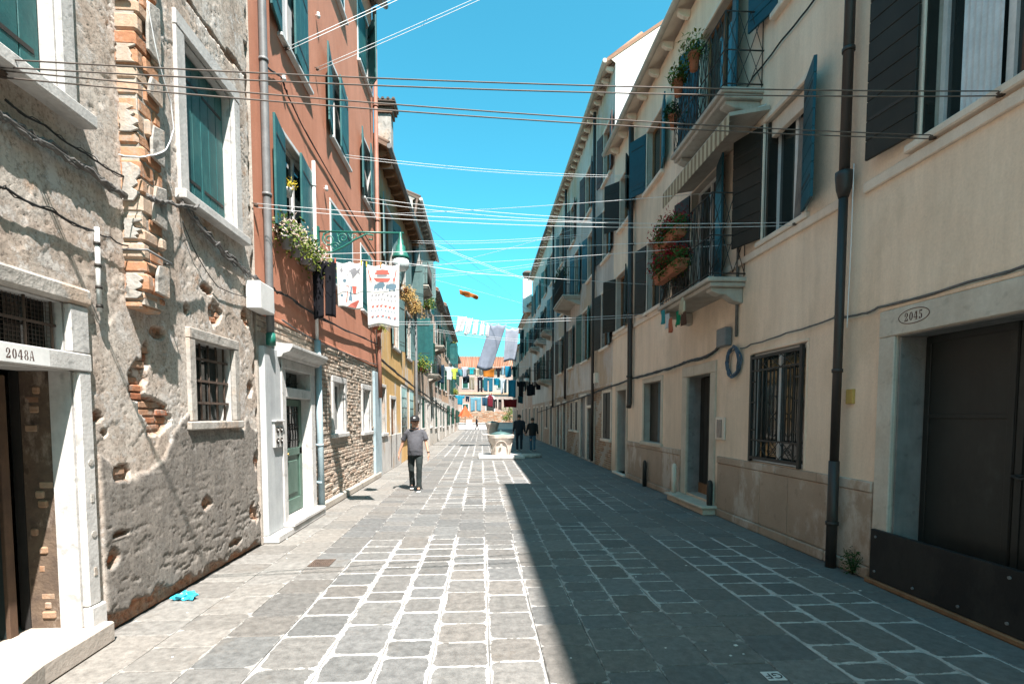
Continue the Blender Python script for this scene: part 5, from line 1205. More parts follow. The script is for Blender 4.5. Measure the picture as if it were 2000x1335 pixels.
m.add(vs, [(2*i, 2*i+2, 2*i+3, 2*i+1) for i in range(nn)], 0, True); m.build('curtain', M('grey_brown_curtain', (.16, .14, .13), (.22, .20, .18), 4, .9), HR)
surround(HR, -1, 8.75, 9.85, 3.90, 5.95, .07, .02, CREAM_BAND, False, inset=.16, fmat=WHITEP); shutter(HR, -1, 8.73, -1, .50, 3.92, 5.93, 165, BLUESH, .03, 'h', 9); shutter(HR, -1, 9.87, 1, .50, 3.92, 5.93, 168, DARKSH, .03, 'h', 9)
for a, b, c, d, sm, kk in ((11.45, 12.45, 4.22, 5.85, DARKSH, (168, 168)), (14.3, 15.3, 4.22, 5.8, DARKSH, (165, 150)), (11.5, 12.6, 7.15, 8.55, BLUESH, (165, 150)), (13.9, 15.0, 7.1, 8.5, DARKSH, (150, 140)), (6.0, 7.0, 7.2, 8.6, BLUESH, (165, 165)), (8.3, 9.55, 6.60, 8.6, BLUESH, (160, 160))):
    surround(HR, -1, a, b, c, d, .07, .025, CREAM_BAND, c > 7 or c < 5, inset=.16)
    shutter(HR, -1, a-.02, -1, .52, c+.02, d-.02, kk[0], sm, .03); shutter(HR, -1, b+.02, 1, .52, c+.02, d-.02, kk[1], sm, .03)
# balconies with lattice rail
balcony('', '', -1, 7.72, 9.98, 3.82, .60, 1.26, 'lattice', 2, HR); balcony('', '', -1, 7.35, 9.35, 6.38, .62, 1.05, 'lattice', 2, HR)
for i, (v, lb) in enumerate(((4.86, 'upper terracotta trough with red geraniums on the lower balcony rail'), (4.28, 'lower terracotta trough with red geraniums on the lower balcony rail'))):
    plant_box('flower_box', lb, 'flower box', RS, 8.65-.1*i, 9.75, v-.10, .56, .76, 0, TERRA, [('foliage', LEAFG, 1300, .036, .27, .06), ('blossom', FLR, 800, .026, .30, .13)])
plant_box('flower_box', 'terracotta trough with red geraniums at the far end of the lower balcony', 'flower box', RS, 9.95, 10.13, 4.42, .05, .60, 0, TERRA, [('foliage', LEAFG, 1500, .036, .42, .0), ('blossom', FLR, 800, .026, .44, .06)])
plant_box('flower_box', 'terracotta pots with yellow-green plants on the upper balcony rail', 'flower box', RS, 7.9, 9.2, 7.15, .55, .80, 2, TERRA, [('foliage', LEAFY, 500, .042, .25, .08), ('dark_foliage', LEAFG, 240, .04, .22, .0), ('blossom', FLW, 80, .03, .2, .08)], hgt=.26)
plant_box('flower_box', 'terracotta pots with dark trailing plants at the far corner of the upper balcony', 'flower box', RS, 9.25, 9.55, 6.9, .40, .70, 1, TERRA, [('foliage', LEAFD, 300, .04, .26, .0)], hgt=.24)
# rolled awning between the balconies
aw = thing('awning', 'striped beige awning with scalloped edge under the upper balcony', 'awning', RS.P(9.5, 6.1, 0))
mb = MB()
mb.add([RS.P(7.15, 6.02, .02), RS.P(9.75, 6.02, .02), RS.P(9.75, 5.90, .60), RS.P(7.15, 5.90, .60), RS.P(7.15, 5.96, .02), RS.P(9.75, 5.96, .02), RS.P(9.75, 5.85, .60), RS.P(7.15, 5.85, .60)], [(0,1,2,3), (4,7,6,5), (0,4,5,1), (1,5,6,2), (2,6,7,3), (3,7,4,0)]); mb.build('canopy', STONE_WARM, aw)
for k, mt in enumerate((M('awning_cream', (.50, .42, .29), None, 5, .9), M('awning_brown', (.26, .19, .12), None, 5, .9))):
    for i in range(36):
        if i % 2 != k: continue
        a = 7.15+i*.0722; poly = [(a, 5.88), (a+.072, 5.88), (a+.072, 5.64), (a+.055, 5.61), (a+.018, 5.61), (a, 5.64)]
        mb = MB(); mb.prism(poly, lambda u, v, d: RS.P(u, v, d), .602, .607); mb.build('valance_strip', mt, aw)
for u in (7.3, 9.6):
    mb = MB(); mb.tube([RS.P(u, 6.1, .0), RS.P(u, 5.98, .3), RS.P(u, 5.86, .56)], .02, 6); mb.build('arm', WHITEP, aw)
# prayer-flag scraps tied under the lower balcony
for i, (px, py0, py1, c, lb) in enumerate(((1295, 605, 632, (.05, .30, .34), 'teal scrap of cloth'), (1304, 612, 640, (.6, .66, .68), 'white scrap of cloth'), (1311, 620, 648, (.50, .17, .10), 'orange-red scrap of cloth'), (1324, 606, 636, (.02, .26, .13), 'green scrap of cloth'), (1336, 610, 634, (.12, .07, .05), 'brown scrap of cloth'), (1333, 580, 618, (.62, .55, .40), 'cream pennant'))):
    u, v = wall_pt(-1, px, py0, .62); _, v2 = wall_pt(-1, px, py1, .62); p = Vector(RS.P(u, v, .62))
    cloth('flag', lb + ' tied under the geranium balcony', 'flag', 'sheet' if i < 5 else 'scrap', p+Vector((0, .10, 0)), p-Vector((0, .10, 0)), v-v2, c, i, .02, nx=8, ny=8)
# rain pipes, cables, box, coil
pipe(HR, -1, [(5.47, 9.5, .12), (5.47, 4.35, .12)], .052, DARKPIPE, [(5.47, z, .12) for z in (8.2, 6.9, 5.6)]); mb = MB(); mb.lathe([(.050, -.14), (.078, -.04), (.09, .08), (.09, .13), (.055, .14)], RS.P(5.47, 4.20, .12), 10); mb.build('hopper', DARKPIPE, HR)
pipe(HR, -1, [(5.47, 4.1, .12), (5.47, 1.2, .12)], .046, DARKPIPE, [(5.47, z, .12) for z in (2.2,)]); pipe(HR, -1, [(5.47, 1.2, .12), (5.47, 0.0, .12)], .055, DARKPIPE, [(5.47, z, .12) for z in (.5,)])
pipe(HR, -1, [(13.5, 9.2, .14), (13.5, 2.7, .10), (13.5, 2.05, .10), (13.46, 1.93, .13)], .07, DARKPIPE, [(13.5, z, .11) for z in (8, 6.2, 4.4, 2.75)])
pipe(HR, -1, [(7.95, 6.72, .03), (7.94, 2.95, .03)], .022, CABLEGREY, name='wall_conduit')
wall_cable('cable', 'dark cable climbing diagonally across the cream wall to the top edge', [(1456, 178), (1475, 150), (1530, 80), (1610, -20)], .03, .012, BLACK, -1)
wall_cable('cable', 'grey conduit running from the dark downpipe up over gate 2045', [(1635, 618), (1690, 612), (1720, 600), (1900, 550), (2060, 500)], .03, .012, CABLEGREY, -1, extra=1, jit=.01)
wall_cable('cable', 'thin cable from the blue coil up to the dark downpipe', [(1450, 680), (1470, 672), (1540, 650), (1640, 618)], .03, .010, CABLEGREY, -1)
wall_cable('cable', 'thick wavy cable bundle above the doors from the grey box towards the distance', [(1415, 672), (1390, 693), (1350, 705), (1300, 722), (1240, 738), (1190, 756), (1110, 785), (1050, 805)], .05, .022, BLACK, -1, extra=3, jit=.025)
wall_cable('cable', 'thin pale wire beside the dark downpipe', [(1682, 320), (1676, 480), (1672, 560), (1668, 640)], .08, .005, LINEWHITE, -1)
ub_, vb_ = wall_pt(-1, 1422, 660); mb = MB(); RS.box(mb, ub_-.16, ub_+.16, vb_-.14, vb_+.16, .01, .13); tag(mb.build('junction_box', GREYPIPE, origin=RS.P(ub_, vb_-.14, 0), bev=.015), 'grey junction box where the cables meet above the door', 'electrical box')
uc, vc = wall_pt(-1, 1438, 706); mb = MB(); rr = random.Random(6)
for k in range(9):
    ru, rv = .20+rr.uniform(-.035, .03), .23+rr.uniform(-.04, .03); ou, ov = rr.uniform(-.02, .02), rr.uniform(-.02, .02)
    mb.tube([RS.P(uc+ou+ru*math.cos(t), vc+ov+rv*math.sin(t), .05+.02*math.sin(3*t+k)) for t in [2*math.pi*j/24 for j in range(25)]], .010, 5)
tag(mb.build('cable_coil', M('slate_blue_cable', (.05, .10, .16), (.08, .10, .12), 9, .5), origin=RS.P(uc, vc, 0)), 'coil of slate blue cable hung on the cream wall', 'cable coil')
uy, vy = wall_pt(-1, 1664, 774); mb = MB(); RS.box(mb, uy-.05, uy+.06, vy-.08, vy+.08, .0, .03); tag(mb.build('sign_plate', M('ochre_plate', (.55, .36, .10), (.45, .28, .08), 9, .6), origin=RS.P(uy, vy, 0), bev=.004), 'small ochre plate beside the dark downpipe', 'sign')
mb = MB(); rr = random.Random(9); stems(mb, RS.P(5.20, .0, .07), 30, .30, .12, rr, r=.003); leaves(mb, RS.P(5.2, .14, .08), .14, 160, .02, rr, squash=(.7, 1, 1.2)); tag(mb.build('weed', LEAFD, origin=RS.P(5.2, 0, .07)), 'dark weeds growing at the foot of the downpipe', 'weeds')
# seagull-like ornament on the far upper sill is left as a pale cloth
# ================================================================== further houses on the right
H8 = house('grey_stucco_house', 'long weathered grey stucco house with dark shutters, corbelled eaves and sunlit white gable', -1, 15.71, 28.0, 12.25, GREYSTUC,
    [(16.2, 17.1, 9.3, 10.9, 'open', REDSH), (19.0, 20.0, 9.3, 10.9, 'open', REDSH), (22.4, 23.3, 9.3, 10.9, 'open', REDSH), (25.6, 26.5, 9.3, 10.9, 'open', DARKSH),
     (16.2, 17.1, 6.8, 8.4, 'open', DARKSH), (18.6, 19.5, 6.8, 8.4, 'open', BLUESH), (21.2, 22.2, 6.75, 8.6, 'open', BLUESH), (25.0, 26.0, 6.8, 8.4, 'open', BLUESH),
     (16.2, 17.2, 3.95, 5.75, 'open', DARKSH), (19.4, 20.5, 3.85, 5.75, 'open', GREENP), (22.6, 23.6, 3.9, 5.6, 'open', DARKSH), (25.6, 26.6, 3.9, 5.6, 'open', DARKSH),
     (15.85, 16.85, .97, 2.45, 'closed', DARKSH), (18.25, 19.35, .05, 2.0, 'door', DARKSH), (19.7, 20.7, .05, 2.45, 'door', GREYPIPE), (21.3, 21.9, 1.1, 2.3, 'closed', DARKSH), (22.5, 23.1, 1.1, 2.3, 'closed', DARKSH),
     (24.3, 25.2, .05, 2.3, 'door', DARKSH), (26.3, 27.2, .05, 2.3, 'door', REDSH)],
    over=.27, gable=WHITEWALL, lowmat=MORTAR, lowh=2.70, bmat=CREAM_BAND, gut=M('stone_gutter', ()), rise=2.6, step=.55)
hol = [(a-.14, b+.14, c-.1, d+.12) for a, b, c, d in [(15.85, 16.85, .97, 2.45), (18.25, 19.35, 0, 2.1), (19.7, 20.7, 0, 2.45), (21.3, 21.9, 1.1, 2.3), (22.5, 23.1, 1.1, 2.3), (24.3, 25.2, .05, 2.3), (26.3, 27.2, .05, 2.3)]]
brickwork(H8, -1, 15.72, 27.9, .0, 2.70, hol, BRICKBRN, 8, edge=lambda u, v: 18.9 < u < 21.2 or math.sin(u*2.3+v*3) > .75)
mb = MB(); RS.box(mb, 15.72, 27.98, 2.66, 2.74, -.01, .035); mb.build('render_edge', GREYSTUC, H8, bev=.01)
mb = MB(); RS.box(mb, 18.32, 19.28, 2.06, 2.50, -.02, .03); mb.build('transom', DARKSH, H8)
H9 = house('beige_stucco_house', 'beige stucco house further down the right row with corbelled balconies', -1, 28.01, 40.6, 12.25, OFFWHITE,
    [(29.0, 30.0, 9.3, 10.9, 'open', DARKSH), (32.0, 33.0, 9.3, 10.9, 'open', GREENP), (35.4, 36.4, 9.3, 10.9, 'open', BLUESH), (38.4, 39.4, 9.3, 10.9, 'open', DARKSH),
     (29.0, 30.0, 6.6, 8.5, 'open', BLUESH), (32.4, 33.4, 6.6, 8.5, 'open', DARKSH), (36.0, 37.0, 6.6, 8.5, 'open', DARKSH), (38.8, 39.8, 6.6, 8.5, 'open', DARKSH),
     (29.4, 30.4, 3.8, 5.6, 'open', DARKSH), (33.0, 34.0, 3.8, 5.6, 'open', GREENP), (36.6, 37.6, 3.8, 5.6, 'open', DARKSH),
     (29.0, 30.0, .05, 2.3, 'door', DARKSH), (31.0, 31.9, 1.0, 2.3, 'closed', DARKSH), (33.6, 34.5, .05, 2.3, 'door', OFFWHITE), (36.4, 37.3, 1.0, 2.3, 'closed', DARKSH), (38.6, 39.5, .05, 2.3, 'door', DARKSH)],
    over=.27, lowmat=BROWNW, lowh=2.6, bmat=CREAM_BAND, rise=2.4)
H10 = house('far_right_house', 'plain beige house near the far end of the right row', -1, 40.61, 54.0, 10.4, PINKW,
    [(42.4, 43.6, 7.2, 8.8, 'open', GREENP), (46.6, 47.8, 7.2, 8.8, 'open', GREENP), (50.8, 52, 7.2, 8.8, 'open', DARKSH), (42.6, 43.8, 4.0, 5.7, 'open', DARKSH), (46.8, 48.0, 4.0, 5.7, 'open', DARKSH), (50.8, 52.0, 4.0, 5.7, 'open', DARKSH),
     (42.2, 43.2, .05, 2.3, 'door', DARKSH), (45.4, 46.6, 1, 2.4, 'closed', DARKSH), (49.6, 50.6, .05, 2.3, 'door', WOOD)], over=.3, bmat=CREAM_BAND)
H11 = house('last_right_house', 'last house closing the right row by the far square', -1, 54.01, 66.0, 9.0, BROWNW,
    [(56, 57.2, 5.8, 7.4, 'open', GREENP), (61, 62.2, 5.8, 7.4, 'open', GREENP), (56.4, 57.6, 1, 2.4, 'closed', DARKSH), (60, 61, .05, 2.3, 'door', WOOD)], over=.3, bmat=CREAM_BAND)
balcony('', '', -1, 20.9, 23.6, 6.62, .75, 1.1, 'bars', 2, H8); balcony('', '', -1, 28.6, 30.4, 6.5, .6, 1.0, 'bars', 2, H9); balcony('', '', -1, 32.0, 33.8, 6.5, .6, 1.0, 'bars', 2, H9); balcony('', '', -1, 29.0, 31.0, 3.8, .75, 1.0, 'bars', 2, H9); balcony('', '', -1, 35.6, 37.4, 6.5, .6, 1.0, 'bars', 2, H9)
plant_box('flower_box', 'terracotta pots and white flowers on the dark corbelled balcony of the grey house', 'flower box', RS, 21.6, 23.2, 7.5, .45, .75, 2, TERRA, [('foliage', LEAFD, 300, .05, .3, .0), ('blossom', FLW, 60, .04, .25, .1)], hgt=.25)
for (h_, u, z1, lb) in ((H8, 18.0, 2.9, None), (H8, 24.0, 2.5, None), (H9, 28.1, 2.2, None)):
    pipe(h_, -1, [(u, 12.1 if h_ is H8 else 12, .12), (u, 5, .12), (u, z1 if u != 18.0 else .1, .12)], .055, DARKPIPE)
m = MB(); m.tube([RS.P(27.0, 11.0, .5), RS.P(27.0, 12.6, .5), RS.P(27.0, 12.8, .2)], .06, 8)
for k, (px, py, z) in enumerate(((1043, 475, 12.1), (1035, 505, 12.1))):
    pass
# chimney beyond the grey eaves, leaning out over the facade (Venetian bell top)
def chimney_out(house_, name, u, z0, z1, w=.25):
    m = MB(); RS.box(m, u-.28, u+.28, z0, z1, -.02, w); c = m.build(name, WHITEWALL, house_, bev=.02)
    m = MB(); m.lathe([(.26, 0), (.42, .42), (.46, .46), (.46, .54), (.3, .68), (.05, .75)], RS.P(u, z1-.02, w*.4), 10); m.build('chimney_cap', TILEDARK, c)
    m = MB(); m.lathe([(.05, 0), (.22, .28), (.24, .3)], RS.P(u, z0-.28, w*.3), 8); m.build('corbel', BRICKORG, c)
chimney_out(H10, 'chimney', 41.6, 10.0, 12.6, .7)
u_, v_ = wall_pt(-1, 1140, 715); mb = MB(); RS.box(mb, 17.62, 17.86, 2.85, 3.2, 0, .12); tag(mb.build('junction_box', CREAM_BAND, origin=RS.P(17.7, 2.85, 0)), 'small beige box on the grey stucco above the brick patch', 'electrical box')
# street lamp far on the right
fl = thing('street_lamp', 'dark bracket lamp on the right row beside the hanging sheets', 'street lamp', RS.P(30.5, 3.7, 0))
mb = MB(); mb.tube([RS.P(30.5, 4.4, 0), RS.P(30.5, 4.4, 1.4)], .02, 6); mb.tube([RS.P(30.5, 3.9, .02), RS.P(30.5, 4.05, .5), RS.P(30.5, 4.35, .9)], .015, 5); mb.build('arm', IRON, fl)
mb = MB(); mb.lathe([(.02, .4), (.1, .3), (.2, .12), (.2, .05)], RS.P(30.5, 3.9, 1.35), 12); mb.build('lamp_hood', IRON, fl); mb = MB(); mb.lathe([(.18, .05), (.17, -.08), (.06, -.16), (.001, -.17)], RS.P(30.5, 3.9, 1.35), 12); mb.build('lamp_globe', M('milky_glass', ()), fl)

# ================================================================== what closes the street
FH = thing('far_house', 'pale pink house with terracotta roof and arched doorway closing the view', 'house', (0, 92, 0))
mb = MB(); mb.box(-22, 24, 92, 104, 0, 10.2); mb.build('wall', M('far_pink_render', (.36, .245, .20), (.29, .20, .165), .5, .9, .2, 20, c3=(.36, .31, .275)), FH)
mb = MB(); mb.add([(-22.5, 91.4, 10.15), (24.5, 91.4, 10.15), (24.5, 98, 12.9), (-22.5, 98, 12.9), (-22.5, 104.6, 10.15), (24.5, 104.6, 10.15)], [(0,1,2,3), (3,2,5,4), (0,3,4), (1,5,2), (0,4,5,1)]); rf = mb.build('roof', TERRA, FH)
mb = MB()
for i in range(150): x = -22.3+i*.313; mb.tube([(x, 91.35, 10.2), (x, 98, 12.95)], .10, 4)
mb.build('tile_row', TILEM, rf, kind='stuff')
for x, z in [(-9+i*3.1, 6.6) for i in range(8)]+[(-9+i*3.1, 2.2) for i in range(3)]+[(6.4+i*3.1, 2.2) for i in range(3)]:
    mb = MB(); mb.box(x-.6, x+.6, 91.9, 92.02, z, z+1.7); w = mb.build('window', ISTRIA, FH); mb = MB(); mb.box(x-.45, x+.45, 91.86, 91.895, z+.12, z+1.6); mb.build('shutter', GREENP, w)
mb = MB(); arc = [(-.85, 0), (-.85, 2.4)]+[(-.85*math.cos(math.pi*i/12), 2.4+.85*math.sin(math.pi*i/12)) for i in range(1, 12)]+[(.85, 2.4), (.85, 0)]
mb.prism(arc, lambda a, b, d: (1.6+a, 91.9+d, 2.4+b), 0, .12); aw2 = mb.build('arched_door', ISTRIA, FH); mb = MB(); mb.prism([(a*.8, b*.9) for a, b in arc], lambda a, b, d: (1.6+a, 91.86+d, 2.4+b), 0, .035); mb.build('door_leaf', DARKSH, aw2)
mb = MB(); mb.box(-22, 24, 91.75, 91.995, 5.6, 5.9); mb.build('string_course', PEACH, FH)
BW = thing('brick_garden_wall', 'low orange brick wall with crumbling top across the end of the street', 'wall', (0, 78, 0))
mb = MB(); mb.box(-9, 9, 78, 78.5, 0, 2.3); mb.build('core', MORTAR, BW)
mb = MB(); rr = random.Random(4)
for i in range(22):
    v = .02+i*.125; u = -9
    while u < 9:
        l = rr.uniform(.4, .75); top = 2.15+.5*fbm(np.array(u), np.array(0.3), .6, 3, 5)
        if v < top and rr.random() > .02: mb.box(u+.02, u+l-.02, 77.93-rr.uniform(0, .06), 78.1, v, v+.105)
        u += l
mb.build('brickwork', BRICKORG, BW, kind='stuff')
PW = thing('white_parapet', 'low white stone parapet in front of the brick wall at the street end', 'wall', (0, 68, 0))
mb = MB(); mb.box(-14, 12, 68, 68.35, 0, .72); mb.build('wall', WHITEWALL, PW); mb = MB(); mb.box(-14, 12, 67.92, 68.43, .72, .86); mb.build('coping', ISTRIA, PW)
# small tree and bush
tr = thing('small_tree', 'small green tree rising behind the parapet on the right', 'tree', (4.0, 72, 0)); rr = random.Random(12)
mb = MB(); mb.tube([(4.0, 72, 0), (4.05, 72, .8), (3.9, 72, 1.5), (4.0, 72, 2.3)], [.10, .08, .06, .03], 6)
for k in range(7): a = k*.9; mb.tube([(3.95, 72, 1.1+k*.12), (3.95+.5*math.cos(a), 72+.5*math.sin(a), 1.8+k*.15)], [.04, .015], 4)
mb.build('trunk', WOOD, tr); mb = MB()
for k in range(16): leaves(mb, (4.0+rr.uniform(-.9, .9), 72+rr.uniform(-.6, .6), rr.uniform(.9, 3.1)), .45, 60, .09, rr)
mb.build('crown', LEAFG, tr)
# red parasol, white board
um = thing('parasol', 'half closed orange-red parasol at the far left end of the street', 'parasol', (-2.0, 64, 0))
mb = MB(); mb.tube([(-2.0, 64, 0), (-2.0, 64, 3.1)], .03, 6); mb.build('pole', WOOD, um)
mb = MB(); n = 12; vs = [(-2.0, 64, 3.0)]
for i in range(n): a = 2*math.pi*i/n; r = .95 if i % 2 == 0 else .62; vs.append((-2.0+r*math.cos(a), 64+r*math.sin(a), 1.55 if i % 2 == 0 else 1.75))
mb.add(vs, [(0, i+1, (i+1) % n+1) for i in range(n)]); o = mb.build('canopy', M('orange_red_canvas', (.62, .10, .03), (.5, .08, .03), 3, .8), um); o.modifiers.new('t', 'SOLIDIFY').thickness = .01
wb = thing('notice_board', 'white notice board on two legs at the far end of the sunlit paving', 'notice board', (-1.45, 61, 0))
mb = MB(); mb.box(-1.80, -1.08, 61, 61.04, .45, 1.30); mb.build('board', WHITEP, wb)
for x in (-1.72, -1.18): m = MB(); m.tube([(x, 61.02, 0), (x, 61.02, .5)], .02, 5); m.build('leg', GREYPIPE, wb)

# ================================================================== well heads
def well(name, label, x, y, r, h, base, sq, mats, lid):
    t = thing(name, label, 'well head', (x, y, 0)); st_, lidm = mats
    n = 48; prof = [(0, .0, .78), (.06, .0, .80), (.5, .0, .84), (.70, .0, .92), (.82, .0, .98), (.84, 1, 1.0), (.99, 1, 1.02), (1.0, 1, 1.0)]
    vs = []; z0 = base
    for k, (f, _, s) in enumerate(prof):
        for i in range(n):
            a = 2*math.pi*(i+.5)/n; q = max(abs(math.cos(a)), abs(math.sin(a)))
            squ = min(1.12, (1/q)); mixf = min(1, max(0, (f-.35)/.45)); rr_ = r*s*(1+(squ-1)*mixf)
            if 0 < f < .83:      # hollow arches on each side
                aa = (a % (math.pi/2))-math.pi/4; 
                if abs(aa) > .30 and f < .60: rr_ *= 1-.07*min(1, (abs(aa)-.30)/.1)
            vs.append((x+rr_*math.cos(a+math.pi/4*0), y+rr_*math.sin(a), z0+h*f))
    m = MB(); fs = [(i*n+k, i*n+(k+1) % n, (i+1)*n+(k+1) % n, (i+1)*n+k) for i in range(len(prof)-1) for k in range(n)]; fs.append(tuple((len(prof)-1)*n+k for k in range(n)))
    m.add(vs, fs); m.build('basin', st_, t)
    # raised arch mouldings
    m = MB()
    for q in range(4):
        c = -math.pi/2+q*math.pi/2; pts = []
        for i in range(17):
            s = -1+2*i/16; a = c+s*.62; zz = h*(.10+.60*math.sqrt(max(0, 1-abs(s)**2.4))); rr_ = r*(.85+.10*min(1, zz/h)); pts.append((x+rr_*math.cos(a), y+rr_*math.sin(a), z0+zz))
        m.tube(pts, .022, 6)
    m.build('arch_moulding', st_, t)
    m = MB(); m.lathe([(.04, 0), (.04, .03), (.001, .035)], (0, 0, 0), 8)
    m2 = MB(); m2.tube([(x, y-r*.93, z0+h*.52), (x, y-r*1.01, z0+h*.52)], .05, 10); m2.build('boss', st_, t)
    m = MB(); m.lathe([(r*.86, .0), (r*.86, .03), (r*.4, .10), (.04, .13), (.001, .14)], (x, y, z0+h), 20); l = m.build('lid', lidm, t)
    m = MB(); m.lathe([(.025, 0), (.03, .04), (.001, .06)], (x, y, z0+h+.13), 8); m.build('lid_knob', lidm, l)
    m = MB()
    if sq: m.box(x-sq, x+sq, y-sq, y+sq, 0, base-.003)
    m.build('base_slab', ISTRIA, t, bev=.02)
    return t
WM = M('well_stone', (.50, .42, .36), (.58, .52, .46), 4, .8, .4, 30, spots=.2, streak=.25)
LIDM = M('verdigris_metal', (.08, .16, .15), (.06, .11, .11), 5, .5, .2, 30, spec=.5)
well('well_head', 'carved stone well head with arches and green metal lid in the middle of the street', .80, 21.1, .53, .82, .12, .92, (WM, LIDM), 1)
mb = MB(); mb.lathe([(.45, 0), (.45, .09), (.40, .13), (.001, .13)], (2.05, 21.1, 0), 20); tag(mb.build('round_stone', ISTRIA_OLD, origin=(2.05, 21.1, 0)), 'low round stone slab beside the well head in shade', 'stone slab')
well('well_head', 'second smaller well head standing further down the street', 1.0, 46.5, .62, 1.0, .12, .9, (WM, LIDM), 1)

# ================================================================== clothes lines across the street
def across(label, pa, pb, r=.0035, mat=LINEWHITE, sag=.06, pair=0, off=.012, name='clothes_line', wa=.05, wb=.05, cat='clothes line'):
    a = wall_pt(1, *pa, wa); b = wall_pt(-1, *pb, wb); m = MB()
    r = r*.78 if mat is LINEWHITE else r
    A = Vector(LS.P(a[0], a[1], wa)); B = Vector(RS.P(b[0], b[1], wb)); m.tube(sag_line(A, B, sag, 16), r, 4)
    if pair: m.tube(sag_line(A-Vector((0, 0, pair)), B-Vector((0, 0, pair*.8)), sag*1.1, 16), r, 4)
    o = m.build(name, mat, origin=A); tag(o, label, cat)
    for P_, s in ((A, 1), (B, -1)):
        m = MB(); m.tube([P_+Vector((-s*(wa if s > 0 else wb), 0, 0)), P_+Vector((s*.01, 0, 0))], .006, 5)
        if pair: m.lathe([(.008, -.012), (.03, -.012), (.022, 0), (.03, .012), (.008, .012)], P_-Vector((0, 0, pair/2)), 10)
        m.build('line_hook', RUSTY, o)
    return A, B
across('uppermost pair of dark lines from the top left window to the top right sill', (0, 116), (1955, 178), .0052, LINEDARK, .05, .045)
across('lower pair of dark lines from the top left window to the brown shutter sill opposite', (2, 138), (1822, 264), .0052, LINEDARK, .05, .04)
across('bright pair of lines rising to the right from the highest orange house window', (560, 93), (1255, -235), .006, LINEWHITE, .04, .05)
across('bright pair of lines rising to the right from the middle of the orange house', (620, 132), (1335, -190), .007, LINEWHITE, .04, .06)
across('white pair of lines from the middle orange house window to the blue shutter opposite', (672, 302), (1246, 343), .006, LINEWHITE, .10, .05)
across('white pair of lines from beside the grey downpipe to under the brown shutters', (500, 397), (1552, 434), .0045, LINEWHITE, .10, .05)
across('white lines from the far orange house shutter to the grey stucco house', (715, 386), (1222, 428), .008, LINEWHITE, .10, .10)
across('white line from the faded shutters of the yellow house to the geranium balcony', (737, 418), (1395, 376), .006, LINEWHITE, .05, 0)
A_, B_ = across('line over the printed towels running right to the geranium balcony', (586, 497), (1408, 468), .005, LINEWHITE, .02, 0)
across('single line from the lamp to the end of the geranium balcony', (760, 520), (1420, 478), .006, LINEWHITE, .05, 0)
across('white pair of lines passing below the printed towels to the downpipe opposite', (745, 628), (1262, 613), .006, LINEWHITE, .06, .07)
across('pale line crossing from the yellow house eaves to the dark corbelled balcony', (800, 470), (1160, 455), .009, LINEWHITE, .12, .08)
across('pale line descending to the right from the tall brown house', (835, 470), (1092, 565), .009, LINEWHITE, .1, .08)
across('pale line climbing to the right in the middle of the sky', (838, 522), (1118, 448), .010, LINEWHITE, .1, 0)
across('level pale line just above the flying orange cloth', (828, 538), (1150, 498), .009, LINEWHITE, .1, .1)
across('pale double line above the white sheets', (832, 640), (1100, 668), .008, LINEWHITE, .1, .1)
across('thin dark line slanting down to the right across the sky', (840, 446), (1018, 592), .010, LINEDARK, .05, 0, name='cable', cat='cable')
across('second thin dark line slanting down to the right lower in the sky', (820, 480), (1040, 610), .007, LINEDARK, .05, 0, name='cable', cat='cable')
across('faint line carrying the orange cloth', (845, 545), (1020, 592), .008, LINEWHITE, .0, 0)
x0, z0 = plane_pt(YA, 598, 501); x1, z1 = plane_pt(YA, 790, 513)
m = MB(); m.tube([(XL+.02, YA, z0+.01), (x0, YA, z0), (x1, YA, z1), (x1+1.2, YA+.4, z1-.05), (XR-.05, YA+1.2, z1-.02)], .004, 5); tag(m.build('clothes_line', LINEWHITE, origin=(XL, YA, z0)), 'near line holding the black trousers and both printed towels', 'clothes line')

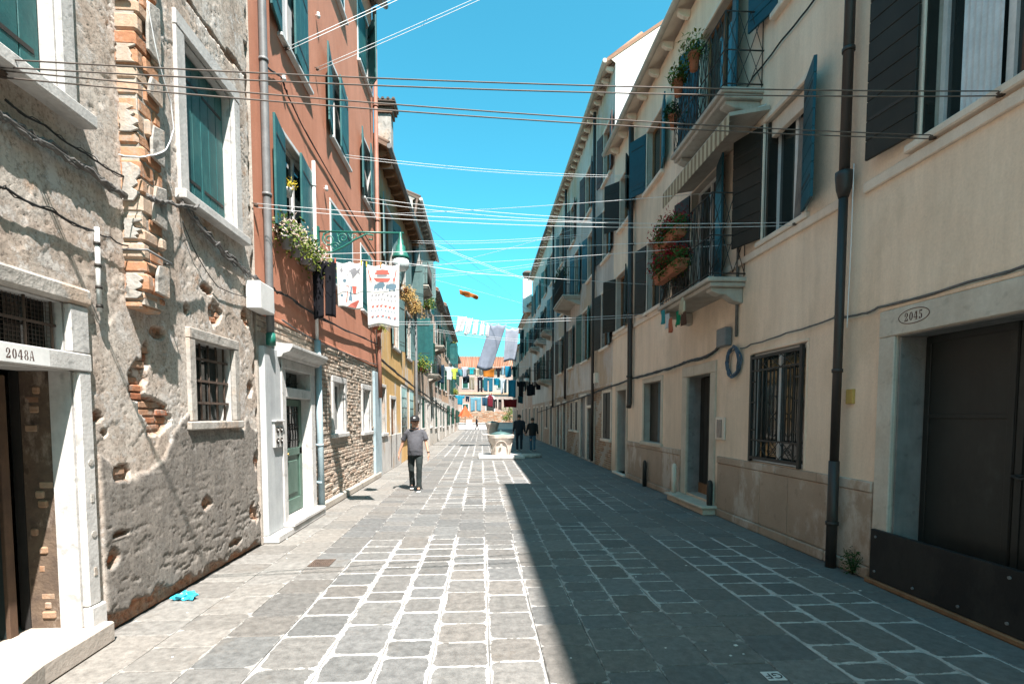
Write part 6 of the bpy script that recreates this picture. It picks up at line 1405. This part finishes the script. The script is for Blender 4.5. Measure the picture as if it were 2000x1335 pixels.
def line_at(label, Y, pts, r=.008):
    P_ = [Vector((XL+.05, Y, plane_pt(Y, *pts[0])[1]))]+[Vector((plane_pt(Y, *p)[0], Y, plane_pt(Y, *p)[1])) for p in pts]+[Vector((XR-.05, Y, plane_pt(Y, *pts[-1])[1]+.05))]
    m = MB(); m.tube(P_, r, 4); tag(m.build('clothes_line', LINEWHITE, origin=P_[0]), label, 'clothes line')
rows = [
 (27.0, 'line of white sheets and towels high over the street', [(893, 617), (925, 624), (960, 632), (1015, 642)], [
  ('towel', 'towel', 'sheet', 894, 912, 618, 648, (.80, .80, .80), 'first white towel from the left on the line high over the street', -.25),
  ('towel', 'towel', 'sheet', 911, 924, 621, 653, (.78, .79, .80), 'second white towel from the left on the line high over the street', -.2),
  ('towel', 'towel', 'sheet', 925, 936, 624, 654, (.80, .80, .80), 'third white towel on the line high over the street', -.15),
  ('shirt', 'shirt', 'tank', 938, 948, 627, 655, (.80, .80, .80), 'small white vest left of the second white vest beside the big sheet', -.1),
  ('shirt', 'shirt', 'tank', 949, 958, 629, 656, (.79, .79, .80), 'small white vest directly left of the big hanging sheet', -.1),
  ('bed_sheet', 'sheet', 'sheet', 957, 990, 632, 721, (.28, .32, .40), 'long bluish white sheet blown to the left over the street', -.32),  # white cotton; its bluish backlit shade is put into the colour
  ('bed_sheet', 'sheet', 'sheet', 987, 1014, 640, 705, (.38, .42, .50), 'second long white sheet, right of the longest one', -.08),  # shade of the white cloth is put into this colour as well
  ('towel', 'towel', 'sheet', 1015, 1024, 642, 690, (.03, .06, .07), 'dark towel at the right end of the white sheets', 0)]),
 (32.0, 'line of mixed shirts crossing behind the white sheets', [(838, 705), (868, 716), (900, 720), (940, 719), (1000, 714), (1010, 716)], [
  ('towel', 'towel', 'sheet', 841, 853, 705, 742, (.03, .09, .08), 'dark green towel at the far left of the mixed laundry', 0),
  ('trousers', 'trousers', 'sheet', 854, 868, 711, 748, (.02, .05, .08), 'navy cloth beside the dark green towel', 0),
  ('shirt', 'shirt', 'shirt', 869, 886, 716, 742, (.60, .68, .72), 'pale blue-white T-shirt near the left houses', 0),
  ('shirt', 'shirt', 'shirt', 881, 894, 719, 741, (.55, .66, .12), 'lime green T-shirt near the left houses', 0),
  ('shirt', 'shirt', 'sheet', 893, 902, 721, 735, (.06, .25, .30), 'teal cloth right of the lime green T-shirt', .2),
  ('shirt', 'shirt', 'shirt', 901, 914, 716, 736, (.45, .48, .56), 'greyish lilac shirt above the black vest', 0),
  ('shirt', 'shirt', 'tank', 903, 917, 728, 748, (.02, .035, .05), 'black vest with a pale print left of centre', 0),
  ('shirt', 'shirt', 'shirt', 914, 928, 717, 731, (.02, .42, .48), 'turquoise top in the middle of the street end', 0),
  ('towel', 'towel', 'sheet', 928, 936, 719, 734, (.66, .62, .50), 'cream cloth between turquoise top and rust cloth', 0),
  ('towel', 'towel', 'sheet', 937, 942, 720, 733, (.30, .36, .36), 'narrow grey cloth beside the rust coloured cloth', 0),
  ('towel', 'towel', 'sheet', 943, 966, 720, 736, (.45, .17, .03), 'rust orange cloth under the longest white sheet', 0),
  ('shirt', 'shirt', 'shirt', 968, 979, 718, 736, (.02, .02, .03), 'small black top right of the rust orange cloth', 0),
  ('towel', 'towel', 'sheet', 979, 985, 716, 732, (.30, .48, .58), 'pale blue cloth beside the small black top', 0),
  ('shirt', 'shirt', 'sheet', 986, 999, 714, 736, (.02, .22, .36), 'strong blue patterned cloth near the right houses', 0),
  ('shirt', 'shirt', 'shirt', 999, 1010, 715, 735, (.02, .06, .06), 'dark green top at the right end of the mixed line', 0)]),
 (35.0, 'line of trousers and dark clothes reaching the right houses', [(915, 734), (950, 737), (1000, 742), (1075, 745)], [
  ('trousers', 'trousers', 'trousers', 916, 927, 735, 760, (.30, .27, .20), 'khaki trousers hanging left of the black trousers far off', 0),
  ('trousers', 'trousers', 'trousers', 932, 943, 735, 765, (.025, .022, .03), 'long black trousers in the middle of the far laundry', 0),
  ('trousers', 'trousers', 'trousers', 944, 963, 736, 764, (.03, .16, .24), 'wide petrol blue trousers under the rust cloth', 0),
  ('towel', 'towel', 'sheet', 964, 976, 738, 752, (.01, .22, .34), 'bright blue small towel in the far laundry', 0),
  ('overalls', 'overalls', 'trousers', 977, 990, 740, 768, (.46, .54, .60), 'pale grey-blue overalls in the far laundry', 0),
  ('towel', 'towel', 'sheet', 992, 1008, 741, 775, (.03, .26, .40), 'large bright blue towel next to the dark shirts', 0),
  ('shirt', 'shirt', 'shirt', 1009, 1026, 744, 774, (.012, .018, .025), 'black shirt right of the large bright blue towel', 0),
  ('shirt', 'shirt', 'tank', 1028, 1046, 745, 772, (.012, .015, .03), 'navy black vest between the two black shirts', 0),
  ('towel', 'towel', 'sheet', 1046, 1066, 745, 760, (.014, .014, .02), 'short black cloth near the right houses', 0),
  ('towel', 'towel', 'sheet', 1067, 1076, 743, 766, (.03, .14, .24), 'small slate blue cloth at the right end of the dark laundry', 0)]),
 (41.0, 'lowest and furthest line of blue clothes and jeans', [(889, 771), (940, 775), (985, 779), (1022, 772)], [
  ('shirt', 'shirt', 'shirt', 889, 908, 771, 790, (.03, .30, .44), 'sky blue shirt on the lowest far line', 0),
  ('shorts', 'shorts', 'shorts', 909, 917, 773, 784, (.015, .03, .06), 'small navy shorts on the lowest far line', 0),
  ('jeans', 'jeans', 'trousers', 918, 940, 775, 803, (.16, .36, .46), 'pale blue jeans on the lowest far line', 0),
  ('shirt', 'shirt', 'sheet', 941, 952, 775, 792, (.03, .09, .15), 'dark blue cloth right of the pale jeans', 0),
  ('shirt', 'shirt', 'tank', 952, 963, 766, 794, (.22, .03, .05), 'maroon and black vest in the centre of the lowest line', 0),
  ('trousers', 'trousers', 'trousers', 964, 971, 779, 797, (.015, .02, .02), 'narrow black leggings on the lowest far line', 0),
  ('trousers', 'trousers', 'trousers', 973, 980, 779, 800, (.03, .03, .03), 'second narrow dark leggings beside the red cloth', 0),
  ('towel', 'towel', 'sheet', 983, 1010, 779, 795, (.22, .02, .02), 'dark red towel at the right of the lowest line', 0),
  ('shirt', 'shirt', 'tank', 1011, 1022, 768, 787, (.02, .08, .10), 'dark teal vest beside the dark red towel', 0)])]
k = 0
for Y, ll, pts, items in rows:
    line_at(ll, Y, pts)
    for nm, cat, kind, a, b, y0, y1, c, lb, sl in items:
        k += 1; hang(nm, lb, cat, kind, a+.4, b-.4, y0, y1, Y + (.35 if nm == 'shirt' and y0 == 728 else 0), c, k, .03+.04*(kind == 'sheet'), sl, nx=14, ny=12)
x0, z0 = plane_pt(20, 897, 564); x1, z1 = plane_pt(20, 935, 573)
cloth('headscarf', 'orange and white scarf blown flat on a line against the sky', 'scarf', 'scrap', (x0, 20, z0), (x1, 20, z1-.05), .22, (.50, .17, .04), 4, .05, nx=16, ny=8)

# ================================================================== people
SKIN = M('skin', (.46, .25, .17), (.40, .21, .14), 12, .6, spec=.35)
def skinned(name, verts, edges, rad, mat, parent, root=0, sub=2, mats=None):
    o0 = org_of(parent); me = bpy.data.meshes.new(name); me.from_pydata([Vector(v)-o0 for v in verts], edges, []); me.materials.append(mat)
    o = bpy.data.objects.new(name, me); col.objects.link(o); o.parent = parent; ORG[o.name] = o0
    sk = o.modifiers.new('skin', 'SKIN'); sk.use_smooth_shade = True; sk.branch_smoothing = .4
    lay = me.skin_vertices[0] if me.skin_vertices else None
    if lay is None:
        bpy.context.view_layer.objects.active = o; me.skin_vertices_ensure() if hasattr(me, 'skin_vertices_ensure') else None; lay = me.skin_vertices[0]
    for i, r in enumerate(rad): lay.data[i].radius = (r, r) if isinstance(r, (int, float)) else r; lay.data[i].use_root = (i == root)
    s = o.modifiers.new('sub', 'SUBSURF'); s.levels = sub; s.render_levels = sub
    return o
def person(label, x, y, face, H, shirt, trou, shoe, hair, cap=None, jacket=False, stride=.18, arms=((.30, .05), (.16, .0)), belly=.0, lean=0, extra=None):
    """face: heading angle of the chest (radians, 0 looks towards +Y). built in local axes: r = right, f = forward"""
    t = thing('person', label, 'person', (x, y, 0)); k = H/1.75
    fx, fy = math.sin(face), math.cos(face); rx, ry = math.cos(face), -math.sin(face)
    def P(r, f, z): return Vector((x+(r*rx+f*fx)*k, y+(r*ry+f*fy)*k, z*k))
    L = lean
    pel = (0, 0, .93); che = (0, .02+L, 1.30); nek = (0, .02+L, 1.47); hed = (0, .05+L, 1.60)
    hipL, hipR = (-.09, 0, .90), (.09, 0, .90)
    knL, knR = (-.10, stride*.75, .50), (.10, -stride*.1, .49); anL, anR = (-.09, stride*.95, .09), (.095, -stride*.95, .12)
    shL, shR = (-.19, .0+L, 1.41), (.19, .0+L, 1.41)
    (al, fl_), (ar, fr_) = arms
    elL, elR = (-.22-al*.35, -.03+fl_+L, 1.13), (.22+ar*.35, -.03+fr_+L, 1.13)
    wrL, wrR = (-.23-al*.85, .04+fl_*2+L, .89), (.23+ar*.75, .03+fr_*2+L, .88)
    V = [pel, (0, .01+L*.5, 1.10), che, nek, hed, (0, .04+L, 1.69), shL, elL, wrL, shR, elR, wrR, hipL, knL, anL, hipR, knR, anR, (-.09, stride*.95+.13, .04), (.095, -stride*.95+.13, .05)]
    R_a = [.10, .105, .115, .055, .088, .075, .05, .038, .026, .05, .038, .026, .075, .052, .036, .075, .052, .036, .035, .035]
    E = [(0,1), (1,2), (2,3), (3,4), (4,5), (2,6), (6,7), (7,8), (2,9), (9,10), (10,11), (0,12), (12,13), (13,14), (0,15), (15,16), (16,17), (14,18), (17,19)]
    # hands: palm and five fingers each
    for wi, s, w in ((8, -1, wrL), (11, 1, wrR)):
        b = len(V); wx, wf, wz = w; V.append((wx+.01*s, wf+.015, wz-.06)); R_a.append(.026); E.append((wi, b))
        for i, (df, ln) in enumerate(((-.03, .065), (-.010, .08), (.010, .085), (.03, .075))):
            c = len(V); V.append((wx+.008*s, wf+.02+df*.7, wz-.105)); V.append((wx-.010*s, wf+.03+df, wz-.105-ln)); R_a += [.009, .007]; E += [(b, c), (c, c+1)]
        c = len(V); V.append((wx-.005*s, wf+.055, wz-.075)); V.append((wx-.015*s, wf+.075, wz-.115)); R_a += [.010, .008]; E += [(b, c), (c, c+1)]
    skinned('body', [P(*v) for v in V], E, [r*k for r in R_a], SKIN, t)
    # face
    m = MB(); hc = P(*hed)
    m.tube([P(0, .05+L+.085, 1.635), P(0, .05+L+.112, 1.595), P(0, .05+L+.09, 1.588)], [.008*k, .016*k, .008*k], 6)
    for s in (-1, 1): m.lathe([(.001, -.03*k), (.014*k, -.02*k), (.016*k, .01*k), (.001, .03*k)], P(s*.088, .045+L, 1.61), 8)
    m.build('nose_and_ears', SKIN, t)
    m = MB()
    for s in (-1, 1): m.tube([P(s*.012, .05+L+.088, 1.632), P(s*.05, .05+L+.080, 1.632)], .012*k, 6)
    m.build('eyes', BLACK, t)
    m = MB(); m.tube([P(-.028, .05+L+.083, 1.556), P(0, .05+L+.092, 1.552), P(.028, .05+L+.083, 1.556)], .006*k, 5); m.build('mouth', M('lips', (.30, .12, .10)), t)
    # hair shell
    m = MB(); n = 18; vs = []; rows_ = 8
    for j in range(rows_+1):
        ph = math.pi*.5*j/rows_*1.25
        for i in range(n):
            th = 2*math.pi*i/n; f_ = -math.cos(th); front = f_ < -.2
            pj = ph*(.62 if math.cos(th) > .3 else 1.0)
            vs.append(P(.100*math.sin(pj)*math.sin(th), .035+L+.108*math.sin(pj)*math.cos(th), 1.625+.112*math.cos(pj)))
    m.add(vs, [(j*n+i, j*n+(i+1) % n, (j+1)*n+(i+1) % n, (j+1)*n+i) for j in range(rows_) for i in range(n)], 0, True); m.build('hair', hair, t)
    if cap:
        m = MB(); vs = []
        for j in range(7):
            ph = math.pi*.5*j/6
            for i in range(n): th = 2*math.pi*i/n; vs.append(P(.112*math.sin(ph)*math.sin(th), .04+L+.125*math.sin(ph)*math.cos(th), 1.665+.105*math.cos(ph)))
        m.add(vs, [(j*n+i, j*n+(i+1) % n, (j+1)*n+(i+1) % n, (j+1)*n+i) for j in range(6) for i in range(n)], 0, True)
        vis_ = []
        for i in range(9): a = -1.1+2.2*i/8; vis_.append((math.sin(a)*.105, .04+L+.10*math.cos(a)+.02)); 
        top = [P(a, b, 1.668) for a, b in vis_]+[P(a*.95, b+.085*math.cos(-1.1+2.2*i/8), 1.650) for i, (a, b) in enumerate(vis_)]
        q = len(vis_); m.add(top+[p-Vector((0, 0, .006)) for p in top], [(i, i+1, q+i+1, q+i) for i in range(q-1)]+[(2*q+i, 3*q+i, 3*q+i+1, 2*q+i+1) for i in range(q-1)]+[(q+i, q+i+1, 3*q+i+1, 3*q+i) for i in range(q-1)])
        c_ = m.build('cap', cap, t); m = MB(); m.obox(P(0, .04+L+.118, 1.71), (rx, ry, 0), (fx, fy, 0), (0, 0, 1), .022*k, .004, .016*k); m.build('cap_badge', WHITEP, c_)
    # clothes: lofted torso and tapered limbs fused into one surface
    def loft(m, rings, n=20):
        vs = []
        for z, f0, ra, rb in rings:
            for i in range(n): th = 2*math.pi*i/n; vs.append(P(ra*math.cos(th), f0+rb*math.sin(th), z))
        q = len(rings); m.add(vs, [(j*n+i, j*n+(i+1) % n, (j+1)*n+(i+1) % n, (j+1)*n+i) for j in range(q-1) for i in range(n)]+[tuple(range(n))[::-1], tuple((q-1)*n+i for i in range(n))])
    def fuse(o, vox):
        r = o.modifiers.new('fuse', 'REMESH'); r.mode = 'VOXEL'; r.voxel_size = vox; r.use_smooth_shade = True
        s = o.modifiers.new('soft', 'SMOOTH'); s.factor = .5; s.iterations = 5
        tx = bpy.data.textures.get('folds') or bpy.data.textures.new('folds', 'CLOUDS'); tx.noise_scale = .11; tx.noise_depth = 2
        d = o.modifiers.new('folds', 'DISPLACE'); d.texture = tx; d.strength = .022; d.mid_level = .5; d.texture_coords = 'LOCAL'
    ww = 1.0 if not jacket else 1.08; m = MB(); bt = .83 if not jacket else .80
    loft(m, [(bt, L*.1+belly*.3, .178*ww, .128+belly*.5), (.95, L*.3+belly*.5, .180*ww, .135+belly*.6), (1.08, L*.5+belly*.5, .180*ww, .135+belly*.6), (1.22, L*.7+belly*.3, .182*ww, .130+belly*.3), (1.34, L, .185*ww, .118), (1.41, L, .160*ww, .098), (1.455, L+.01, .085, .075), (1.475, L+.015, .068, .065)])
    for s, sh_, el_, wr_ in ((-1, shL, elL, wrL), (1, shR, elR, wrR)):
        sp = [P(s*.09, L, 1.385), P(s*.165*ww, L, 1.385), P(s*.205*ww, (L+sh_[1])/2, 1.345)]
        if jacket: m.tube(sp+[P(*el_), P(wr_[0], wr_[1], wr_[2]+.02)], [.065*k, .070*k, .068*k, .056*k, .045*k], 12)
        else: m.tube(sp+[P(el_[0]*.985, el_[1], el_[2]+.06)], [.062*k, .066*k, .064*k, .068*k], 12)
    fuse(m.build('shirt' if not jacket else 'jacket', shirt, t), .011)
    m = MB(); loft(m, [(.99, 0, .158, .112), (.92, 0, .168, .122), (.85, 0, .172, .124), (.79, .0, .150, .105)])
    for s, kn, an in ((-1, knL, anL), (1, knR, anR)):
        m.tube([P(s*.085, 0, .93), P(s*.088, kn[1]*.2, .80), P(kn[0], kn[1], kn[2]+.12), P(kn[0], kn[1]+.01, kn[2]), P((kn[0]+an[0])/2, (kn[1]+an[1])/2-.01, (kn[2]+an[2])/2), P(an[0], an[1], an[2]-.03)], [.080*k, .092*k, .078*k, .068*k, .064*k, .066*k], 14)
    fuse(m.build('trousers', trou, t), .011)
    for (ax_, af, az_) in (anL, anR):
        V = [(ax_, af-.06, az_-.045), (ax_, af+.05, az_-.045), (ax_, af+.15, az_-.055)]
        skinned('shoe', [P(*v) for v in V], [(0, 1), (1, 2)], [(.045*k, .05*k), (.048*k, .05*k), (.042*k, .035*k)], shoe, t, sub=1)
        m = MB(); p = P(ax_, af+.045, max(.012, az_-.082)); m.obox(p, (rx, ry, 0), (fx, fy, 0), (0, 0, 1), .045*k, .135*k, .012*k); m.build('sole', WHITEP, t, bev=.01)
    if not jacket:
        m = MB(); m.tube([P(.075*math.cos(a), .03+L+.07*math.sin(a), 1.475-.012*math.sin(a)) for a in [2*math.pi*i/14 for i in range(15)]], .018*k, 6); m.build('collar', shirt, t)
        m = MB(); m.tube([P(wrL[0]+.030*math.cos(a), wrL[1]+.030*math.sin(a), wrL[2]+.03) for a in [2*math.pi*i/10 for i in range(11)]], .008, 5); m.build('watch', BLACK, t)
    return t
HAIRG = M('grey_hair', (.30, .28, .26), (.2, .19, .18), 30, .8); HAIRD = M('dark_hair', (.03, .025, .02), (.05, .04, .03), 30, .7)
wx, wy = ground_pt(812, 957)
person('man in grey polo shirt, dark trousers and black cap walking towards the viewer', wx, wy, math.pi-.03, 1.70, M('charcoal_polo', (.085, .085, .095), (.07, .07, .08), 4, .9, .15, 60), M('dark_green_grey_trousers', (.022, .030, .029), (.016, .022, .022), 5, .9, .2, 40), BLACK, HAIRG, cap=M('black_cap', (.015, .015, .017), None, 6, .8), stride=.19, arms=((.10, .06), (.20, -.02)), belly=.07)
ax_, ay_ = ground_pt(1014, 879); bx2, by2 = ground_pt(1040, 880)
NAVY = M('navy_jacket', (.012, .018, .026), (.010, .014, .02), 4, .8, .2, 40)
person('taller man in dark navy jacket walking away, beside the man in jeans', ax_, ay_, .05, 1.80, NAVY, M('navy_trousers', (.018, .026, .036), None, 4, .9), BLACK, HAIRD, jacket=True, stride=.10, arms=((.06, .02), (.06, -.02)), cap=None, belly=.03)
person('man in black jacket and blue jeans walking away in the shade', bx2, by2, .12, 1.64, M('black_jacket', (.010, .012, .013), None, 4, .8), M('blue_denim', (.05, .12, .17), (.04, .09, .14), 5, .9), BLACK, HAIRD, jacket=True, stride=.14, arms=((.14, .04), (.06, -.02)), belly=.04)
px_, py_ = ground_pt(931, 840)
person('tiny figure in dark clothes striding past the white notice board', px_, py_, 1.4, 1.65, NAVY, NAVY, BLACK, HAIRD, jacket=True, stride=.24)

# ------------------------------------------------------------------ groups of alike things
GR = {'house': 'houses lining the street', 'clothes line': 'clothes lines strung across the street', 'flower box': 'plant boxes and pots on the facades', 'plant': 'plant boxes and pots on the facades',
      'cable': 'cables fixed along the walls', 'shirt': 'laundry hanging over the street', 'trousers': 'laundry hanging over the street', 'towel': 'laundry hanging over the street', 'sheet': 'laundry hanging over the street',
      'clothes peg': 'pegs on the near clothes line', 'well head': 'stone well heads', 'insulator': 'white insulators on the orange wall', 'electrical box': 'electrical boxes on the walls', 'bollard': 'short iron bollards by the right wall',
      'flag': 'scraps of cloth under the geranium balcony', 'street lamp': 'bracket lamps', 'box': 'cartons in the dark doorway', 'person': 'people in the street'}
for o in list(scene.objects):
    if o.parent is None and o.get('category') in GR and 'group' not in o: o['group'] = GR[o['category']]
